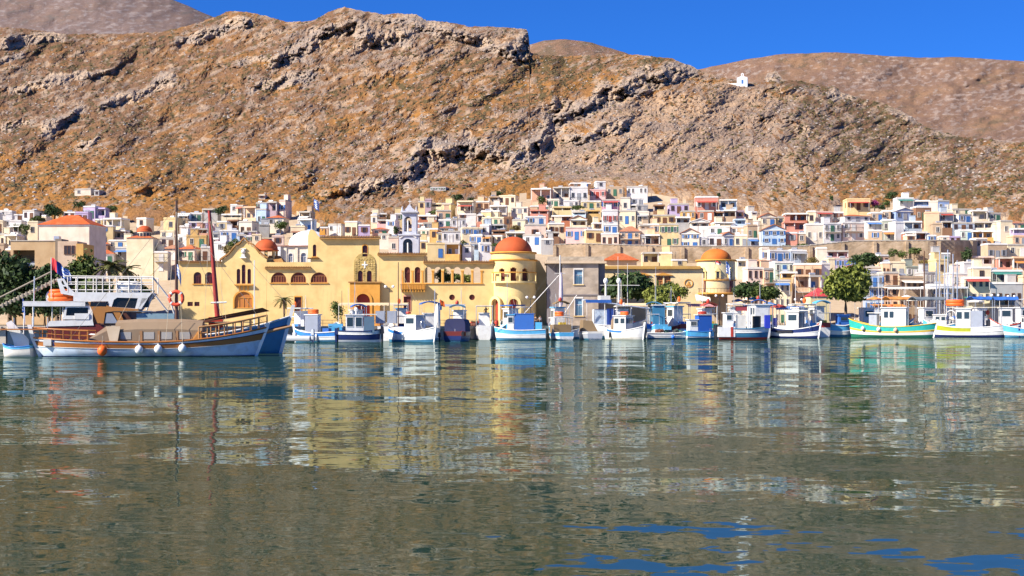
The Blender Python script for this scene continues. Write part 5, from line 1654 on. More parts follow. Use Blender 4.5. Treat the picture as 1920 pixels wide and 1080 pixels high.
# ------------------------------------------------------------------ little domed chapel, left
g = at(265, 480, 352)
ch = empty('chapel', g, 0, 'small cream chapel with a red dome on a round drum among the left houses', 'chapel')
k = 352 / F
MB().box(-28 * k, 22 * k, 0, 7, -6, 34 * k).build('wall', wall_mat('cream'), ch)
MB().add([(-29 * k, -.2, 34 * k), (23 * k, -.2, 34 * k), (23 * k, 7.2, 34 * k), (-29 * k, 7.2, 34 * k), (-6 * k, 3.4, 42 * k), (2 * k, 3.4, 42 * k)], [(0, 1, 5, 4), (1, 2, 5), (2, 3, 4, 5), (3, 0, 4), (3, 2, 1, 0)]).build('roof', M_TILE, ch)
b = MB(); b.lathe([(13 * k, 34 * k), (13 * k, 47 * k)], 16, cx=0, cy=3, smooth=False); dr = b.build('drum', wall_mat('cream'), ch)
for i in range(6):
    t_ = -math.pi / 2 + (i - 2.5) * .5
    MB().box(-.28, .28, -.06, .05, 37 * k, 44 * k).build('window', M_PANE, dr, (13 * k * math.cos(t_), 3 + 13 * k * math.sin(t_), 0), t_ + math.pi / 2)
b = MB(); b.lathe([(14 * k, 46.5 * k), (14.5 * k, 48 * k)] + [(14 * k * math.cos(i * math.pi / 20), 48 * k + 10.5 * k * math.sin(i * math.pi / 20)) for i in range(11)], 24, cx=0, cy=3); b.build('dome', M_DOME, ch)

# ------------------------------------------------------------------ chapel on the ridge
yy = float(depth0(1392, 157)) - 6
g = at(1392, 157, yy); k = yy / F * .84
rc = empty('chapel', g, math.radians(-12), 'tiny white chapel alone on the rocky ridge under the sky', 'chapel')
MB().box(-12 * k, 11 * k, 0, 6.5, -4, 14 * k).build('wall', plaster('ridge_white', (.82, .84, .88), streak=.1), rc)
b = MB(); b.prism([(-12 * k, 14 * k), (11 * k, 14 * k), (-.5 * k, 17.5 * k)], .003, 6.49); b.build('roof', plaster('ridge_white', (.82, .84, .88)), rc)
b = MB(); b.prism([(-3 * k, 16 * k), (3 * k, 16 * k), (3 * k, 22 * k), (0, 24.5 * k), (-3 * k, 22 * k)], -.1, .7, holes=[[(-1.2 * k, 18 * k), (1.2 * k, 18 * k), (1.2 * k, 21 * k), (-1.2 * k, 21 * k)]]); b.build('bell_gable', plaster('ridge_white', (.82, .84, .88)), rc)
MB().box(-.5, .5, -.06, .05, 0, 2.0).build('door', SHUT['blue'], rc)
MB().box(-34 * k, -12.2 * k, .5, 1.0, -4, 2.2 * k).build('yard_wall', M_TRIM, rc)

# ------------------------------------------------------------------ the long retaining wall
m_ret = stonework('retaining_stone', (.42, .31, .20), (.50, .38, .26), .7)
rw_pts = [(1040, 374), (1090, 373), (1250, 371), (1450, 370), (1640, 369), (1745, 368), (1795, 371), (1830, 378), (1858, 392), (1880, 408)]
root = empty('retaining_wall', at(1400, 500, 370), 0, 'long tan retaining wall under the upper terrace of houses', 'wall')
tp_ = lambda px: float(np.interp(px, [1040, 1090, 1180, 1300, 1500, 1600, 1750, 1800, 1880], [459, 457, 460, 462, 462, 452, 451, 450, 452]))
b = MB()
up_ = []
xs_ = np.linspace(1040, 1880, 85)
vs, fs = [], []
for px in xs_:
    Y = float(np.interp(px, [p[0] for p in rw_pts], [p[1] for p in rw_pts]))
    p = at(px, tp_(px), Y) - root.location
    bz = at(px, 500, Y).z - root.location.z - 3
    vs += [(p.x, p.y, bz), (p.x, p.y - .0, p.z), (p.x, p.y + .8, p.z), (p.x, p.y + .8, bz)]
for i in range(len(xs_) - 1):
    a = i * 4
    fs += [(a, a + 4, a + 5, a + 1), (a + 1, a + 5, a + 6, a + 2), (a + 2, a + 6, a + 7, a + 3)]
b.add(vs, fs); b.build('wall_body', m_ret, root)
pier = MB().box(-.4, .4, -.5, .05, -3, 3.2).mesh('pier', m_ret)
for i in range(0, 84, 6):
    v = vs[i * 4 + 1]
    inst(pier, 'pier', root, (v[0], v[1], v[2] - 3.4))
cp_ = MB().box(-1.0, 1.0, -.1, .9, 0, .18).mesh('coping_stone', M_SLAB)
for i in range(0, 74):
    v, v2 = vs[i * 4 + 1], vs[i * 4 + 5]
    o = inst(cp_, 'coping_stone', root, ((v[0] + v2[0]) / 2, (v[1] + v2[1]) / 2, (v[2] + v2[2]) / 2 + .004), ((v2[0] - v[0]) / 2 * .98, 1, 1))
# ================================================================== TREES
M_BARK = plaster('bark', (.16, .11, .075), .95, streak=.2)
LEAF = {'dark': leaf_mat('leaf_dark', (.016, .034, .012), (.05, .085, .022)), 'mid': leaf_mat('leaf_mid', (.03, .055, .012), (.10, .135, .03)),
        'olive': leaf_mat('leaf_olive', (.06, .085, .014), (.20, .22, .04)), 'palm': leaf_mat('leaf_palm', (.05, .07, .02), (.16, .15, .05)),
        'dry': leaf_mat('leaf_dry', (.10, .085, .025), (.22, .16, .05)), 'flower': leaf_mat('flower_purple', (.22, .03, .12), (.38, .06, .20))}
TREES = []


def crown_mesh(name, rx, ry, rz, n, leaf, mat, seed, lumps=9):
    rng = np.random.default_rng(seed)
    # several unequal boughs, each a shell of leaves
    cs, rs = [], []
    for i in range(lumps):
        a = rng.random() * 6.283; u = rng.random() ** .5 * .66
        cs.append((math.cos(a) * u * rx, math.sin(a) * u * ry, (rng.random() * 1.35 - .72) * rz * (1 - .5 * u)))
        rs.append(.40 + .26 * rng.random())
    cs = np.array(cs); rs = np.array(rs)
    k = rng.integers(0, lumps, n)
    d = rng.normal(size=(n, 3)); d /= np.linalg.norm(d, axis=1)[:, None]
    d[:, 2] = np.where(d[:, 2] < -.6, -d[:, 2], d[:, 2])
    rad = rs[k] * (1.12 - .6 * rng.random(n) ** 1.5) * (1 + .35 * (rng.random(n) > .93))
    P = cs[k] + d * rad[:, None] * np.array([rx, ry, rz])
    # each leaf clump: two crossed quads, loosely along the shell
    nrm = d + .9 * rng.normal(size=(n, 3)); nrm /= np.linalg.norm(nrm, axis=1)[:, None]
    t = np.cross(nrm, rng.normal(size=(n, 3))); t /= np.linalg.norm(t, axis=1)[:, None]
    s = np.cross(nrm, t)
    L = leaf * (.6 + .8 * rng.random(n))[:, None]
    V = np.stack([P - t * L - s * L * .2, P + s * L * .55, P + t * L + s * L * .1, P - s * L * .6], 1).reshape(-1, 3)
    Fq = np.arange(n * 4).reshape(-1, 4)
    return fast_mesh(name, V, Fq, mat)


def tree(px, py, rxp, ryp, Y, kind, label, base_py=None, n=900, name='tree', group=None, seed=None, cat='tree'):
    k = Y / F
    c = at(px, py, Y)
    gz = QZ if Y < 300 and base_py is None else (at(px, base_py or (py + ryp * 1.05), Y).z)
    if Y < 300: gz = QZ
    root = empty(name, (c.x, Y, gz), 0, label, cat, group)
    rx, rz = rxp * k, ryp * k
    hc = c.z - gz
    seed = seed if seed is not None else int(px * 7 + py)
    cm = link_mesh(crown_mesh('crown', rx, rx * .9, rz, int(n * 1.5), max(.16, min(.42, rx * .11)), LEAF[kind], seed, 11 if n > 900 else 7), 'crown', root)
    cm.location = (0, 0, hc)
    r = random.Random(seed)
    b = MB()
    tr = max(.08, rx * .07)
    top = (r.uniform(-.1, .1) * rx, 0, hc - rz * .35)
    b.tube([(0, 0, -1.0), (r.uniform(-.1, .1), 0, max(.2, hc * .45)), top], [tr * 1.3, tr, tr * .7], 7)
    for i in range(5):
        a = r.uniform(0, 6.28)
        e = (top[0] + math.cos(a) * rx * .55, math.sin(a) * rx * .5, hc + r.uniform(-.1, .4) * rz)
        m_ = ((top[0] + e[0]) * .5, (top[1] + e[1]) * .5, (top[2] + e[2]) * .5 + .1 * rz)
        b.tube([top, m_, e], [tr * .6, tr * .4, tr * .15], 5)
    b.build('trunk', M_BARK, root)
    return root


def palm(px, py_top, Y, label, h=None, fl=2.4, n=22, seed=1, group=None):
    c = at(px, py_top, Y)
    gz = QZ
    root = empty('palm_tree', (c.x, Y, gz), 0, label, 'palm tree', group)
    hc = c.z - gz - fl * .25
    r = random.Random(seed)
    MB().tube([(0, 0, -.5), (.08, 0, hc * .5), (0, 0, hc)], [.26, .2, .17], 8).build('trunk', M_BARK, root)
    for i in range(n):
        a = 6.283 * i / n * 2.4 + r.uniform(-.2, .2)
        up = r.uniform(.1, 1.1)
        b = MB()
        pts = []
        for j in range(7):
            t = j / 6
            rad = fl * t * math.cos(up * (1 - t * .6)) * .95
            zz = fl * (math.sin(up) * t - (0.55 + .35 * (1 - up)) * t * t)
            pts.append(Vector((math.cos(a) * rad, math.sin(a) * rad, zz)))
        sdir = Vector((-math.sin(a), math.cos(a), 0))
        for j in range(6):      # leaflets either side of the rib
            for s in (-1, 1):
                w = .42 * fl / 2.4 * (1 - .75 * abs(j / 6 - .3))
                p, q = pts[j], pts[j + 1]
                m_ = p.lerp(q, .45)
                b.add([p, m_, m_ + sdir * s * w + (q - p) * .5 + Vector((0, 0, -.25 * w)), p + sdir * s * w * .8 + (q - p) * .35 + Vector((0, 0, -.3 * w))], [(0, 1, 2, 3)])
                b.add([m_, q, q + sdir * s * w * .9 + (q - p) * .4 + Vector((0, 0, -.3 * w)), m_ + sdir * s * w * .95 + (q - p) * .6 + Vector((0, 0, -.25 * w))], [(0, 1, 2, 3)])
        b.build('frond', LEAF['palm'], root, (0, 0, hc))
    return root


tree(18, 522, 52, 50, 262, 'dark', 'big dark green tree at the far left edge of the quay', n=3200)
tree(84, 535, 44, 38, 259, 'dark', 'dark bushy tree behind the flags of the excursion boat', n=2600)
tree(150, 520, 34, 36, 262, 'mid', 'mid green tree between the dark bush and the palm', n=2000)
tree(-50, 520, 50, 50, 264, 'dark', 'dark tree outside the left end of the quay', n=1500)
palm(205, 492, 262, 'tall palm with yellowing fronds above the white upper deck', fl=3.6, n=26, seed=2)
palm(236, 500, 268, 'lower palm standing right of the tall yellowing palm', fl=3.0, n=22, seed=5)
palm(532, 558, 258, 'small palm in front of the palace beside the blue bow', fl=2.0, n=18, seed=8)
tree(633, 582, 17, 19, 256, 'mid', 'dark potted bush beside the palace portal', n=500, name='bush', cat='bush')
tree(1176, 538, 47, 27, 268, 'dark', 'broad dark ficus in front of the low yellow hall', n=3600)
tree(1241, 557, 31, 20, 262, 'olive', 'round light olive green tree right of the dark ficus', n=1800)
tree(1268, 548, 22, 14, 266, 'olive', 'smaller loose tree leaning right behind the light round tree', n=900)
tree(1248, 538, 15, 11, 274, 'dark', 'small dark tree below the pedimented windows', n=600)
tree(1402, 545, 26, 18, 272, 'dark', 'dark green street tree right of the orange domed tower', n=1300)
tree(1437, 550, 26, 15, 270, 'mid', 'mid green street tree next to the dark one by the tower', n=1200)
tree(1586, 538, 40, 36, 268, 'olive', 'large round olive green tree on the right waterfront', n=4200)
tree(1622, 488, 24, 13, 330, 'dark', 'dark bushy tree under the long retaining wall', n=1200, base_py=502)
tree(828, 517, 16, 14, 277, 'mid', 'garden tree seen through the second open palace arch', n=700)
tree(850, 524, 18, 11, 276, 'mid', 'low garden tree seen through the third open palace arch', n=700)
tree(872, 525, 16, 11, 277, 'olive', 'pale garden tree seen through the fourth open palace arch', n=600)
HT = [(102, 394, 20, 11, 'dark', 'dark scrub tree above the big red hip roof'), (148, 384, 12, 7, 'dark', 'dark small tree just above the lilac house'), (210, 394, 11, 8, 'mid', 'bright green tree right of the lilac house'), (35, 428, 10, 9, 'mid', 'green tree among the white houses at far left'),
      (50, 432, 8, 10, 'mid', 'green garden tree left of the big red hip roof'), (244, 437, 7, 6, 'dark', 'dark little tree left of the domed chapel'), (183, 440, 5, 4, 'dark', 'tiny dark tree beside the big red roofed house'), (415, 396, 13, 9, 'dark', 'dark tree behind the grey roof of the left terraces'), (526, 422, 14, 9, 'mid', 'green tree at the right end of the left houses'),
      (437, 459, 14, 12, 'mid', 'green tree behind the palace gable'), (424, 470, 12, 9, 'dry', 'dry yellowish tree beside the palace gable'), (856, 371, 12, 9, 'dark', 'round dark tree above the yellow loggia house'), (882, 374, 8, 4, 'dark', 'low dark shrub right of the round dark tree'), (870, 459, 9, 15, 'mid', 'tall rounded green tree above the palace loggia'),
      (1016, 376, 11, 9, 'mid', 'bright green tree below the salmon house'), (1082, 391, 11, 5, 'mid', 'low green bush between the yellow houses'), (812, 398, 9, 5, 'mid', 'small green bush right of the belfry top'), (930, 362, 14, 5, 'dark', 'flat dark bush on the grassy top of the town'), (963, 428, 14, 5, 'dry', 'dry olive hedge above the round tower dome'),
      (1640, 381, 11, 8, 'flower', 'purple flowering bougainvillea beside the yellow villa'), (1650, 389, 10, 6, 'dark', 'dark green hedge under the purple bougainvillea'), (1672, 367, 12, 7, 'dark', 'dark tree above the green awning house'), (1698, 371, 9, 5, 'dark', 'second dark tree right of the first above the green awning'), (1664, 381, 7, 6, 'mid', 'little green tree between bougainvillea and gabled blue house'),
      (1674, 477, 11, 10, 'mid', 'green fig tree at the foot of the retaining wall'), (1692, 477, 8, 7, 'mid', 'smaller fig tree right of the first at the wall foot'), (1714, 471, 13, 8, 'mid', 'green bush high on the dry bank under the wall'), (1807, 480, 14, 18, 'dark', 'dark tall tree in the shade of the curved wall'), (1772, 462, 14, 4, 'dry', 'dry creeper hanging over the wall corner'),
      (1472, 463, 9, 4, 'mid', 'small bush on the bank under the gabled blue house'), (1503, 462, 11, 5, 'mid', 'low green bush on the bank left of the white stair tower'), (1700, 492, 12, 5, 'dry', 'dry bush on the bank below the fig tree'), (1735, 494, 12, 6, 'dry', 'dry garden shrub beside the sailboat masts'), (1522, 490, 12, 7, 'dry', 'dry yellow bush beside the white stair tower'),
      (742, 432, 6, 9, 'dark', 'dark cypress-like tree left of the belfry'), (1348, 366, 3, 3, 'dark', 'tiny dark shrub right above the coral house'), (1712, 408, 5, 6, 'dark', 'dark green creeper beside the gabled blue house'), (930, 460, 9, 4, 'mid', 'low green hedge left of the red dome'), (1560, 372, 4, 5, 'dark', 'small dark tree on the stony slope above the yellow villa'),
      (122, 412, 9, 5, 'dark', 'dark shrub behind the top of the big red roof'), (70, 410, 12, 6, 'mid', 'green shrub left of the big red roof top'), (345, 405, 6, 4, 'dark', 'small shrub above the yellow wall on the left slope'), (1745, 470, 6, 5, 'dark', 'dark shrub at the right end of the dry bank')]
for px, py, rx, ry, kd, lb in HT:
    tree(px, py, rx, ry, float(depth0(px, py + ry)) - 2.5, kd, lb, base_py=py + ry, n=260 + rx * 22, name='tree' if 'tree' in lb else 'shrub', cat='tree' if 'tree' in lb else 'shrub')
for px, py, rx, ry, Y, kd, lb in [(28, 572, 40, 24, 252, 'dark', 'dark low bush filling the foot of the far left trees'), (92, 575, 30, 20, 250, 'dark', 'low dark bush behind the aft roof of the excursion boat'), (175, 548, 34, 24, 258, 'mid', 'mid green bush behind the white upper deck rail'), (262, 545, 26, 22, 262, 'dark', 'dark bush behind the struts of the excursion boat')]:
    tree(px, py, rx, ry, Y, kd, lb, n=1100, name='bush', cat='bush')
# ================================================================== BOATS
BP = {}


def bp(name, col, rough=.35, dirt=.3):
    return paint('boat_' + name, col, rough, dirt=dirt + .12, scale=1.6)


B_WHITE = bp('white', (.80, .79, .76)); B_OFF = bp('off_white', (.72, .69, .62)); B_BLUE = bp('blue', (.04, .22, .62)); B_SKY = bp('sky_blue', (.10, .42, .72)); B_NAVY = bp('navy', (.02, .035, .14))
B_GREEN = bp('sea_green', (.03, .42, .36)); B_LIME = bp('lime', (.42, .44, .03)); B_RED = bp('red', (.48, .05, .03)); B_MAROON = bp('maroon', (.16, .03, .025)); B_GREY = bp('grey', (.40, .43, .48))
B_BROWN = paint('varnish', (.38, .14, .035), .35, dirt=.4); B_DBROWN = paint('dark_varnish', (.11, .04, .02), .4, dirt=.3); B_ANTI = bp('antifouling', (.10, .025, .03)); B_BLACK = paint('outboard_black', (.025, .025, .03), .3)
B_ORANGE = bp('orange', (.85, .14, .02), .5, .1); B_TEAL = bp('teal_blue', (.05, .20, .34)); B_PALE = bp('pale_blue', (.54, .63, .73), dirt=.55); B_YEL = bp('yellow', (.75, .48, .05)); B_PINK = bp('pink', (.80, .12, .22))
M_CANVAS = plaster('canvas', (.28, .20, .13), .9, streak=.2); M_TARP = paint('blue_tarp', (.03, .13, .45), .7); M_TARPN = paint('navy_tarp', (.025, .03, .09), .8); M_TARPG = paint('grey_tarp', (.30, .33, .40), .75); M_TARPB = paint('brown_tarp', (.22, .15, .08), .85)
M_STEEL = paint('stainless', (.72, .72, .72), .25, .6); M_ROPE = paint('rope', (.42, .36, .27), .9); M_BGLASS = glass_dark('boat_glass', (.03, .05, .07), .08); M_WHITEC = paint('white_canvas', (.78, .74, .66), .8)
M_BGLASS2 = glass_dark('tinted_window', (.012, .012, .014), .25)


class Hull:
    """lofted hull: +x bow, +y port; bands of paint are separate meshes"""

    def __init__(s, L, B, F0, Sb, Ss, draft=.5, transom=False, rake=.12, n=20, fine=1.0, flare=.14):
        s.L, s.B, s.n, s.transom = L, B, n, transom
        s.st = []
        for i in range(n + 1):
            u = -1 + 2 * i / n
            if u >= 0: bd = max(0, 1 - u ** (2.3 / fine)) ** .85
            elif transom: bd = 1 - .22 * abs(u) ** 2
            else: bd = max(0, 1 - abs(u) ** 2.9) ** .72
            zs = F0 + (Sb * u ** 2 if u > 0 else Ss * u ** 2)
            s.st.append((u, max(.012, bd * B / 2), zs))
        s.draft, s.rake, s.flare = draft, rake, flare

    def pt(s, i, t, side):
        """t: 0 keel, .4 waterline, 1 sheer"""
        u, bd, zs = s.st[i]
        if t <= .4: z = -s.draft * (1 - t / .4) * (1 - .5 * abs(u) ** 4)
        else: z = zs * (t - .4) / .6
        w = math.sin(min(1, t / .62) * math.pi / 2) ** .8
        w = w * (1 - s.flare * (1 - t)) if t > .4 else w * (1 - s.flare * .6)
        e = abs(u) ** 5
        x = s.L / 2 * u * (1 - (s.rake if u > 0 else s.rake * .7 * (0 if s.transom else 1)) * (1 - t) * e)
        return Vector((x, side * bd * w, z))

    def band(s, name, mat, t0, t1, parent, out=0.0, k=5, i0=0, i1=None, endcap=True):
        i1 = i1 if i1 is not None else s.n
        b = MB()
        ts = [t0 + (t1 - t0) * j / k for j in range(k + 1)]
        for side in (1, -1):
            vs = []
            for i in range(i0, i1 + 1):
                for t in ts:
                    p = s.pt(i, t, side); p.y += side * out
                    vs.append(p)
            fs = []
            for i in range(i1 - i0):
                for j in range(k):
                    a = i * (k + 1) + j
                    f = (a, a + 1, a + k + 2, a + k + 1)
                    fs.append(f if side > 0 else f[::-1])
            b.add(vs, fs, smooth=True)
        if s.transom and i0 == 0 and endcap:
            vs = [s.pt(0, t, 1) for t in ts] + [s.pt(0, t, -1) for t in reversed(ts)]
            b.add(vs, [tuple(range(len(vs)))])
        return b.build(name, mat, parent)

    def deck(s, mat, parent, drop=.18, name='deck'):
        b = MB(); vs = []
        for i in range(s.n + 1):
            for side in (1, -1):
                p = s.pt(i, .97, side); p.z = s.st[i][2] - drop; p.y *= .96
                vs.append(p)
        b.add(vs, [(2 * i, 2 * i + 1, 2 * i + 3, 2 * i + 2) for i in range(s.n)])
        return b.build(name, mat, parent)

    def rail(s, name, mat, parent, t=1.0, r=.05, i0=0, i1=None, dz=0, seg=5):
        i1 = i1 if i1 is not None else s.n
        for side in (1, -1):
            MB().tube([s.pt(i, t, side) + Vector((0, side * .01, dz)) for i in range(i0, i1 + 1)], r, seg).build(name, mat, parent)

    def stem(s, mat, parent, top=.35, w=.09, stern=False, name='stem_post'):
        i = 0 if stern else s.n
        d = -1 if stern else 1
        pts = [s.pt(i, t, 1) for t in (0, .2, .4, .6, .8, 1.0)]
        b = MB(); vs = []
        for p in pts + [pts[-1] + Vector((d * top * .25, 0, top))]:
            for dx, dy in ((-.16, -w), (-.16, w), (.14, w), (.14, -w)):
                vs.append((p.x + d * dx, dy, p.z))
        fs = []
        for j in range(len(pts)):
            for k in range(4): fs.append((j * 4 + k, j * 4 + (k + 1) % 4, j * 4 + 4 + (k + 1) % 4, j * 4 + 4 + k))
        fs.append(tuple(len(vs) - 4 + k for k in range(4)))
        return b.add(vs, fs).build(name, mat, parent)


def boat_root(px0, px1, Y, head, B, label, cat='fishing boat', group=None, name='fishing_boat', vz=None):
    """an Empty on the water; returns it and the hull length that spans px0..px1 (drawn at 231 m, scaled to its own distance)"""
    a = math.radians(head)
    k = Y / F
    if vz:
        root, L = boat_root(px0, px1, 231.0, head, B, label, cat, group, name)
        root.location = (((px0 + px1) / 2 - 960) * k, Y, 0)
        root.scale = (Y / 231.0, Y / 231.0, Y / 231.0 * vz)
        return root, L
    L = max(2.5, ((px1 - px0) * k - B * abs(math.sin(a)) * .6) / max(.3, abs(math.cos(a))))
    root = empty(name, ((((px0 + px1) / 2) - 960) * k, Y, 0), a, label, cat, group)
    return root, L


def cabin(parent, x0, x1, w, z0, h, mat, roof_mat=None, side_mat=None, over=.18, wins=2, front_win=True, slope=.0, name='wheelhouse', wtop=.55, wh=.32, roof_name='cabin_roof', aft_win=False):
    b = MB()
    hw = w / 2
    vs = [(x0, -hw, z0), (x1, -hw, z0), (x1, hw, z0), (x0, hw, z0), (x0, -hw * .95, z0 + h), (x1 - slope, -hw * .95, z0 + h), (x1 - slope, hw * .95, z0 + h), (x0, hw * .95, z0 + h)]
    b.add(vs, [(0, 1, 5, 4), (2, 3, 7, 6), (3, 0, 4, 7)], 0); b.add([vs[i] for i in (1, 2, 6, 5)], [(0, 1, 2, 3)], 1); b.add([vs[i] for i in (4, 5, 6, 7)], [(0, 1, 2, 3)])
    c = b.build(name, [mat, side_mat or mat], parent)
    MB().box(x0 - over, x1 - slope + over, -hw - over * .6, hw + over * .6, z0 + h + .003, z0 + h + .09).build(roof_name, roof_mat or mat, c)
    zz = z0 + h * wtop
    for side in (-1, 1):
        for i in range(wins):
            l = x1 - x0 - slope
            a0, a1 = x0 + l * (i + .15) / wins, x0 + l * (i + .85) / wins
            yy = side * (hw * (1 - .05 * wtop) + .004)
            o = MB().box(a0, a1, min(yy, yy + side * .03), max(yy, yy + side * .03), zz, zz + h * wh).build('window', M_BGLASS, c)
            fr = MB()
            fr.prism([(a0 - .05, zz - .05), (a1 + .05, zz - .05), (a1 + .05, zz + h * wh + .05), (a0 - .05, zz + h * wh + .05)], min(yy, yy + side * .05), max(yy, yy + side * .05), holes=[[(a0, zz), (a1, zz), (a1, zz + h * wh), (a0, zz + h * wh)]])
            fr.build('window_frame', mat, o)
    if front_win:
        for y in ((-.5, 0, .5) if w > 1.9 else (-.25, .25)):
            ww = w * (.13 if w > 1.9 else .19)
            xx = lambda f: x1 - slope * f + .004
            b = MB(); b.add([(xx(wtop), y * w * .56 - ww, zz), (xx(wtop), y * w * .56 + ww, zz), (xx(wtop + wh) + .0, y * w * .56 + ww, zz + h * wh), (xx(wtop + wh), y * w * .56 - ww, zz + h * wh)], [(0, 1, 2, 3)])
            b.build('window', M_BGLASS, c)
    return c


def canopy(parent, x0, x1, w, z, mat, posts_z, sag=.06, name='canopy', post=True, arch=0.0):
    b = MB(); nx, ny = 6, 6
    vs = []
    for i in range(nx + 1):
        for j in range(ny + 1):
            u, v = i / nx, j / ny
            vs.append((x0 + (x1 - x0) * u, -w / 2 + w * v, z + arch * math.sin(math.pi * v) - sag * abs(math.sin(math.pi * u * 2)) ))
    n1 = len(vs)
    vs2 = [(v[0], v[1], v[2] - .05) for v in vs]
    fs = []
    for i in range(nx):
        for j in range(ny):
            a = i * (ny + 1) + j
            q = (a, a + ny + 1, a + ny + 2, a + 1)
            fs.append(q); fs.append(tuple(k + n1 for k in reversed(q)))
    edge = [i * (ny + 1) for i in range(nx + 1)] + [nx * (ny + 1) + j for j in range(1, ny + 1)] + [i * (ny + 1) + ny for i in range(nx - 1, -1, -1)] + [j for j in range(ny - 1, 0, -1)]
    for p, q in zip(edge, edge[1:] + edge[:1]): fs.append((p, p + n1, q + n1, q))
    c = b.add(vs + vs2, fs, smooth=False).build(name, mat, parent)
    if post:
        for x in (x0 + .1, x1 - .1):
            for y in (-w / 2 + .06, w / 2 - .06):
                MB().tube([(x, y, posts_z), (x, y, z - .04)], .035, 5).build('post', M_STEEL, c)
    return c


def mast(parent, x, z0, h, mat=None, r=.06, boom=0, stays=(), name='mast'):
    m = MB().tube([(x, 0, z0), (x, 0, z0 + h)], [r, r * .6], 7).build(name, mat or M_TRIM, parent)
    if boom: MB().tube([(x, 0, z0 + h * .2), (x + boom, 0, z0 + h * .26)], r * .7, 6).build('boom', mat or M_TRIM, m)
    for p in stays: MB().tube([(x, 0, z0 + h * .96), p], .016, 3, cap=False).build('stay', M_ROPE, m)
    return m


def outboard(parent, x, y=0, z=.6, s=1.0, mat=None):
    b = MB()
    b.add([(x - .28 * s, y - .17 * s, z), (x + .12 * s, y - .17 * s, z), (x + .12 * s, y + .17 * s, z), (x - .28 * s, y + .17 * s, z), (x - .22 * s, y - .13 * s, z + .48 * s), (x + .06 * s, y - .13 * s, z + .42 * s), (x + .06 * s, y + .13 * s, z + .42 * s), (x - .22 * s, y + .13 * s, z + .48 * s)],
          [(0, 3, 2, 1), (4, 5, 6, 7), (0, 1, 5, 4), (2, 3, 7, 6), (1, 2, 6, 5), (3, 0, 4, 7)])
    o = b.build('outboard_motor', mat or B_BLACK, parent)
    MB().box(x - .18 * s, x + .02 * s, y - .07 * s, y + .07 * s, z - .95 * s, z - .003).build('motor_leg', mat or B_BLACK, o)
    b = MB(); b.tube([(x - .34 * s, y, z - .82 * s), (x + .05 * s, y, z - .82 * s)], [.06 * s, .09 * s], 8)
    for k in range(3):
        a = k * 2.094
        b.add([(x - .36 * s, y, z - .82 * s), (x - .33 * s, y + .16 * s * math.cos(a), z - .82 * s + .16 * s * math.sin(a)), (x - .39 * s, y + .16 * s * math.cos(a + .7), z - .82 * s + .16 * s * math.sin(a + .7))], [(0, 1, 2), (2, 1, 0)])
    b.build('propeller', M_STEEL, o)
    return o


def place(root, lx, ly, lz):
    sc = root.scale
    return root.location + Matrix.Rotation(root.rotation_euler.z, 4, 'Z') @ Vector((lx * sc[0], ly * sc[1], lz * sc[2]))


def fender(root, lx, ly, z, r, mat, label, group=None, name='fender', rope=.8, cat='fender'):
    """a float hanging on the boat's side: a thing of its own"""
    o = empty(name, place(root, lx, ly, z), 0, label, cat, group)
    MB().ball((0, 0, 0), r, 14, 10, sz=1.08).build('ball', mat, o)
    b = MB(); b.tube([(0, 0, r), (0, 0, r + .12)], .05, 6); b.build('eye', mat, o)
    MB().tube([(0, 0, r + .1), (0, .12, r + rope)], .018, 4).build('rope', M_ROPE, o)
    return o


def long_fender(root, lx, ly, z, label, group=None, mat=None):
    o = empty('fender', place(root, lx, ly, z), 0, label, 'fender', group)
    o.scale = (1.2, 1.2, 1.5)
    MB().lathe([(.02, -.32), (.11, -.24), (.12, 0), (.11, .24), (.02, .32)], 10).build('ball', mat or B_WHITE, o)
    MB().tube([(0, 0, .3), (0, .05, .7)], .015, 4).build('rope', M_ROPE, o)




def life_raft(root, lx, ly, lz, label, s=1.0, name='life_raft', mat=None):
    o = empty(name, place(root, lx, ly, lz), root.rotation_euler.z, label, 'life raft')
    o.scale = (root.scale[0], root.scale[1], (root.scale[2] + root.scale[0]) / 2)
    b = MB(); n = 20
    for k in range(2):
        pts = [(.62 * s * math.cos(6.2832 * i / n), .42 * s * math.sin(6.2832 * i / n), .14 * s + .2 * s * k) for i in range(n + 1)]
        b.tube(pts, .13 * s, 8, cap=False)
    b.build('tube', mat or B_ORANGE, o)
    MB().box(-.5 * s, .5 * s, -.3 * s, .3 * s, .1 * s, .2 * s).build('floor', mat or B_ORANGE, o)
    MB().tube([(.66 * s * math.cos(6.2832 * i / n), .46 * s * math.sin(6.2832 * i / n), .24 * s) for i in range(n + 1)], .03, 4, cap=False).build('grab_line', M_TRIM, o)
    return o


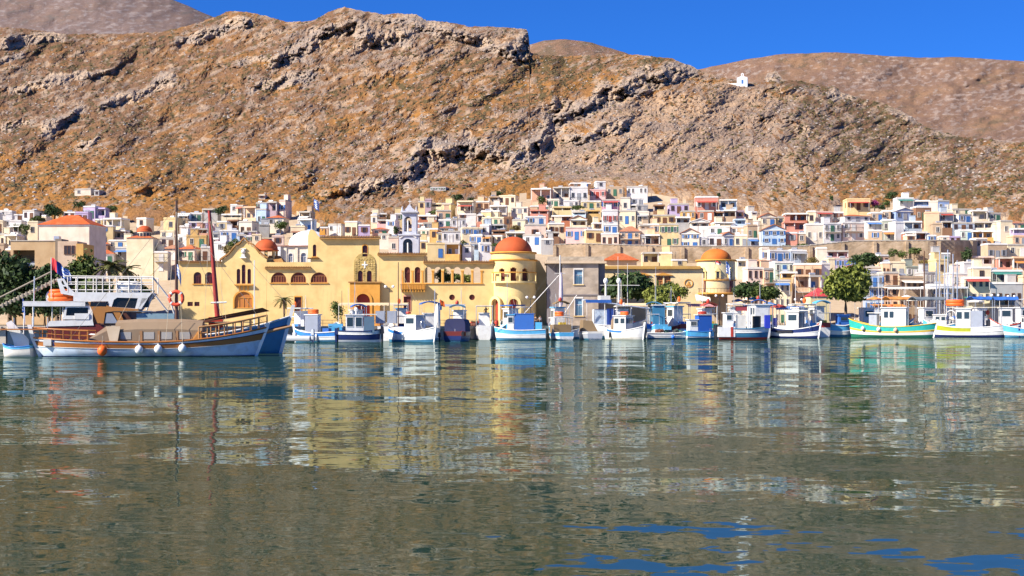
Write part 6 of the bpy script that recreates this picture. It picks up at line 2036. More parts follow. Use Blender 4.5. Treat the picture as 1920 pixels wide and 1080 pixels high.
def flag(loc, w, h, kind, label, rz=0.0, droop=.5, seed=0):
    """cloth with folds; stripes are printed on it"""
    key = 'flag_' + kind
    if key not in MATS:
        m, nt, bs = new_mat(key)
        uv = nt.nodes.new('ShaderNodeUVMap'); sp = nt.nodes.new('ShaderNodeSeparateXYZ'); nt.links.new(uv.outputs[0], sp.inputs[0])

        def mt(op, a, b=None):
            n_ = nt.nodes.new('ShaderNodeMath'); n_.operation = op
            for s_, v in zip(n_.inputs, (a, b)):
                if v is None: continue
                if isinstance(v, (int, float)): s_.default_value = v
                else: nt.links.new(v, s_)
            return n_.outputs[0]
        U, V = sp.outputs[0], sp.outputs[1]
        if kind == 'greek':
            strip = mt('LESS_THAN', mt('FRACT', mt('MULTIPLY', V, 4.5)), .5)      # nine stripes
            c = mixc(nt, strip, (.75, .76, .8), (.03, .13, .50))
            can = mt('MULTIPLY', mt('LESS_THAN', U, .37), mt('GREATER_THAN', V, .444))
            cr = mt('MAXIMUM', mt('LESS_THAN', mt('ABSOLUTE', mt('SUBTRACT', U, .185)), .037), mt('LESS_THAN', mt('ABSOLUTE', mt('SUBTRACT', V, .722)), .055))
            c = mixc(nt, can, c, mixc(nt, cr, (.03, .13, .50), (.75, .76, .8)))
        elif kind == 'red':
            c = mixc(nt, mt('GREATER_THAN', U, .55), (.55, .03, .04), (.03, .04, .25))
        else:
            c = mixc(nt, mt('LESS_THAN', V, .5), (.55, .04, .05), (.6, .55, .55))
        nt.links.new(c, bs.inputs['Base Color']); bs.inputs['Roughness'].default_value = .85
    nx, ny = 10, 6
    vs, uvs, fs = [], [], []
    for i in range(nx + 1):
        for j in range(ny + 1):
            u, v = i / nx, j / ny
            vs.append((w * u * (1 - .35 * droop), .12 * w * math.sin(u * 7 + v * 1.5 + seed), h * (v - 1) - droop * h * u * u * .9 + .04 * h * math.sin(u * 9 + seed)))
            uvs.append((u, v))
    for i in range(nx):
        for j in range(ny):
            a = i * (ny + 1) + j
            fs.append((a, a + ny + 1, a + ny + 2, a + 1))
    b = MB().add(vs, fs, smooth=True)
    o = b.build('flag', MATS[key], None, loc, rz, label, 'flag')
    ul = o.data.uv_layers.new(name='UVMap')
    for l in o.data.loops: ul.data[l.index].uv = uvs[l.vertex_index]
    return o


# ------------------------------------------------------------------ the brown and white caique in front
YA = 117.0
ka = YA / F
ca, L = boat_root(66, 500, YA, 7, 4.2, 'wooden caique with brown rubbing band and canvas covered cabin, nearest on the left', 'caique', name='caique')
h = Hull(L, 4.4, 1.12, 1.15, .35, .8, False, .16, 28, 1.0, .2)
h.band('hull', B_PALE, 0, .74, ca, k=7)
h.band('boot_stripe', B_NAVY, .36, .425, ca, out=.012, k=1)
h.band('rubbing_band', B_BROWN, .735, .88, ca, out=.05, k=2)
h.band('bulwark', bp('bulwark_blue_white', (.62, .68, .74)), .88, 1.0, ca, k=1)
h.rail('cap_rail', B_BROWN, ca, 1.0, .075)
h.rail('rubbing_strake', B_WHITE, ca, .735, .05); h.rail('rubbing_strake', B_DBROWN, ca, .885, .05)
h.deck(paint('deck_plank', (.40, .28, .16), .7), ca, .35)
h.stem(B_WHITE, ca, .35, .11); h.stem(B_WHITE, ca, 1.0, .16, stern=True, name='stern_post')
rud = MB(); sx = -L / 2
rud.add([(sx - .2, -.07, -.6), (sx - 1.1, -.07, -.5), (sx - 1.45, -.07, 1.2), (sx - 2.0, -.07, 2.6), (sx - 1.6, -.07, 2.8), (sx - .3, -.07, 1.3)] + [(sx - .2, .07, -.6), (sx - 1.1, .07, -.5), (sx - 1.45, .07, 1.2), (sx - 2.0, .07, 2.6), (sx - 1.6, .07, 2.8), (sx - .3, .07, 1.3)],
        [(5, 4, 3, 2, 1, 0), (6, 7, 8, 9, 10, 11)] + [(i, (i + 1) % 6, (i + 1) % 6 + 6, i + 6) for i in range(6)])
rud.build('rudder', B_WHITE, ca)


def X(px): return ((px - 283) * ka)      # along the caique from the photo column


def rails(hh, parent, i0, i1, hgt, mat, r=.045, step=1, side_list=(-1, 1), mid=True, dz=0):
    for side in side_list:
        P = [hh.pt(i, 1.0, side) + Vector((0, -side * .06, dz)) for i in range(i0, i1 + 1)]
        rl = MB().tube([p + Vector((0, 0, hgt)) for p in P], r * 1.3, 5).build('top_rail', mat, parent)
        if mid: MB().tube([p + Vector((0, 0, hgt * .5)) for p in P], r * .6, 4).build('mid_rail', mat, rl)
        for p in P[::step]: MB().tube([p, p + Vector((0, 0, hgt))], r, 5).build('stanchion', mat, rl)


rails(h, ca, 0, 7, .78, B_BROWN); rails(h, ca, 20, 28, .95, paint('bow_rail_wood', (.45, .24, .10), .5), r=.06)
# canvas house over the deck with clear panes, wooden end boards
cb = MB(); z0 = .85
prof = [(-1.45, z0), (-1.45, z0 + 1.15), (-1.1, z0 + 1.72), (0, z0 + 1.95), (1.1, z0 + 1.72), (1.45, z0 + 1.15), (1.45, z0)]
vs = []
for x in (X(222), X(262), X(300), X(340), X(380)):
    for y, z in prof: vs.append((x, y, z + (.12 if X(250) < x < X(370) else 0)))
fs = []
for i in range(4):
    for j in range(6): fs.append((i * 7 + j, i * 7 + j + 1, i * 7 + j + 8, i * 7 + j + 7))
fs += [tuple(range(7)), tuple(reversed(range(28, 35)))]
house_c = cb.add(vs, fs).build('canvas_house', M_CANVAS, ca)
for px in (232, 274, 306, 339): 
    x0_, x1_ = X(px), X(px + 19)
    MB().box(x0_, x1_, -1.475, -1.453, z0 + .5, z0 + 1.05).build('pane', plaster('clear_plastic', (.40, .38, .35), .3, bump=0), house_c)
    MB().box(x0_ - .28, x0_ - .1, -1.49, -1.452, z0 + .1, z0 + 1.15).build('canvas_strap', paint('strap_brown', (.38, .20, .09), .8), house_c)
# sloping tarpaulin from the cabin down to the stern deck
MB().add([(X(165), -1.5, z0 + .25), (X(221), -1.42, z0 + .2), (X(221), -1.42, z0 + 1.45), (X(206), -1.3, z0 + 1.5), (X(165), 1.5, z0 + .25), (X(221), 1.42, z0 + .2), (X(221), 1.42, z0 + 1.45), (X(206), 1.3, z0 + 1.5)],
         [(0, 1, 2, 3), (7, 6, 5, 4), (0, 3, 7, 4), (3, 2, 6, 7), (1, 0, 4, 5)]).build('tarpaulin', plaster('worn_tarp', (.32, .23, .16), .9), ca)
MB().add([(X(206), -1.52, z0 + 1.5), (X(232), -1.5, z0 + 1.5), (X(226), -2.0, z0 - .2), (X(217), -2.0, z0 - .2)], [(0, 1, 2, 3), (3, 2, 1, 0)]).build('hanging_cloth', plaster('pale_cloth', (.50, .40, .29), .9), ca)
MB().add([(X(357), -1.7, z0 + .15), (X(381), -1.6, z0 + .3), (X(378), -1.5, z0 + 1.15), (X(372), -1.5, z0 + 1.1), (X(357), 1.7, z0 + .15), (X(381), 1.6, z0 + .3), (X(378), 1.5, z0 + 1.15), (X(372), 1.5, z0 + 1.1)],
         [(0, 1, 2, 3), (7, 6, 5, 4), (1, 5, 6, 2), (0, 3, 7, 4), (3, 2, 6, 7)]).build('companion_hatch', paint('amber_varnish', (.50, .22, .05), .4), ca)
MB().tube([(L / 2 - .6, 0, 1.75), (L / 2 + 1.9, .1, 2.35)], [.15, .09], 8).build('bowsprit', paint('spar', (.36, .20, .10), .5), ca)
for i, (px, m_, lb) in enumerate([(117, B_NAVY, 'seat'), (137, B_NAVY, 'seat'), (153, B_NAVY, 'seat'), (100, B_OFF, 'seat')]):
    MB().box(X(px) - .3, X(px) + .3, -1.3, -.8, .85, 1.35).build('deck_seat', m_, ca)
mast(ca, X(330), .8, 11.4, paint('mast_dark', (.10, .05, .035), .5), .15, stays=[(L / 2, 0, 2.2), (X(200), 1.5, 1.2), (X(315), -1.9, 1.2), (X(345), -1.9, 1.2), (X(140), -1.6, 1.3), (X(430), -1.5, 1.8)])
fender(ca, X(202), -2.28, .47, .37, B_ORANGE, 'round orange float hanging on the side of the brown banded caique', name='float_buoy', cat='buoy')
for i, px in enumerate((268, 302.5, 346)):
    fender(ca, X(px), -2.30 + .05 * i, .55 + .04 * i, .32, B_WHITE, ['white ball fender nearest the orange float', 'middle white ball fender on the caique side', 'white ball fender nearest the caique bow'][i], 'white ball fenders on the caique')
ml = place(ca, X(330), -.3, 4.55)
o = empty('life_ring', ml, 0, 'orange life ring hung on the dark caique mast', 'life ring')
b = MB(); b.tube([(.52 * math.cos(6.2832 * i / 24), 0, .52 * math.sin(6.2832 * i / 24)) for i in range(25)], .14, 10, cap=False); b.build('ring', bp('ring_red', (.70, .08, .035), .5, .1), o)
for a in range(4):
    t = a * math.pi / 2 + .78
    b = MB(); b.tube([(.52 * math.cos(t + d), 0, .52 * math.sin(t + d)) for d in (-.12, 0, .12)], .15, 10, cap=False); b.build('band', B_WHITE, o)
flag(place(ca, X(330) + .03, -.16, 7.2), .55, .9, 'greek', 'small blue and white flag tied to the dark caique mast', droop=1.1)

# ------------------------------------------------------------------ the excursion boat behind it, blue bow
YE = 126.5
ke = YE / F
ex, L2 = boat_root(98, 545, YE, 8, 5.0, 'big excursion boat with white upper deck, red mast and blue bow behind the caique', 'excursion boat', name='excursion_boat')
h2 = Hull(L2, 5.4, 1.45, 1.75, .5, .9, False, .14, 28, 1.0, .2)
h2.band('hull', B_TEAL, 0, .86, ex, k=7)
h2.band('bulwark', bp('bow_blue', (.08, .24, .44)), .86, 1.0, ex, k=2)
h2.rail('rubbing_strake', B_DBROWN, ex, .86, .06); h2.rail('cap_rail', B_WHITE, ex, 1.0, .08, i0=0)
h2.deck(paint('deck_plank', (.40, .28, .16), .7), ex, .4)
h2.stem(B_WHITE, ex, .95, .16)


def XE(px): return (px - 321) * ke


def ZE(py): return H - (py - HOR) * ke


# dark brown awning boards along the bow
for side in (-1, 1):
    MB().add([(XE(368), side * 2.3, ZE(601)), (XE(490), side * 1.5, ZE(577)), (XE(503), side * 1.1, ZE(583)), (XE(366), side * 2.5, ZE(608))] + [(XE(368), side * 2.2, ZE(601)), (XE(490), side * 1.4, ZE(577)), (XE(503), side * 1.0, ZE(583)), (XE(366), side * 2.4, ZE(608))],
             [(0, 1, 2, 3), (7, 6, 5, 4), (0, 4, 5, 1), (1, 5, 6, 2), (2, 6, 7, 3), (3, 7, 4, 0)]).build('bow_board', B_DBROWN, ex)
MB().box(XE(366), XE(470), -2.1, 2.1, ZE(603) - .1, ZE(603)).build('fore_awning', M_CANVAS, ex)
# lower deckhouse: maroon foot, white side, big openings
dk = MB(); dk.box(XE(104), XE(205), -2.2, 2.2, 1.2, ZE(608)); dh = dk.build('deckhouse', B_MAROON, ex)
MB().add([(XE(101), -2.26, ZE(612)), (XE(186), -2.26, ZE(610)), (XE(184), -2.26, ZE(599)), (XE(108), -2.26, ZE(602)), (XE(101), -2.2, ZE(612)), (XE(186), -2.2, ZE(610)), (XE(184), -2.2, ZE(599)), (XE(108), -2.2, ZE(602))],
         [(0, 1, 2, 3), (0, 3, 7, 4), (3, 2, 6, 7), (1, 5, 6, 2)]).build('side_panel', B_WHITE, dh)
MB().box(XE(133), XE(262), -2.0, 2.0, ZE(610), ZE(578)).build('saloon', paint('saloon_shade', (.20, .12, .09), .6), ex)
sal = MB(); sal.prism([(XE(130), ZE(599)), (XE(184), ZE(599)), (XE(184), ZE(574)), (XE(136), ZE(574))], -2.22, -2.1, holes=[[(XE(136.5), ZE(592)), (XE(176), ZE(592)), (XE(176), ZE(577.5)), (XE(138.5), ZE(577.5))]])
sw = sal.build('saloon_side', B_WHITE, ex)
MB().box(XE(137), XE(176), -2.09, -2.04, ZE(592), ZE(577)).build('window', M_BGLASS2, sw)
MB().box(XE(152), XE(178), -2.3, -2.225, ZE(599), ZE(588)).build('side_board', B_WHITE, sw)
# brown wooden brackets and beams under the upper deck
for pts in ([(176, 567), (207, 567), (207, 573), (218, 576), (266, 580), (266, 583), (222, 584), (207, 586), (204, 606), (193, 606), (184, 584)], [(221, 586), (233, 586), (242, 606), (231, 606)]):
    MB().prism([(XE(a), ZE(c)) for a, c in pts], -2.36, -2.24).build('wood_bracket', paint('honey_wood', (.44, .19, .05), .45), ex)
MB().prism([(XE(a), ZE(c)) for a, c in ((238, 588), (244, 587), (258, 605), (250, 606))], -2.33, -2.24).build('wood_bracket', B_DBROWN, ex)
MB().prism([(XE(205), ZE(606)), (XE(209), ZE(588)), (XE(219), ZE(588)), (XE(230), ZE(606))], -2.32, -2.25).build('side_window', M_TARPG, ex)
# aft sun roof on thin posts
canopy(ex, XE(61), XE(172), 4.6, ZE(566), B_WHITE, 1.5, 0, 'aft_roof', False)
MB().box(XE(62), XE(171), -2.35, 2.35, ZE(575), ZE(567.5)).build('roof_edge', B_WHITE, ex)
for px in (62, 112, 131):
    for s in (-1, 1): MB().tube([(XE(px), s * 2.1, 1.6), (XE(px), s * 2.1, ZE(573))], .05, 5).build('post', M_TRIM, ex)
# upper deck: white sides with the big tinted windows
up = MB(); up.prism([(XE(a), ZE(c)) for a, c in ((150, 567), (173, 567), (174, 566), (212, 566), (214, 577), (222, 583), (262, 583), (290, 551), (290, 550), (150, 549))], -2.3, -2.2,
                    holes=[[(XE(a), ZE(c)) for a, c in ((218, 576), (260, 579), (265, 560), (228, 559), (222, 563))], [(XE(a), ZE(c)) for a, c in ((266, 580), (271, 580), (283, 560), (272, 560))]] + [[(XE(a), ZE(c)) for a, c in ((180, 575.9), (180.1, 576), (180, 576.1))]][:0])
ud = up.build('upper_side', B_WHITE, ex)
MB().prism([(XE(a), ZE(c)) for a, c in ((217, 577), (284, 577), (284, 559), (217, 559))], -2.19, -2.15).build('window', M_BGLASS2, ud)
MB().prism([(XE(a), ZE(c)) for a, c in ((180, 575), (208, 575), (210, 567.2), (181, 567.2))], -2.37, -2.305).build('window', M_BGLASS2, ud)
MB().box(XE(150), XE(290), -2.19, 2.2, ZE(551), ZE(549.5)).build('upper_deck', B_WHITE, ex)
MB().prism([(XE(a), ZE(c)) for a, c in ((150, 567), (262, 583), (290, 551), (150, 549))], 2.2, 2.3).build('far_side', B_WHITE, ex)
MB().box(XE(214), XE(288), -2.1, 2.1, ZE(585), ZE(583.2)).build('lower_roof', B_OFF, ex)
fin = MB(); fin.prism([(XE(a), ZE(c)) for a, c in ((121, 525), (133, 524), (143, 541), (152, 550), (150, 556), (128, 552))], -2.28, -2.16, holes=[[(XE(a), ZE(c)) for a, c in ((127, 528), (131, 528), (135, 536), (131, 536))], [(XE(a), ZE(c)) for a, c in ((132, 539), (137, 539), (142, 547), (136, 547))]])
fin.build('side_fin', B_WHITE, ex)
rl = MB(); P1 = [(XE(px), -2.25, ZE(py)) for px, py in ((133, 520), (293, 521))]
tr_ = rl.tube(P1, .055, 5).build('top_rail', M_TRIM, ex)
for z in (531, 535, 545): MB().tube([(XE(140), -2.25, ZE(z)), (XE(292), -2.25, ZE(z))], .04, 4).build('rail', M_TRIM, tr_)
for px in (140, 157, 172, 191, 202, 227, 249, 271, 292): MB().tube([(XE(px), -2.25, ZE(550)), (XE(px), -2.25, ZE(521))], .05, 5).build('stanchion', M_TRIM, tr_)
for y in (2.25,):
    MB().tube([(XE(133), y, ZE(520)), (XE(293), y, ZE(521))], .05, 5).build('rail', M_TRIM, tr_)
    for px in (140, 172, 202, 249, 292): MB().tube([(XE(px), y, ZE(550)), (XE(px), y, ZE(521))], .045, 5).build('stanchion', M_TRIM, tr_)
for a, b_ in (((292, 522), (322, 562)), ((292, 550), (318, 585)), ((280, 583), (292, 551)), ((322, 562), (330, 590))):
    MB().tube([(XE(a[0]), -2.2, ZE(a[1])), (XE(b_[0]), -1.9, ZE(b_[1]))], .07, 5).build('strut', M_TRIM, ex)
MB().box(XE(262), XE(330), -2.1, -2.0, ZE(602), ZE(588)).build('net_screen', paint('sea_net', (.24, .36, .42), .8), ex)
# canister, inflated orange rafts
o = empty('life_raft_canister', place(ex, XE(246), -1.7, ZE(550)), ex.rotation_euler.z, 'white life raft canister lying on the upper deck rail', 'life raft')
b = MB(); b.tube([(-.95, 0, .48), (-.85, 0, .48), (-.8, 0, .48), (.8, 0, .48), (.85, 0, .48), (.95, 0, .48)], [.28, .44, .5, .5, .44, .28], 16); b.build('canister', B_WHITE, o)
for x in (-.45, .45): MB().box(x - .06, x + .06, -.51, .51, 0, .2).build('cradle', M_STEEL, o)
life_raft(ex, XE(129), -1.2, ZE(567), 'orange life raft on the white aft roof of the excursion boat', 1.7)
life_raft(ex, XE(123), -1.0, ZE(556.5), 'smaller orange raft stacked on top of the aft roof raft', 1.25)
o = MB().lathe([(.02, 0), (.3, .02), (.32, .5), (.2, .8), (.02, .85)], 12).build('radar_dome', B_WHITE, ex, (XE(103), -.8, ZE(566)))
mast(ex, XE(407), 1.8, 10.1, paint('mast_red', (.36, .045, .035), .5), .23, name='mast', stays=[(L2 / 2, 0, 3.3), (XE(300), 1.5, 2.5), (XE(385), -2.3, 2.2), (XE(425), -2.2, 2.4), (XE(290), -2.2, ZE(521))])
rm = [o for o in ex.children if o.name.startswith('mast')][0]; rm.rotation_euler = (0, -.075, 0); rm.location = (.16, 0, 0)
b = MB(); b.box(XE(390), XE(416), -.5, .5, 2.2, 3.1); b.build('mast_winch', B_RED, ex)
MB().tube([(XE(395), -1.3, ZE(568)), (XE(424), -1.3, ZE(567))], .08, 6).build('life_bar', M_TRIM, ex)
flag(place(ex, XE(110), -2.0, ZE(487)), 1.2, 1.0, 'red', 'red and blue flag flying at the stern of the excursion boat', droop=.75)
flag(place(ex, XE(128), -2.0, ZE(503)), 1.2, .85, 'greek', 'striped blue and white flag at the upper deck rail', droop=.9, seed=2)
for px, pt in ((110, 487), (128, 500)): MB().tube([(XE(px), -2.0, ZE(560)), (XE(px), -2.0, ZE(pt - 1))], .035, 5).build('flag_staff', M_TRIM, ex)
flag(place(ex, XE(60), -2.2, ZE(560)), .4, 1.1, 'greek', 'limp blue flag on the aft roof post', droop=1.2, seed=4)
# gangway booms to the left
for a, b_, r in (((122, 524), (-60, 612), .13), ((106, 512), (-60, 598), .07)):
    t = MB(); A, Bp = Vector((XE(a[0]), -1.2, ZE(a[1]))), Vector((XE(b_[0]), -1.0, ZE(b_[1])))
    o = t.tube([A, Bp], r, 6).build('gangway_boom', paint('grey_wood', (.33, .28, .22), .8), ex)
    if r > .1:
        for i in range(26): MB().box(-.06, .06, -.16, .16, -.2, .2).build('rung', M_ROPE, o, A.lerp(Bp, (i + .5) / 26))
MB().tube([(XE(76), -1.4, 1.6), (XE(78), -1.4, ZE(520))], .05, 5).build('davit', M_STEEL, ex)
# the small dinghy and the passerelle at the far left
dg, Ld = boat_root(6, 62, 116.0, 172, 1.6, 'small white dinghy with blue gunwale behind the caique rudder', 'dinghy', name='dinghy')
hd_ = Hull(Ld, 1.6, .75, .25, .1, .25, True, .1, 12)
hd_.band('hull', B_OFF, 0, .86, dg); hd_.band('gunwale', B_SKY, .86, 1.0, dg, out=.02, k=1); hd_.rail('cap_rail', B_BLUE, dg, 1.0, .04); hd_.deck(B_GREY, dg, .3)
for x in (-.6, .4): MB().box(x - .12, x + .12, -.62, .62, .58, .64).build('thwart', B_BROWN, dg)
pr = MB().box(-3.0, 1.35, -.3, .3, -.05, .05)
o = empty('gangplank', at(58, 617.5, 115.2), 0, 'varnished gangplank reaching left from the caique stern', 'gangplank'); pr.build('plank', B_BROWN, o)
for x in (-2.8, -1.4, 0, 1.2): MB().tube([(x, .28, 0), (x, .28, .9)], .025, 4).build('stanchion', M_STEEL, o)
fender(dg, 2.4, -.6, .15, .2, B_WHITE, 'white mooring buoy at the far left edge of the water', name='buoy', cat='buoy')

# ------------------------------------------------------------------ the quay row
YQ = 231.0


def simple(px0, px1, head, label, B=2.5, F0=.85, Sb=.75, Ss=.25, hull=B_WHITE, band=None, bandt=.8, boot=B_TEAL, transom=False, deck=B_OFF, stem=True, Y=YQ, rub=None, cat='fishing boat', name='fishing_boat', draft=.4, group='boats moored along the quay', vz=1.35):
    root, L_ = boat_root(px0, px1, Y, head, B, label, cat, group, name, vz)
    hh = Hull(L_, B, F0, Sb, Ss, draft, transom, .14, 18)
    hh.band('hull', hull, 0, bandt if band else 1.0, root, k=6)
    if band: hh.band('bulwark', band, bandt, 1.0, root, k=2)
    hh.band('boot_stripe', boot, .34, .52, root, out=.012, k=2)
    hh.rail('cap_rail', rub or hull, root, 1.0, .055)
    if band: hh.rail('rubbing_strake', rub or B_WHITE, root, bandt, .04)
    hh.deck(deck, root, .22)
    if stem: hh.stem(B_WHITE, root, .4, .08)
    return root, L_, hh


# RIB with outboard
r1, L_ = boat_root(516, 590, 199, 160, 1.9, 'grey inflatable dinghy with upright outboard beside the blue bow', 'inflatable boat', 'boats moored along the quay', 'inflatable_dinghy', 1.5)
b = MB(); n = 22; pts = []
for i in range(n + 1):
    u = i / n
    if u < .35: pts.append((-L_ / 2 + L_ * .62 * u / .35, -.75, .38))
    elif u < .65:
        a = -math.pi / 2 + math.pi * (u - .35) / .3
        pts.append((L_ * .12 + .9 * math.cos(a) * 1.6, .75 * math.sin(a), .38 + .25 * math.cos(a)))
    else: pts.append((L_ * .12 - (L_ * .62) * (u - .65) / .35, .75, .38))
b.tube(pts, .3, 10); b.build('tube', paint('rib_grey', (.36, .38, .40), .5), r1)
MB().box(-L_ / 2 + .3, L_ * .2, -.6, .6, .1, .3).build('floor', B_GREY, r1); MB().box(-.2, .25, -.3, .3, .3, 1.0).build('console', B_WHITE, r1)
outboard(r1, -L_ / 2 + .05, 0, .75, 1.3, B_GREY)
fender(r1, 1.9, .3, .2, .22, B_YEL, 'yellow buoy floating at the bow of the grey inflatable', name='buoy', cat='buoy')
# 2: small cabin boat, grey screen, orange raft on the roof
r2, L_, hh = simple(548, 634, 168, 'small white cabin boat with blue stripes, grey screen and orange raft on its roof', 2.3, .8, .4, .1, B_WHITE, B_BLUE, .72, transom=True, Y=203, vz=1.75)
c = cabin(r2, -.6, 1.3, 1.9, .6, 1.75, B_WHITE, B_WHITE, M_TARPG, wins=1); MB().box(-.75, 1.25, .9, 1.0, .7, 2.3).build('side_screen', M_TARPG, r2)
life_raft(r2, .3, 0, 2.45, 'orange raft on the roof of the small blue striped cabin boat', 1.15)
outboard(r2, -L_ / 2 - .1, 0, .7, 1.2); long_fender(r2, -.6, 1.2, .4, 'white fender on the blue striped cabin boat', 'sausage fenders')
MB().box(-2.4, -1.4, -.7, .7, .8, 1.2).build('engine_cover', M_TARP, r2)
# 3: white and navy open cabin boat
r3, L_, hh = simple(634, 716, 6, 'white cabin boat with navy hull, windscreen and radar on a white roof', 2.6, 1.0, .2, .05, B_NAVY, B_WHITE, .82, transom=True, boot=B_WHITE, Y=200, vz=1.66)
c = cabin(r3, -2.2, .5, 2.2, .8, 1.7, B_WHITE, B_WHITE, B_WHITE, wins=2, wtop=.38, wh=.5); MB().box(.6, 2.2, -1.05, 1.05, .9, 2.4).build('aft_screen', paint('smoke_screen', (.12, .19, .26), .3), r3)
MB().box(.3, 2.6, -1.15, 1.15, 2.52, 2.62).build('roof_extension', B_OFF, r3)
outboard(r3, L_ / 2 + .2, -.4, .8, 1.5); outboard(r3, L_ / 2 + .25, .5, .8, 1.5, B_NAVY); outboard(r3, -L_ / 2 - .25, 0, .7, 1.3, B_NAVY)
MB().ball((-.6, 0, 3.05), .32, 12, 8, sz=.6).build('radar_dome', B_WHITE, r3); MB().tube([(-.6, 0, 2.6), (-.6, 0, 2.9)], .12, 6).build('radar_post', M_TRIM, r3); mast(r3, -1.8, 2.5, 2.6, M_STEEL, .04)
# 4: white fishing boat, blue bulwark, white wheelhouse whose front has its shade painted in grey
r4, L_, hh = simple(718, 826, -40, 'white fishing boat with blue deck stripe, dark foremast and shade-painted wheelhouse front', 2.9, 1.0, .5, .55, B_WHITE, None, boot=B_TEAL, Y=202, vz=1.55)
hh.band('bulwark', B_BLUE, .84, .985, r4, out=.02, k=2, i0=1, i1=8)
c = cabin(r4, -.5, 1.9, 2.3, .85, 1.75, B_WHITE, B_WHITE, B_GREY, wins=1, front_win=False)
MB().box(-2.9, -.6, -.8, .8, .8, 1.5).build('aft_house', B_WHITE, r4)
mast(r4, -2.9, .6, 7.4, paint('mast_dark', (.10, .05, .035), .5), .1, stays=[(3.2, 0, 1.8), (-4.0, 0, 1.2)])
for i in range(2): long_fender(r4, -2.2 + 1.7 * i, -1.5, .55, ['white sausage fender nearest the stern of the blue striped fishing boat', 'white sausage fender amidships on the blue striped fishing boat'][i], 'sausage fenders')
b = MB(); b.tube([(2.35 + .0, .4 * math.cos(6.283 * i / 16), 1.75 + .4 * math.sin(6.283 * i / 16)) for i in range(17)], .07, 6, cap=False); b.build('net_hauler', M_STEEL, r4)
o = empty('tyre', place(r4, -.9, .2, 2.78), 0, 'red marker float on the wheelhouse roof of the blue striped boat', 'float'); o.name = 'marker_float'
b = MB(); b.lathe([(.02, 0), (.35, .05), (.35, .28), (.02, .34)], 12); b.build('float_body', B_RED, o)
# behind it: boat under a blue tarp with upright folded sails
r5, L_, hh = simple(770, 840, 100, 'boat under a bright blue sun awning with white furled sails, second row', 2.8, 1.1, .5, .2, B_WHITE, cat='boat', name='boat', group='boats in the second row', Y=224, vz=1.45)
canopy(r5, -2.2, 1.4, 2.9, 3.9, M_TARP, 1.0, .1, arch=.25); c = cabin(r5, -1.2, .6, 2.0, .9, 1.9, B_WHITE, B_WHITE, wins=1)
MB().lathe([(.05, 0), (.45, .2), (.5, 1.0), (.4, 2.0), (.25, 2.7), (.03, 3.0)], 9, cx=-2.9, cy=-.9).build('furled_sail', M_WHITEC, r5, (0, 0, .9))
MB().tube([(-2.6, -.4, 1.0), (-2.2, -.6, 5.4)], .05, 5).build('mast', M_STEEL, r5); MB().box(-.4, .5, -1.9, -1.3, 3.2, 3.8).build('storage_bin', B_SKY, r5)
o = empty('marker_flag', place(r5, -1.9, -1.7, 3.7), 0, 'orange marker cloth beside the bright blue awning', 'flag'); MB().add([(-.35, 0, .9), (.35, .1, .5), (.5, 0, -.3), (-.2, .1, -.1)], [(0, 1, 2, 3), (3, 2, 1, 0)]).build('cloth', B_ORANGE, o); MB().tube([(-.4, 0, -2.5), (-.3, 0, 1.0)], .03, 4).build('stick', M_STEEL, o)
# 6: dark boat seen from astern
r6, L_, hh = simple(828, 890, 82, 'dark navy and maroon boat seen from astern under a navy arched cover', 3.6, 1.2, .4, .1, B_NAVY, B_MAROON, .74, transom=True, stem=False, rub=B_RED, Y=207, vz=1.22)
b = MB(); vs = []
for x in (-2.9, 1.5):
    for i in range(11):
        a = math.pi * i / 10
        vs.append((x, 1.62 * math.copysign(abs(math.cos(a)) ** .45, math.cos(a)), .95 + 1.95 * max(0, math.sin(a)) ** .3))
b.add(vs, [(i, i + 1, i + 12, i + 11) for i in range(10)] + [tuple(range(11)), tuple(reversed(range(11, 22)))]); b.build('arched_cover', M_TARPN, r6)
MB().box(-3.25, -3.1, -1.75, -.3, .75, 1.2).build('red_board', B_ORANGE, r6); outboard(r6, -L_ / 2 - .4, 1.9, .6, 1.2)
MB().tube([(-3.3, -.1, .2), (-3.3, -.1, 1.6)], .05, 5).build('rudder_post', M_STEEL, r6)
# 7: white and blue boat with blue tarp wheelhouse
r7, L_, hh = simple(926, 1024, 176, 'white boat with blue upper strake, cyan roof and royal blue tarp', 2.6, 1.05, .35, .1, B_WHITE, B_SKY, .74, transom=True, stem=False, Y=221, vz=1.46)
c = cabin(r7, .9, 1.9, 2.1, .9, 1.75, B_WHITE, B_SKY, wins=1, name='wheelhouse'); MB().box(-2.2, .8, .95, 1.05, .95, 2.75).build('tarp_side', M_TARP, r7); MB().box(-2.3, 1.0, -1.05, 1.1, 2.753, 2.83).build('tarp_roof', M_TARP, r7)
b = MB(); b.add([(1.95, -.95, .95), (3.5, -.6, 1.0), (3.5, .6, 1.0), (1.95, .95, .95), (1.95, -.9, 1.75), (2.9, -.5, 1.6), (2.9, .5, 1.6), (1.95, .9, 1.75)], [(0, 1, 5, 4), (2, 3, 7, 6), (1, 2, 6, 5), (4, 5, 6, 7)]); cd = b.build('cuddy', B_SKY, r7)
MB().add([(2.1, .94, 1.08), (2.9, .78, 1.08), (2.62, .72, 1.52), (2.1, .9, 1.6)], [(0, 1, 2, 3), (3, 2, 1, 0)]).build('window', M_BGLASS, cd)
MB().box(-3.4, -2.3, -.9, .9, .9, 1.9).build('aft_locker', B_SKY, r7); MB().tube([(-2, .9, 2.8), (-2, .9, 3.5), (.6, .9, 3.5), (.6, .9, 2.8)], .04, 5).build('roof_rack', M_STEEL, r7)
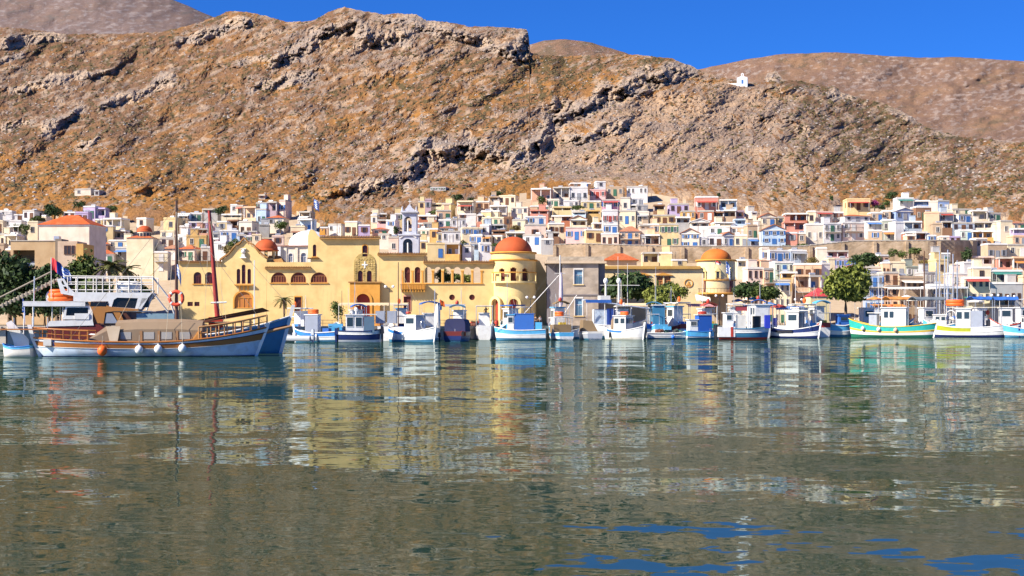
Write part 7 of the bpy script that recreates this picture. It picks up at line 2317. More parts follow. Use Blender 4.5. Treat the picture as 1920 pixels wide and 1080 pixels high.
# 8 and 9: two small boats end on, brown covers
r8, L_, hh = simple(1022, 1078, 100, 'small white and blue boat with brown side cover and white roof', 2.9, .85, .5, .1, B_WHITE, B_SKY, .7, transom=True, stem=False, Y=224, vz=1.26)
canopy(r8, -2.0, 1.6, 3.1, 2.75, B_WHITE, .8, .05, arch=.12); b = MB(); b.box(-1.9, 1.2, -1.35, 1.35, .8, 1.9); b.build('side_cover', M_TARPB, r8)
life_raft(r8, -.3, .2, 2.9, 'orange raft on the white roof left of the white mast', 1.35); MB().box(-2.55, -2.45, -1.2, .4, .45, .95).build('transom_board', B_WHITE, r8)
r9, L_, hh = simple(1074, 1136, 96, 'white boat half covered by a sloping brown tarp', 3.0, .9, .4, .1, B_GREY, B_OFF, .86, transom=True, stem=False, Y=226, vz=1.33)
MB().add([(-2.4, -1.0, .9), (-2.4, 1.35, .9), (1.6, 1.35, .9), (1.6, -1.35, .9), (-2.0, -.2, 2.15), (-2.0, 1.25, 2.3), (1.4, 1.2, 2.3), (1.4, -.4, 2.2)], [(0, 1, 5, 4), (1, 2, 6, 5), (2, 3, 7, 6), (3, 0, 4, 7), (4, 5, 6, 7)]).build('tarp', M_TARPB, r9)
fender(r9, -2.7, -.95, .25, .38, B_PINK, 'bright pink ball fender on the brown tarp boat', name='float_buoy', cat='buoy')
# behind: big boat with sloping awning and white spars, blue door
r10, L_, hh = simple(1092, 1216, 8, 'large white boat with long sloping awning and blue door behind the small boats', 3.6, 1.5, .8, .3, B_WHITE, cat='boat', name='boat', group='boats in the second row', Y=246, vz=1.32)
MB().box(-3.4, 1.9, -1.2, 1.2, 1.2, 3.4).build('deckhouse', B_PALE, r10); MB().box(-1.6, .2, -1.26, -1.204, 1.3, 3.5).build('blue_door', paint('door_navy', (.02, .06, .30), .5), r10)
b = MB(); b.add([(-5.0, -1.7, 4.55), (-.5, -1.7, 4.1), (5.0, -1.7, 3.55), (5.0, 1.7, 3.55), (-.5, 1.7, 4.1), (-5.0, 1.7, 4.55)] + [(-5.0, -1.7, 4.45), (-.5, -1.7, 4.0), (5.0, -1.7, 3.45), (5.0, 1.7, 3.45), (-.5, 1.7, 4.0), (-5.0, 1.7, 4.45)],
               [(0, 1, 4, 5), (1, 2, 3, 4), (11, 10, 7, 6), (10, 9, 8, 7), (0, 6, 7, 1), (1, 7, 8, 2), (2, 8, 9, 3), (5, 11, 6, 0)]); aw_ = b.build('awning', bp('awning_paleblue', (.45, .52, .66), .7), r10)
MB().box(-5.0, -1.0, -1.72, -1.701, 4.15, 4.5).build('awning_edge', M_TARP, aw_)
for x in (-4.8, -2, 2.2, 4.8): MB().tube([(x, -1.6, 1.4), (x, -1.6, 4.4 - .1 * (x + 4.8))], .05, 5).build('post', M_TRIM, aw_)
for x in (-1.9, .15): MB().ball((x + .2, -.8, 6.7), .36, 12, 8).build('radar_dome', B_WHITE, r10); MB().tube([(x + .2, -.8, 4.2), (x + .2, -.8, 6.5)], .17, 6).build('radar_post', M_TRIM, r10)
mast(r10, 1.9, 3.6, 5.2, M_TRIM, .05); mast(r10, .4, 3.8, 5.8, M_TRIM, .05); MB().tube([(-2.6, -.9, 6.2), (3.6, -.9, 6.2)], .035, 4).build('aerial_bar', M_TRIM, r10)
MB().box(-2.6, -1.0, -1.0, 1.0, 4.4, 5.0).build('top_box', B_OFF, r10); MB().lathe([(.1, 0), (.32, .3), (.28, 2.6), (.1, 3.0)], 8, cx=1.0, cy=-1.5).build('furled_sail', M_WHITEC, r10, (0, 0, 1.2))
# white mast with rigging (sailing caique behind)
r11, L_, hh = simple(1000, 1100, 14, 'white sailing caique with a tall white mast and crossed rigging, second row', 2.8, 1.1, .7, .3, B_WHITE, cat='sailboat', name='sailboat', group='boats in the second row', Y=242, vz=1.05)
mm = mast(r11, 0.0, .9, 11.4, M_TRIM, .14, stays=[(-6.4, -.5, 3.6), (2.6, -.5, 6.5), (-2.2, -1.0, 2.4)])
MB().tube([(-.85, 0, 9.6), (.85, 0, 9.6)], .06, 5).build('spreader', M_TRIM, mm); MB().tube([(0, 0, 9.5), (-6.6, -.5, 2.9)], .06, 5).build('boom', M_TRIM, mm); MB().tube([(.2, 0, 3.0), (2.6, -.4, 6.4)], .07, 5).build('gaff', M_TRIM, mm)
MB().lathe([(.05, 0), (.3, .5), (.34, 2.0), (.22, 4.5), (.05, 5.2)], 9, cx=.15, cy=-.1).build('furled_sail', bp('sail_lilac', (.55, .48, .55), .8), r11, (0, 0, 4.6))
# 10: white fishing boat with upright bow
r12, L_, hh = simple(1128, 1212, -38, 'white fishing boat with blue deck patch, shade-painted wheelhouse front and orange raft', 2.7, .95, .5, .5, B_WHITE, None, boot=B_OFF, Y=232, vz=1.43)
hh.band('bulwark', B_BLUE, .86, .985, r12, out=.02, k=1, i0=3, i1=10); c = cabin(r12, -1.2, 1.0, 2.2, .75, 1.75, B_WHITE, B_OFF, B_GREY, wins=2); life_raft(r12, .1, 0, 2.6, 'orange raft on the wheelhouse of the upright bowed white boat', 1.0)  # grey on the front of the white wheelhouse is painted shade
mast(r12, -1.3, 2.5, 2.3, M_TRIM, .04); long_fender(r12, -1.7, -1.4, .5, 'dark tyre-like fender on the upright bowed boat', None, B_BLACK); MB().lathe([(.1, 0), (.34, .3), (.28, 1.2), (.05, 1.6)], 8, cx=-2.2, cy=.2).build('net_bundle', M_CANVAS, r12, (0, 0, .8))
# 11: low dinghy with gear
r13, L_, hh = simple(1212, 1292, 4, 'low white skiff heaped with dark nets and crates', 2.2, .7, .25, .05, B_WHITE, B_GREY, .72, transom=True, stem=False, cat='skiff', name='skiff', Y=236, vz=1.3)
outboard(r13, -L_ / 2 - .15, 0, .7, 1.3)
rr = random.Random(6)
for i in range(9): MB().ball((rr.uniform(-1.6, 2.2), rr.uniform(-.6, .6), .75 + rr.uniform(0, .3)), rr.uniform(.25, .45), 8, 6, sz=.7).build('net_heap', [paint('net_dark', (.05, .06, .06), .9), paint('net_brown', (.16, .06, .04), .9), paint('net_green', (.05, .12, .10), .9)][i % 3], r13)
MB().box(-.6, .5, -.4, .4, 1.1, 1.5).build('fish_box', B_SKY, r13)
fender(r13, 0.6, -1.25, .25, .26, paint('buoy_blue', (.03, .18, .75), .4), 'bright blue ball fender on the low skiff', name='float_buoy', cat='buoy')
rb_, L_, hh = simple(1236, 1290, 12, 'small white open boat with pale sun cover behind the skiff', 2.0, .8, .4, .1, B_WHITE, cat='boat', name='boat', group='boats in the second row', Y=252, vz=1.4); canopy(rb_, -1.6, 1.6, 2.2, 2.3, bp('sunroof', (.66, .66, .74), .7), .8, .05); MB().box(.2, 1.2, -.6, .6, .8, 1.8).build('console', B_ORANGE, rb_)
# 12: blue boat with royal blue box cabin
r14, L_, hh = simple(1284, 1348, 10, 'white and blue boat with a royal blue box cabin and red raft', 2.4, .95, .35, .1, B_WHITE, B_SKY, .62, transom=True, stem=False, rub=B_BLUE, Y=236, vz=1.23)
MB().box(-.8, 1.3, -1.0, 1.0, .8, 3.0).build('box_cabin', paint('royal_blue', (.02, .10, .42), .5), r14); c = cabin(r14, -2.2, -.9, 1.8, .8, 1.6, B_WHITE, B_WHITE, wins=1); MB().box(-1.0, 1.5, -1.1, 1.1, 3.003, 3.08).build('cabin_roof', B_OFF, r14)
life_raft(r14, .1, 0, 3.1, 'red raft on the royal blue box cabin', .9, mat=B_RED)
for i in range(2): long_fender(r14, .9 + i * 1.1, -1.3, .5, ['white fender left on the royal blue cabin boat', 'white fender right on the royal blue cabin boat'][i], 'sausage fenders')
# 13: white cruiser with hard top
r15, L_, hh = simple(1344, 1444, 4, 'white motor cruiser with hard top, red blind and twin dark engines', 2.9, 1.15, .25, .05, B_TEAL, B_WHITE, .78, transom=True, stem=False, boot=B_RED, cat='motor cruiser', name='motor_cruiser', Y=228, vz=1.46)
MB().box(-4.2, -1.6, -1.4, 1.4, .3, 1.35).build('stern_box', B_WHITE, r15); MB().box(-2.3, -1.9, -1.43, -1.402, .3, 1.35).build('red_stripe', B_RED, r15)
canopy(r15, -1.9, 4.4, 2.6, 3.75, B_WHITE, 1.2, .02, 'hard_top'); c = cabin(r15, -3.0, -1.9, 2.2, 1.2, 1.6, B_WHITE, B_WHITE, wins=1)
MB().box(-1.5, .3, -1.1, -1.0, 3.05, 3.55).build('red_blind', bp('blind', (.36, .05, .07), .8), r15); MB().box(-1.4, .2, -1.0, -.9, 1.2, 2.6).build('seat_back', B_OFF, r15)
for x in (.5, .75): MB().tube([(x, -1.1, 1.2), (x, -1.1, 3.7)], .13, 8).build('post', B_WHITE, r15)
outboard(r15, -L_ / 2 - .1, -.5, .85, 1.6); outboard(r15, -L_ / 2 - .1, .6, .85, 1.6); MB().box(1.5, 2.6, -.5, .5, 1.2, 2.5).build('helm_console', B_BLACK, r15); MB().box(3.2, 4.0, -.9, -.2, 1.2, 2.6).build('blue_drum', paint('drum_blue', (.03, .05, .45), .4), r15)
# 14: white and navy fishing boat
r16, L_, hh = simple(1436, 1538, -36, 'white and navy fishing boat with a dark slate sided wheelhouse', 2.9, .95, .5, .6, B_WHITE, B_NAVY, .72, rub=B_WHITE, boot=B_NAVY, Y=251, vz=1.42)
c = cabin(r16, -.6, 1.4, 2.2, .8, 2.0, B_WHITE, B_OFF, paint('slate', (.10, .12, .18), .5), wins=1, front_win=False); canopy(r16, -1.0, 3.4, 2.5, 3.05, M_WHITEC, 1.0, .04); MB().box(-3.0, -.7, -.7, .7, .75, 1.35).build('aft_house', B_WHITE, r16)
mast(r16, 1.5, .9, 3.2, M_STEEL, .04); MB().box(-3.4, -2.9, -.4, .4, .9, 2.2).build('blue_drum', paint('drum_blue', (.03, .05, .45), .4), r16); b = MB(); b.box(-2.2, .6, -1.62, -1.5, .62, .85); b.build('tyre_strip', B_BLACK, r16)
# 15: sea green fishing boat
YG = 232.0
r17, L_, hh = simple(1594, 1752, -27, 'sea green and white fishing boat with yellow stripe and white wheelhouse', 3.4, 1.2, .45, .95, B_WHITE, B_GREEN, .72, rub=B_YEL, boot=paint('boot_green', (.02, .16, .10), .4), Y=262, vz=1.36)
hh.band('stripe', B_YEL, .66, .715, r17, out=.02, k=1)
c = cabin(r17, -1.4, 2.3, 2.5, 1.15, 2.2, B_WHITE, B_WHITE, bp('shade_white', (.66, .66, .66)), wins=0, front_win=False, over=.2)  # front face in a darker white: its shade is in the paint
for i in range(2): MB().box(-1.0 + i * .85, -.4 + i * .85, -1.28, -1.2, 2.25, 2.95).build('window', M_BGLASS, c)
MB().box(2.304, 2.34, -.5, .3, 1.3, 2.95).build('door', bp('door_teal', (.05, .32, .34)), c); MB().box(-3.6, -1.5, -1.2, 1.2, 2.75, 2.83).build('aft_awning', B_OFF, r17)
MB().box(-3.4, -2.2, -.9, .9, 1.2, 2.7).build('winch_house', B_GREY, r17); mast(r17, -1.6, 2.6, 3.0, M_TRIM, .06, stays=[(5.5, 0, 2.5)])
for i, (x, m_) in enumerate(((-4.2, B_OFF), (-1.7, B_WHITE), (.9, bp('buoy_peach', (.72, .45, .30))))):
    fender(r17, x, -1.72 if i else -1.5, 1.0 - .08 * i, .36, m_, ['cream ball fender at the stern of the sea green boat', 'white ball fender amidships on the sea green boat', 'peach ball fender nearest the bow of the sea green boat'][i], 'ball fenders on the sea green boat')
life_raft(r17, -.4, .3, 3.5, 'small orange box on the sea green boat roof', .6)
# 16: lime striped boat
r18, L_, hh = simple(1742, 1886, -25, 'white fishing boat with lime green side and long pale canopy', 3.2, 1.1, .45, .7, B_WHITE, None, boot=B_NAVY, Y=266, vz=1.31)
hh.band('bulwark', B_LIME, .74, .975, r18, out=.025, k=2, i0=2, i1=10); hh.rail('rubbing_strake', B_WHITE, r18, .72, .05)
c = cabin(r18, -1.6, .6, 2.3, 1.0, 2.3, B_WHITE, B_WHITE, bp('shade_blue', (.46, .50, .58)), wins=2, wtop=.5, wh=.36, front_win=False); MB().box(.65, 2.4, -1.1, 1.1, 1.0, 3.1).build('fore_screen', M_TARPG, r18)  # blue-grey wheelhouse front carries painted shade over white
canopy(r18, -3.0, 5.0, 2.7, 3.55, bp('canopy_cream', (.74, .68, .55), .8), 1.2, .03); b = MB(); b.tube([(-1.4 + .75 * math.cos(math.pi * i / 10) - .9, -1.2, 2.4 + .75 * math.sin(math.pi * i / 10)) for i in range(11)], .07, 5); b.build('hoop', M_TRIM, r18)
life_raft(r18, -1.9, .2, 3.65, 'long orange raft on the canopy of the lime striped boat', 1.9); MB().box(2.8, 3.4, -.3, .3, 1.2, 2.0).build('winch', B_BLACK, r18); MB().ball((3.0, 0, 2.9), .3, 10, 8).build('float', B_RED, r18)
# 17: blue edged boat at the right end
r19, L_, hh = simple(1880, 1990, 176, 'white boat with bright blue upper side at the right end', 2.6, .95, .5, .1, B_OFF, B_SKY, .66, transom=True, stem=False, Y=262, vz=1.35)
c = cabin(r19, -1.5, 1.4, 1.9, .9, 1.5, B_WHITE, B_WHITE, wins=2); outboard(r19, 2.2, .9, .8, 1.2, B_NAVY)

# ------------------------------------------------------------------ boats in the marina behind, right
SAIL = [(1762, 470), (1772, 478), (1778, 468), (1788, 476), (1796, 488), (1757, 492)]
for i, (px, py) in enumerate(SAIL):
    Yb = 282 - (i % 3) * 3.0
    lb = ['white yacht with the leftmost tall mast of the cluster beside the slate wall', 'white yacht with the second tall mast of the marina cluster', 'white yacht with the tallest mast of the marina cluster', 'white yacht with blue sail cover in the marina cluster', 'white yacht with the rightmost mast of the marina cluster', 'white yacht with the shortest mast of the marina cluster'][i]
    ry, L_, hh = simple(px - 40, px + 40, 80 + i * 4, lb, 2.6, 1.0, .3, .1, B_WHITE, None, transom=True, stem=False, Y=Yb, cat='yacht', name='yacht', group='yachts in the marina', vz=1.2)
    top = at(px, py, Yb).z / ry.scale[2]
    mm = mast(ry, .3, .9, top - .9, M_STEEL, .13, stays=[(3.4, 0, 1.2), (-3.4, 0, 1.2), (.2, 1.2, 1.0), (.2, -1.2, 1.0)])
    for f in (.45, .72): MB().tube([(.3, -.9 * (1.3 - f), top * f), (.3, .9 * (1.3 - f), top * f)], .035, 4).build('spreader', M_STEEL, mm)
    MB().tube([(.3, 0, 2.2), (-2.9, 0, 2.1)], .07, 6).build('boom', M_STEEL, mm); MB().tube([(.2, 0, 2.42), (-2.8, 0, 2.3)], .2, 8).build('sail_cover', M_TARP if i % 2 else M_WHITEC, mm)
    cabin(ry, -.8, 2.0, 1.7, .8, .7, B_WHITE, B_WHITE, wins=3, wtop=.3, wh=.4, front_win=False, slope=.6)
BK = [(1602, 1650, 272, 12, 'white fishing boat with long beige canopy and blue hull behind the sea green boat', B_BLUE, 'c'), (1650, 1720, 278, 20, 'white boat under a wide orange-red awning in the marina', B_WHITE, 'o'), (1700, 1776, 274, 15, 'boat under a dark slate tarp with a red edge in the marina', B_WHITE, 's'),
      (1548, 1606, 256, 8, 'small white launch with a navy dodger behind the stone pier', B_WHITE, 'd'), (1812, 1862, 280, 14, 'white boat with blue bimini behind the lime striped boat', B_WHITE, 'b'), (1856, 1912, 276, 170, 'white and red runabout with bright blue cover at the marina end', B_RED, 'b'),
      (1730, 1790, 271, 170, 'white speedboat with raked windscreen behind the lime striped boat', B_WHITE, 'w'), (1890, 1950, 283, 10, 'white launch at the far right end of the marina', B_WHITE, 'c')]
for px0, px1, Yb, hd2, lb, hm, kd in BK:
    if px0 < 1600: Yb = 268
    rk, L_, hh = simple(px0, px1, hd2, lb, 2.4, 1.0, .6, .2, hm, B_WHITE if hm is not B_WHITE else B_SKY, .7, transom=True, stem=False, Y=Yb, cat='boat', name='boat', group='boats in the marina', vz=1.75)
    if kd in 'cosb':
        canopy(rk, -L_ * .42, L_ * .4, 2.6, 3.3, {'c': M_WHITEC, 'o': AWN['orange'], 's': paint('slate_tarp', (.14, .17, .20), .8), 'b': M_TARP}[kd], 1.0, .05, arch=.25 if kd != 'c' else 0)
        cabin(rk, -1.0, .8, 1.8, .9, 1.6, B_WHITE, B_WHITE, wins=1)
    elif kd == 'd':
        cabin(rk, -.6, 1.0, 1.7, .9, 1.0, M_TARP, M_TARP, wins=1)
    else:
        cabin(rk, -1.0, 1.6, 1.9, .9, 1.0, B_WHITE, B_WHITE, wins=2, slope=.9)
    outboard(rk, -L_ / 2 - .1, 0, .8, 1.2)
# second row left of the blue and white boat
for px0, px1, hd2, lb, kd in [(610, 650, 95, 'white boat with light blue cover lying behind the orange raft boat', 'b'), (690, 760, 88, 'boat with two grey folded screens behind the navy hulled cabin boat', 'g'), (890, 926, 92, 'white motorboat bow on at the quay steps', 'c'), (1395, 1446, 100, 'white cabin cruiser with raked windows behind the hard top cruiser', 'w'),
                             (1216, 1250, 95, 'small boat with petrol blue cabin behind the skiff', 'p'), (1470, 1530, 80, 'white boat with tan sun roof behind the slate wheelhouse', 'c')]:
    rk, L_, hh = boat_root(px0, px1, 214 + max(0, px0 - 610) * .05, hd2, 2.6, lb, 'boat', 'boats in the second row', 'boat', 1.75) + (None,)
    L_ = 6.2; hh = Hull(L_, 2.6, 1.05, .6, .2, .4, True, .14, 14)
    hh.band('hull', B_WHITE, 0, .8, rk); hh.band('bulwark', B_SKY if kd in 'bp' else B_WHITE, .8, 1.0, rk, k=1); hh.rail('cap_rail', B_WHITE, rk, 1.0, .05); hh.deck(B_OFF, rk, .2)
    if kd == 'g':
        for y in (-.9, .9): MB().box(-1.0, .2, y - .7, y + .7, 1.5, 2.6).build('screen', M_TARPG, rk)
    elif kd == 'b': MB().box(-2.6, 1.0, -1.1, 1.1, 1.0, 1.5).build('cover', paint('cover_sky', (.12, .42, .68), .7), rk)
    elif kd == 'p': cabin(rk, -1.2, .9, 1.9, .9, 2.0, B_TEAL, B_WHITE, wins=1)
    elif kd == 'w': cabin(rk, -2.2, 2.0, 2.4, 1.0, 1.9, B_WHITE, B_WHITE, wins=3, slope=1.2)
    else: canopy(rk, -2.2, 2.0, 2.6, 3.0, M_WHITEC, 1.0, .05); cabin(rk, -.6, 1.2, 1.7, .9, 1.4, B_WHITE, B_WHITE, wins=1)

# a closer-packed second row, masts and covers over the front boats
for i, (px, w, Y, cv, lb) in enumerate([(566, 40, 214, B_WHITE, 'white boat with bare mast behind the grey inflatable'), (668, 44, 217, M_TARP, 'boat under a blue cover behind the radar topped cabin boat'), (752, 46, 221, M_WHITEC, 'white canopied boat behind the dark foremast'), (862, 50, 228, B_TEAL, 'boat with a petrol roof and red floats behind the navy covered boat'),
        (958, 44, 234, M_TARP, 'boat with a blue cover behind the royal blue tarp'), (1046, 40, 236, M_TARPB, 'boat with a brown cover behind the orange raft'), (1166, 46, 243, M_WHITEC, 'white canopied boat right behind the upright bowed boat'), (1228, 40, 246, B_TEAL, 'petrol blue boat behind the low skiff'), (1266, 40, 249, B_WHITE, 'white boat with red floats below the light round tree'),
        (1322, 44, 252, AWN['red'], 'boat with a dark red cover behind the royal blue box cabin'), (1378, 44, 256, M_WHITEC, 'white canopied boat behind the red blind'), (1424, 42, 260, M_TARP, 'blue covered boat right of the twin engines cruiser'), (1500, 46, 266, M_WHITEC, 'white canopied boat behind the slate wheelhouse roof'), (1532, 40, 269, B_SKY, 'sky blue boat beside the stone pier')]):
    rk, L_ = boat_root(px - w / 2, px + w / 2, Y, 70 + (i * 37) % 50, 2.4, lb, 'boat', 'boats in the second row', 'boat', 1.85)
    L_ = 6.0; hh = Hull(L_, 2.4, 1.0, .6, .2, .4, True, .14, 12)
    hh.band('hull', B_WHITE, 0, .8, rk); hh.band('bulwark', [B_SKY, B_WHITE, B_BLUE, B_RED, B_GREEN][i % 5], .8, 1.0, rk, k=1); hh.rail('cap_rail', B_WHITE, rk, 1.0, .05); hh.deck(B_OFF, rk, .2)
    cabin(rk, -.9, 1.1, 1.7, .9, 1.5 + .1 * (i % 3), B_WHITE, [B_WHITE, B_OFF, B_SKY][i % 3], wins=1)
    canopy(rk, -2.6, -.9 if i % 2 else 1.6, 2.3, 2.75 + .12 * (i % 3), cv, 1.0, .06, arch=.2 * (i % 2))
    mast(rk, 1.2, 2.2, 1.6 + (i * 7 % 5) * .55, M_STEEL if i % 3 else M_TRIM, .045, stays=[(2.9, 0, 1.6), (-2.8, 0, 1.2)])
    if i % 3 != 1: MB().ball((-1.6, .3 - .2 * (i % 2), 3.05 + .1 * (i % 3)), .28, 10, 6, sz=.8).build('float', [B_ORANGE, B_RED][i % 2], rk)
    MB().box(-2.4, -1.5, -.6, .4, .9, 1.4).build('net_box', [B_BLUE, B_YEL, M_TARPN, B_RED][i % 4], rk)
    MB().tube([(-2.9, -.95, 1.2), (-2.9, -.95, 2.0), (-2.9, .95, 2.0), (-2.9, .95, 1.2)], .04, 4).build('stern_rail', M_STEEL, rk)
# ================================================================== QUAYSIDE
def skin_mesh(name, joints, links, mat, parent, loc=(0, 0, 0), rz=0.0, sub=1):
    """one continuous tapered surface grown along a skeleton"""
    me = bpy.data.meshes.new(name)
    me.from_pydata([j[0] for j in joints], links, [])
    me.materials.append(mat)
    o = bpy.data.objects.new(name, me)
    COL.objects.link(o)
    if parent is not None: o.parent = parent
    o.location = loc; o.rotation_euler = (0, 0, rz)
    md = o.modifiers.new('skin', 'SKIN')
    sv = me.skin_vertices[0].data
    for i, j in enumerate(joints):
        sv[i].radius = (j[1], j[1]) if not isinstance(j[1], tuple) else j[1]
    sv[0].use_root = True
    md.use_smooth_shade = True
    s2 = o.modifiers.new('smooth', 'SUBSURF'); s2.levels = sub; s2.render_levels = sub
    return o


M_SKIN = paint('skin', (.45, .26, .17), .6, dirt=.1); M_HAIR = paint('hair', (.05, .03, .02), .7)


def person(loc, rz, label, shirt, trousers, seated=False, hair=(.05, .03, .02), arm=.1):
    root = empty('person', loc, rz, label, 'person', 'people along the quay')
    hz = .92 if not seated else .50
    kn = (0, 0) if not seated else (-.42, .02)
    J = [((0, 0, hz), .13), ((0, .01, hz + .25), .13), ((0, .02, hz + .48), (.17, .11)), ((0, .01, hz + .58), .055), ((0, -.02, hz + .68), (.085, .10)), ((0, -.01, hz + .79), .075)]
    L = [(0, 1), (1, 2), (2, 3), (3, 4), (4, 5)]
    for s in (-1, 1):
        b = len(J)
        J += [((s * .10, 0, hz - .06), .085), ((s * .11, -.02 if not seated else -.42, .48 if not seated else hz - .02), .062), ((s * .11, .02 if not seated else -.45, .09), .045), ((s * .12, -.13 if not seated else -.60, .04), .035)]
        L += [(0, b), (b, b + 1), (b + 1, b + 2), (b + 2, b + 3)]
        b = len(J)
        J += [((s * .21, .02, hz + .46), .055), ((s * (.26 + arm), .03, hz + .18), .042), ((s * (.25 + arm * .6), -.12, hz - .04), .034), ((s * (.24 + arm * .5), -.17, hz - .13), .032)]
        L += [(2, b), (b, b + 1), (b + 1, b + 2), (b + 2, b + 3)]
    skin_mesh('body', J, L, M_SKIN, root)
    g_ = lambda k, q: (J[k][0], tuple(v + q for v in J[k][1]) if isinstance(J[k][1], tuple) else J[k][1] + q)
    S = [g_(0, .025), g_(1, .025), g_(2, .02)]; SL = [(0, 1), (1, 2)]
    for b in (10, 18):
        k = len(S); S += [g_(b, .02), ((tuple((J[b][0][i] + J[b + 1][0][i]) / 2 for i in range(3))), .065)]; SL += [(2, k), (k, k + 1)]
    skin_mesh('shirt', S, SL, paint('cloth_' + shirt[0], shirt[1], .9), root)
    T = [((0, 0, hz + .03), .15)]; TL = []
    for b in (6, 14):
        k = len(T); T += [g_(b, .02), g_(b + 1, .022), g_(b + 2, .025)]; TL += [(0, k), (k, k + 1), (k + 1, k + 2)]
    skin_mesh('trousers', T, TL, paint('cloth_' + trousers[0], trousers[1], .9), root)
    h = J[5][0]
    b = MB(); b.lathe([(.098, -.08), (.108, 0), (.09, .06), (.05, .095), (.003, .105)], 12); b.build('hair', paint('hair_%02d' % int(hair[0] * 100), hair, .7), root, (h[0], h[1] + .02, h[2]))
    fc = MB()
    for s in (-1, 1): fc.ball((s * .03, -.105, h[2] - .08), .012, 6, 4)
    fc.build('eyes', B_BLACK, root); fb = MB(); fb.add([(-.012, -.10, h[2] - .13), (.012, -.10, h[2] - .13), (0, -.135, h[2] - .135), (0, -.1, h[2] - .09)], [(0, 1, 2), (0, 2, 3), (2, 1, 3)]); fb.build('nose', M_SKIN, root)
    return root


W_, BL, RD, DK, KH, LB = ('white', (.75, .74, .72)), ('blue', (.06, .14, .38)), ('red', (.45, .05, .05)), ('dark', (.04, .04, .05)), ('khaki', (.36, .29, .19)), ('light_blue', (.35, .5, .7))


def on_quay(px, Y):
    return Vector(((px - 960) / F * Y, Y, QZ))


person(on_quay(992, 246), .3, 'person in a pale blue shirt standing by the palace tower door', LB, KH)
person(on_quay(1004, 247), -.5, 'person in dark clothes beside the one in the pale blue shirt', DK, DK)
person(on_quay(1013, 249), .8, 'third person by the tower, in a white shirt and dark trousers', W_, DK)
person(on_quay(906, 236), 1.2, 'person in red walking past the scooters on the quay', RD, DK)
person(on_quay(1315, 268), .2, 'person in blue under the hall awning', BL, KH)
person(on_quay(1505, 285), -.3, 'person in a white shirt near the yellow kiosk', W_, BL)
person(on_quay(1482, 284), .6, 'person in red top left of the yellow kiosk', RD, KH)
person(on_quay(1600, 292), .1, 'person in dark clothes under the big round tree', DK, BL)
person(place(r15, .9, .1, .98), .4, 'person in dark clothes standing in the hard top cruiser', DK, DK)
person(place(ex, XE(119), -1.1, 1.75), .2, 'person in white sitting under the aft roof of the excursion boat', W_, LB, seated=True)


def lamp(px, py, Y, label):
    b = at(px, py, Y)
    root = empty('street_lamp', (b.x, Y, QZ), 0, label, 'street lamp', 'double globe lamps along the quay')
    h = b.z - QZ
    MB().tube([(0, 0, 0), (0, 0, .6), (0, 0, h)], [.11, .07, .05], 8).build('post', M_IRON, root)
    MB().tube([(-.62, 0, h - .05), (0, 0, h - .25), (.62, 0, h - .05)], .035, 5).build('arm', M_IRON, root)
    for s in (-.62, .62):
        MB().ball((s, 0, h + .14), .24, 12, 8).build('globe', paint('globe_white', (.82, .82, .82), .3, dirt=.05), root)
    MB().lathe([(.22, 0), (.22, .12), (.12, .3)], 10).build('base', M_IRON, root)


for px, py, Y, t in [(730, 539, 243, 'double globe lamp right of the palace portal'), (995, 559, 252, 'double globe lamp in front of the round palace tower'), (1349, 556, 270, 'double globe lamp below the orange domed tower'), (1448, 561, 280, 'double globe lamp right of the street trees'),
                     (1497, 563, 284, 'double globe lamp left of the yellow kiosk'), (1866, 555, 291, 'double globe lamp in front of the green awning house'), (1896, 557, 292, 'double globe lamp at the right end of the waterfront'), (1690, 560, 291, 'double globe lamp by the white cafe parasols')]:
    lamp(px, py, Y, t)


def parasol(px, py, Y, r, col, label, dome=.3):
    b = at(px, py, Y); h = b.z - QZ
    root = empty('parasol', (b.x, Y, QZ), 0, label, 'parasol', 'cafe parasols on the waterfront')
    m = MB(); n = 8; vs = [(0, 0, h)]
    for i in range(n): vs.append((r * math.cos(6.2832 * i / n), r * math.sin(6.2832 * i / n), h - r * dome))
    for i in range(n): vs.append((r * math.cos(6.2832 * i / n), r * math.sin(6.2832 * i / n), h - r * dome - .22))
    fs = [(0, 1 + i, 1 + (i + 1) % n) for i in range(n)] + [(1 + i, 1 + n + i, 1 + n + (i + 1) % n, 1 + (i + 1) % n) for i in range(n)]
    m.add(vs, fs).build('cover', col, root)
    MB().tube([(0, 0, 0), (0, 0, h)], .035, 6).build('pole', M_STEEL, root); MB().lathe([(.3, 0), (.3, .1), (.06, .16)], 10).build('foot', M_SLAB, root)


m_beige = paint('parasol_beige', (.72, .50, .30), .8)
for px, py, Y, r, m_, t in [(1398, 562, 274, 1.7, m_beige, 'beige domed parasol behind the white hard top cruiser'), (1384, 560, 281, 1.2, M_TARP, 'royal blue closed-down parasol right of the hall tower'), (1415, 556, 284, 1.3, B_SKY, 'sky blue parasol behind the beige domed one'),
                            (1442, 566, 278, 1.5, AWN['blue'], 'blue parasol below the dark street trees'), (1460, 570, 282, 1.5, AWN['red'], 'red parasol left of the yellow kiosk'), (1700, 553, 293, 1.6, M_WHITEC, 'white parasol leftmost of the cafe pair'), (1716, 557, 292, 1.7, M_WHITEC, 'white parasol right of the cafe pair'),
                            (1640, 556, 293, 1.7, AWN['orange'], 'orange parasol right of the big round tree'), (1790, 559, 292, 1.5, AWN['blue'], 'blue parasol behind the yacht masts'), (1830, 560, 292, 1.6, M_WHITEC, 'white parasol beside the cream house with red roof'), (1236, 574, 262, 1.5, M_WHITEC, 'white parasol under the light round tree'),
                            (1260, 574, 264, 1.4, AWN['red'], 'dark red parasol right of the light round tree')]:
    parasol(px, py, Y, r, m_, t)


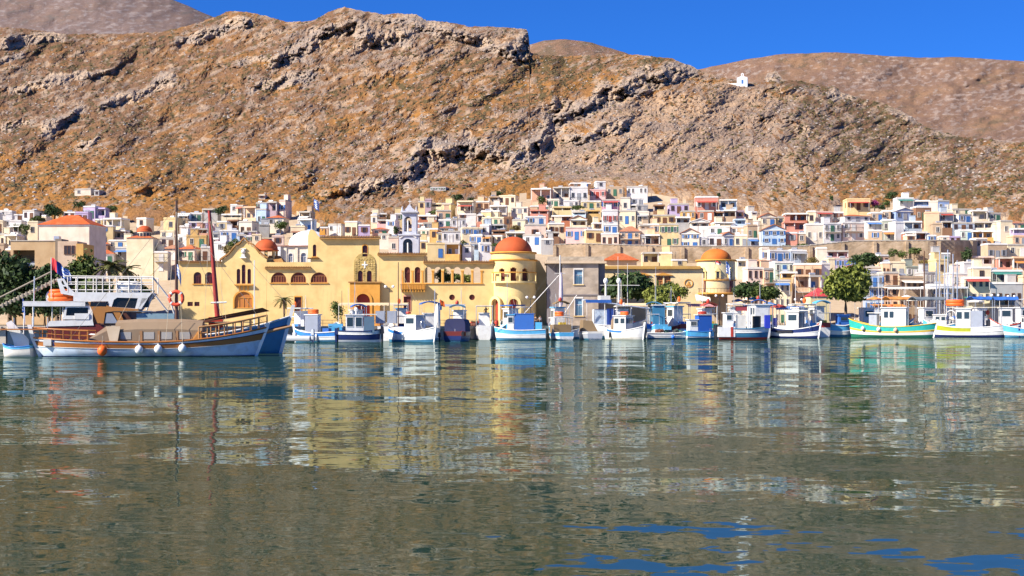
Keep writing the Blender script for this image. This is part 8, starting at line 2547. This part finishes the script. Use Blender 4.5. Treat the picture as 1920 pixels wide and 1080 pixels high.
def shelter(px0, px1, py, Y, dp, mat, label, fall=.35, infill=None, name='cafe_awning'):
    a, b_ = at(px0, py, Y), at(px1, py, Y); h = a.z - QZ; w = b_.x - a.x
    root = empty(name, ((a.x + b_.x) / 2, Y, QZ), 0, label, 'awning')
    m = MB(); v = [(-w / 2, 0, h - fall), (w / 2, 0, h - fall), (w / 2, dp, h), (-w / 2, dp, h)]; v += [(x, y, z - .08) for x, y, z in v]
    m.add(v, [(0, 1, 2, 3), (7, 6, 5, 4), (0, 4, 5, 1), (1, 5, 6, 2), (2, 6, 7, 3), (3, 7, 4, 0)]).build('cover', mat, root)
    m = MB(); k = 16
    for i in range(k):
        x0, x1 = -w / 2 + w * i / k, -w / 2 + w * (i + 1) / k
        m.add([(x0, -.01, h - fall - .08), (x1, -.01, h - fall - .08), (x1, -.01, h - fall - .26), ((x0 + x1) / 2, -.01, h - fall - .36), (x0, -.01, h - fall - .26)], [(4, 3, 2, 1, 0)])
    m.build('valance', mat, root)
    n = max(2, int(w / 3) + 1)
    pm_ = MB().tube([(0, .1, 0), (0, .1, h - fall - .05)], .05, 6).mesh('post', M_TRIM)
    for i in range(n): inst(pm_, 'post', root, (-w / 2 + .1 + (w - .2) * i / (n - 1), 0, 0))
    if infill:
        r = random.Random(int(px0))
        for i in range(int(w / 1.3)):
            x = -w / 2 + .6 + i * 1.3 + r.uniform(-.2, .2)
            t = MB(); t.box(x - .4, x + .4, dp * .4, dp * .4 + .8, .70, .75); t.tube([(x, dp * .4 + .4, 0), (x, dp * .4 + .4, .7)], .05, 5); t.build('table', r.choice(infill), root)
            c = MB(); c.box(x + .5, x + .9, dp * .4, dp * .4 + .4, .42, .47); c.box(x + .86, x + .9, dp * .4, dp * .4 + .4, .47, .95)
            for e in ((.52, .02), (.86, .02), (.52, .36), (.86, .36)): c.box(x + e[0], x + e[0] + .03, dp * .4 + e[1], dp * .4 + e[1] + .03, 0, .42)
            c.build('chair', r.choice(infill), root)
    return root


mb_ = paint('awning_beige', (.74, .58, .36), .8)
shelter(634, 764, 567, 250, 4.5, mb_, 'long beige cafe awning in front of the palace portal', .2, [M_WOOD, B_RED, B_BROWN])
shelter(824, 872, 570, 252, 2.0, B_GREY, 'narrow flat grey shelter below the round palace windows', .1)
shelter(1170, 1215, 568, 258, 3.0, mb_, 'pale cafe awning under the dark ficus', .3, [M_WOOD, B_RED])
shelter(1290, 1345, 569, 266, 3.0, bp('awning_pink', (.72, .32, .32), .8), 'pink awning below the hall tower balcony', .25, [M_WOOD, B_BROWN])
shelter(1455, 1520, 574, 288, 3.0, AWN['blue'], 'blue waterfront awning left of the yellow kiosk', .4, [B_BLUE, M_WOOD])
shelter(1640, 1700, 570, 294, 3.5, AWN['orange'], 'orange red cafe awning right of the big round tree', .4, [M_WOOD, B_WHITE])
shelter(1664, 1758, 537, 297, 4.0, M_WHITEC, 'long white terrace awning behind the white parasols', .25, [B_WHITE, M_WOOD])
shelter(1735, 1815, 536, 298, 3.5, bp('awning_pale', (.62, .64, .68), .8), 'pale grey terrace awning behind the yacht masts', .2, [B_BLUE, B_WHITE])
shelter(1815, 1905, 556, 296, 3.0, AWN['green'], 'dark green cafe awning at the right end of the waterfront', .4, [M_WOOD, B_WHITE])
shelter(1395, 1452, 571, 287, 3.0, M_WHITEC, 'white awning behind the beige domed parasol', .3, [M_WOOD, B_SKY])

# yellow kiosk with the red pyramid roof
g = on_quay(1537, 283); k = 283 / F
kk = empty('kiosk', g, math.radians(6), 'pale yellow kiosk with a red pyramid roof beside the round tree', 'kiosk')
w = 36 * k; hb = (602 - 547) * k
MB().box(-w / 2, w / 2, 0, w, 0, hb).build('wall', plaster('kiosk_yellow', (.78, .65, .36), streak=.15), kk)
b = MB(); e = .2; b.add([(-w / 2 - e, -e, hb), (w / 2 + e, -e, hb), (w / 2 + e, w + e, hb), (-w / 2 - e, w + e, hb), (0.3, w / 2, hb + 17 * k)], [(0, 1, 4), (1, 2, 4), (2, 3, 4), (3, 0, 4), (3, 2, 1, 0)]); b.build('roof', tiles('kiosk_red', (.50, .06, .07)), kk)
MB().box(-.5, .5, -.05, -.003, .1, 2.1).build('door', SHUT['brown'], kk)

# flagpoles and flags
p = at(587.5, 430, 269)
fp = empty('flagpole', p, 0, 'flagpole on the stepped palace gable', 'flagpole'); MB().tube([(0, .3, -.5), (0, .3, 5.6)], [.06, .035], 6).build('pole', M_IRON, fp); MB().ball((0, .3, 5.65), .09, 8, 6).build('finial', M_STEEL, fp)
flag(p + Vector((.05, .3, 5.4)), 1.15, 1.6, 'greek', 'blue and white striped flag above the stepped palace gable', droop=.5)
p = at(1341, 491, 276.5)
fp = empty('flagpole', p, 0, 'short flagpole leaning from the orange domed tower', 'flagpole'); MB().tube([(0, .9, -1.2), (0, -.5, .2)], .04, 5).build('pole', M_STEEL, fp)
flag(p + Vector((0, -.45, .15)), 1.2, .6, 'redwhite', 'red and white flag on the orange domed tower', droop=.5)
p = at(1361, 492, 276)
fp = empty('flagpole', p, 0, 'second flagpole right on the orange domed tower', 'flagpole'); MB().tube([(0, 1.4, -1.6), (0, -.3, .3)], .04, 5).build('pole', M_STEEL, fp)
flag(p + Vector((.02, -.3, .2)), .95, 2.1, 'greek', 'long blue and white striped flag hanging from the orange domed tower', droop=.75, seed=3)

# statue on the quay
s = on_quay(911, 243)
st_ = empty('statue', s, 0, 'small dark bronze statue on a stone plinth left of the round tower', 'statue')
MB().box(-.5, .5, -.5, .5, 0, 1.5).build('plinth', m_ash, st_)
mbz = paint('bronze_dark', (.05, .04, .03), .4, .6)
J = [((0, 0, .92), .16), ((0, 0, 1.4), .18), ((0, 0, 1.52), .07), ((0, 0, 1.7), .11), ((.12, 0, .5), .10), ((.13, 0, .05), .08), ((-.12, 0, .5), .10), ((-.13, 0, .05), .08), ((.3, 0, 1.2), .06), ((.55, -.1, 1.5), .05), ((-.3, 0, 1.1), .06), ((-.32, -.1, .85), .05)]
skin_mesh('figure', J, [(0, 1), (1, 2), (2, 3), (0, 4), (4, 5), (0, 6), (6, 7), (1, 8), (8, 9), (1, 10), (10, 11)], mbz, st_, (0, 0, 1.5))


def scooter(px, Y, rz, col, label):
    root = empty('scooter', on_quay(px, Y), rz, label, 'scooter', 'scooters parked at the quay edge')
    for x in (-.62, .62):
        b = MB(); b.tube([(x + .22 * math.cos(6.2832 * i / 16), 0, .27 + .22 * math.sin(6.2832 * i / 16)) for i in range(17)], .07, 6, cap=False); w_ = b.build('wheel', B_BLACK, root)
        MB().tube([(x, -.06, .27), (x, .06, .27)], .12, 10).build('rim', M_STEEL, w_)
    b = MB(); b.prism([(-.95, .42), (-.4, .32), (.25, .22), (.4, .3), (.52, .85), (.44, .9), (.25, .36), (-.15, .42), (-.2, .72), (-.95, .74)], -.16, .16); b.build('body', col, root)
    MB().box(-.9, -.18, -.15, .15, .745, .84).build('seat', B_BLACK, root)
    MB().tube([(.60, 0, .3), (.47, 0, .95)], .04, 6).build('fork', M_STEEL, root); MB().tube([(.44, -.33, 1.0), (.47, 0, .96), (.44, .33, 1.0)], .03, 5).build('handlebar', B_BLACK, root)
    MB().ball((.56, 0, .84), .08, 8, 6).build('headlight', M_TRIM, root)


scooter(893, 232.5, .5, B_RED, 'red scooter parked at the quay edge right of the navy boat')
scooter(901, 233.5, .9, B_BLACK, 'black scooter parked next to the red one on the quay')
scooter(918, 236, .2, B_WHITE, 'white scooter parked left of the blue and white boat')
o = empty('barrel', on_quay(931, 238), 0, 'orange red barrel on the quay below the round tower', 'barrel'); MB().lathe([(.3, 0), (.33, .1), (.35, .45), (.33, .8), (.3, .9), (.01, .9)], 14).build('drum', B_RED, o); MB().lathe([(.36, .28), (.36, .34)], 14).build('hoop', M_IRON, o)
rr = random.Random(9)
for i, (px, Y, lb) in enumerate([(884, 232, 'heap of brown fishing net on the quay behind the navy boat'), (948, 241, 'heap of yellow fishing net on the quay behind the cyan roof'), (1560, 285.5, 'heap of orange net on the stone pier'), (1582, 287.5, 'heap of green net at the pier end')]):
    o = empty('net_heap', on_quay(px, Y), 0, lb, 'fishing net')
    mm_ = [paint('net_brown', (.16, .06, .04), .9), paint('net_yellow', (.50, .36, .06), .9), paint('net_orange', (.50, .18, .05), .9), paint('net_green', (.05, .12, .10), .9)][i]
    for j in range(5): MB().ball((rr.uniform(-.7, .7), rr.uniform(-.4, .4), .2), rr.uniform(.35, .55), 9, 6, sz=.8).build('net_fold', mm_, o)
for i, px in enumerate((880, 897, 915, 1545, 1566, 1590)):
    Y = 228.5 + (px - 880) * .074 if px < 1000 else 284.8 + (px - 1545) * .05
    x = (px - 960) / F * Y; Y = quay_y(x) + .9
    o = empty('bollard', (x, Y, QZ), 0, ['iron bollard behind the navy boat stern', 'iron bollard beside the red scooter', 'iron bollard beside the white scooter', 'iron bollard left end of the stone pier', 'iron bollard in the middle of the stone pier', 'iron bollard at the sea green boat stern'][i], 'bollard', 'bollards along the quay')
    MB().lathe([(.22, 0), (.18, .06), (.14, .4), (.2, .46), (.2, .54), (.01, .58)], 12).build('post', M_IRON, o)

# tall poles
def pole(px, pt, Y, base_z, label, r=.09, mat=None, arms=False):
    p = at(px, pt, Y)
    o = empty('utility_pole', (p.x, Y, base_z), 0, label, 'pole')
    MB().tube([(0, 0, -.5), (0, 0, p.z - base_z)], [r, r * .7], 6).build('post', mat or paint('pole_wood', (.20, .13, .09), .8), o)
    if arms: MB().box(-.7, .7, -.06, .06, p.z - base_z - .5, p.z - base_z - .38).build('crossarm', M_WOOD, o)


pole(1733, 470, 289, QZ, 'tall dark pole in front of the grey green house', .16, M_WOOD)
pole(1462, 505, 290, QZ, 'slim grey light mast left of the yellow kiosk', .07, M_STEEL)
pole(1487, 522, 291, QZ, 'dark street pole between light mast and kiosk', .10, M_WOOD)
pole(1647, 512, 292, QZ, 'slim white mast right of the big round tree', .06, M_TRIM)
for px, pt, pb, t in [(1588, 280, 322, 'wooden power pole on the right slope above the yellow villa'), (1404, 300, 340, 'thin power pole on the pale rocky spur'), (1216, 430, 452, 'wooden pole among the peach houses'), (955, 398, 440, 'wooden pole above the red dome'), (1030, 385, 412, 'wooden pole between the white and yellow houses'), (1309, 420, 455, 'thin pole above the long wall'),
                      (1567, 412, 444, 'dark pole in front of the white balcony house'), (1427, 420, 452, 'white pole left of the gabled pale blue house'), (632, 410, 440, 'wooden pole among the pink houses left of the belfry'), (858, 402, 432, 'wooden pole right of the ochre house')]:
    Y = float(depth0(px, pb)) - 4
    pole(px, pt, Y, at(px, pb, Y).z, t, .11, None, True)

# white paint on the rock of the spur, and the iron railing before the palace
yy = float(depth0(1380, 266))
rl0 = empty('quay_railing', on_quay(740, 246), 0, 'low dark iron railing in front of the palace loggia', 'railing')
MB().tube([(-18, 0, 1.0), (22, 0, 1.0)], .035, 5).build('top_rail', M_IRON, rl0); MB().tube([(-18, 0, .5), (22, 0, .5)], .025, 4).build('mid_rail', M_IRON, rl0)
ps = MB().tube([(0, 0, 0), (0, 0, 1.02)], .03, 5).mesh('rail_post', M_IRON)
for i in range(27): inst(ps, 'rail_post', rl0, (-18 + i * 1.538, 0, 0))

# foremasts rising behind the blue bow
for px, pt, Y, t in [(477, 488, 190, 'white mast of a boat hidden behind the blue bow'), (641, 545, 240, 'thin dark pole beside the palace portal bush')]:
    pole(px, pt, Y if Y > 200 else 212, QZ, t, .10 if px < 500 else .05, M_TRIM if px < 500 else M_IRON)
# ================================================================== LABELS THAT TELL THE HOUSES APART
from itertools import combinations
STY = {1: '', 2: 'two-storey ', 3: 'three-storey ', 4: 'four-storey ', 5: 'tall ', 6: 'tall '}
ROOF = {'flat': 'flat-roofed', 'hip': 'tile-roofed', 'gable': 'gabled'}
NUM = {0: 'no front windows', 1: 'a single window', 2: 'two windows across', 3: 'three windows across', 4: 'four windows across', 5: 'five windows across'}


def looks(h):
    """descriptions from short to long, all true of this house"""
    wd = 'narrow ' if h['w'] < 22 else ('wide ' if h['w'] > 36 else '')
    base = f"{wd}{STY[min(6, h['n'])]}{h['col']} {ROOF[h['roof']]} house"
    at_ = list(h['feat'])
    if h['shut']: at_.append(f"{h['shut']} shutters")
    if h['door'] and not h['shut']: at_.append(f"a {h['door']} door")
    at_.append(NUM[min(5, h['win'])])
    out = [base]
    for k in (1, 2, 3):
        for c in combinations(at_, k):
            out.append(base + ' with ' + (', '.join(c[:-1]) + ' and ' + c[-1] if k > 1 else c[0]))
    return [o for o in out if len(o.split()) <= 16]


def label_houses():
    cnt = {}
    for h in HOUSES:
        h['looks'] = looks(h)
        for l in h['looks']: cnt[l] = cnt.get(l, 0) + 1
    marks = [(760, 430, 'the belfry'), (962, 455, 'the red dome of the round tower'), (1345, 476, 'the orange dome'), (575, 445, 'the white church dome'), (490, 462, 'the small red palace dome'), (120, 420, 'the bright red hip roof'),
             (265, 430, 'the red domed chapel'), (1585, 520, 'the large round waterfront tree'), (1178, 530, 'the dark ficus tree'), (1640, 381, 'the purple bougainvillea'), (870, 459, 'the tall rounded green tree'), (1016, 376, 'the bright green tree'),
             (856, 371, 'the round dark hillside tree'), (1622, 488, 'the bushy tree under the long wall'), (1537, 545, 'the yellow kiosk'), (63, 480, 'the tan warehouse'), (587, 385, 'the palace flag'), (1080, 500, 'the grey stone house'), (1674, 477, 'the fig tree by the long wall'),
             (155, 360, 'the lone white hillside house'), (1775, 480, 'the yacht masts'), (1733, 480, 'the tall dark pole'), (526, 422, 'the green tree ending the left terraces'), (1165, 480, 'the hall roof'), (684, 500, 'the carved palace panel')]
    ref = [(x, y, t) for x, y, t in marks]
    for h in HOUSES:
        if h['label']: continue
        u = [l for l in h['looks'] if cnt[l] == 1 and len(l.replace('-', ' ').split()) >= 5 and len(l.split()) >= 4]
        if u:
            h['label'] = u[0]
            if len(u[0].split()) <= 10: ref.append((h['px'], h['py'], 'the ' + u[0]))
    named = {h['label'] for h in HOUSES if h['label']}

    def rel(h, x, y):
        dx, dy = h['px'] - x, h['py'] - y
        if abs(dx) > abs(dy) * 1.2: return 'right of' if dx > 0 else 'left of'
        return 'above' if dy < 0 else 'below'
    for h in HOUSES:
        if h['label']: continue
        near = sorted(ref, key=lambda q: (q[0] - h['px']) ** 2 + (1.3 * (q[1] - h['py'])) ** 2)
        for x, y, t in near[:40]:
            d = math.hypot(h['px'] - x, h['py'] - y)
            w = 'just ' if d < 45 else ''
            for l in [h['looks'][0]] + h['looks'][1:4]:
                c = f"{l}, {w}{rel(h, x, y)} {t}"
                if len(c.split()) <= 16 and c not in named:
                    h['label'] = c; break
            if h['label']: named.add(h['label']); break
    for h in HOUSES:
        h['o']['label'] = h['label'] or h['looks'][-1]


label_houses()
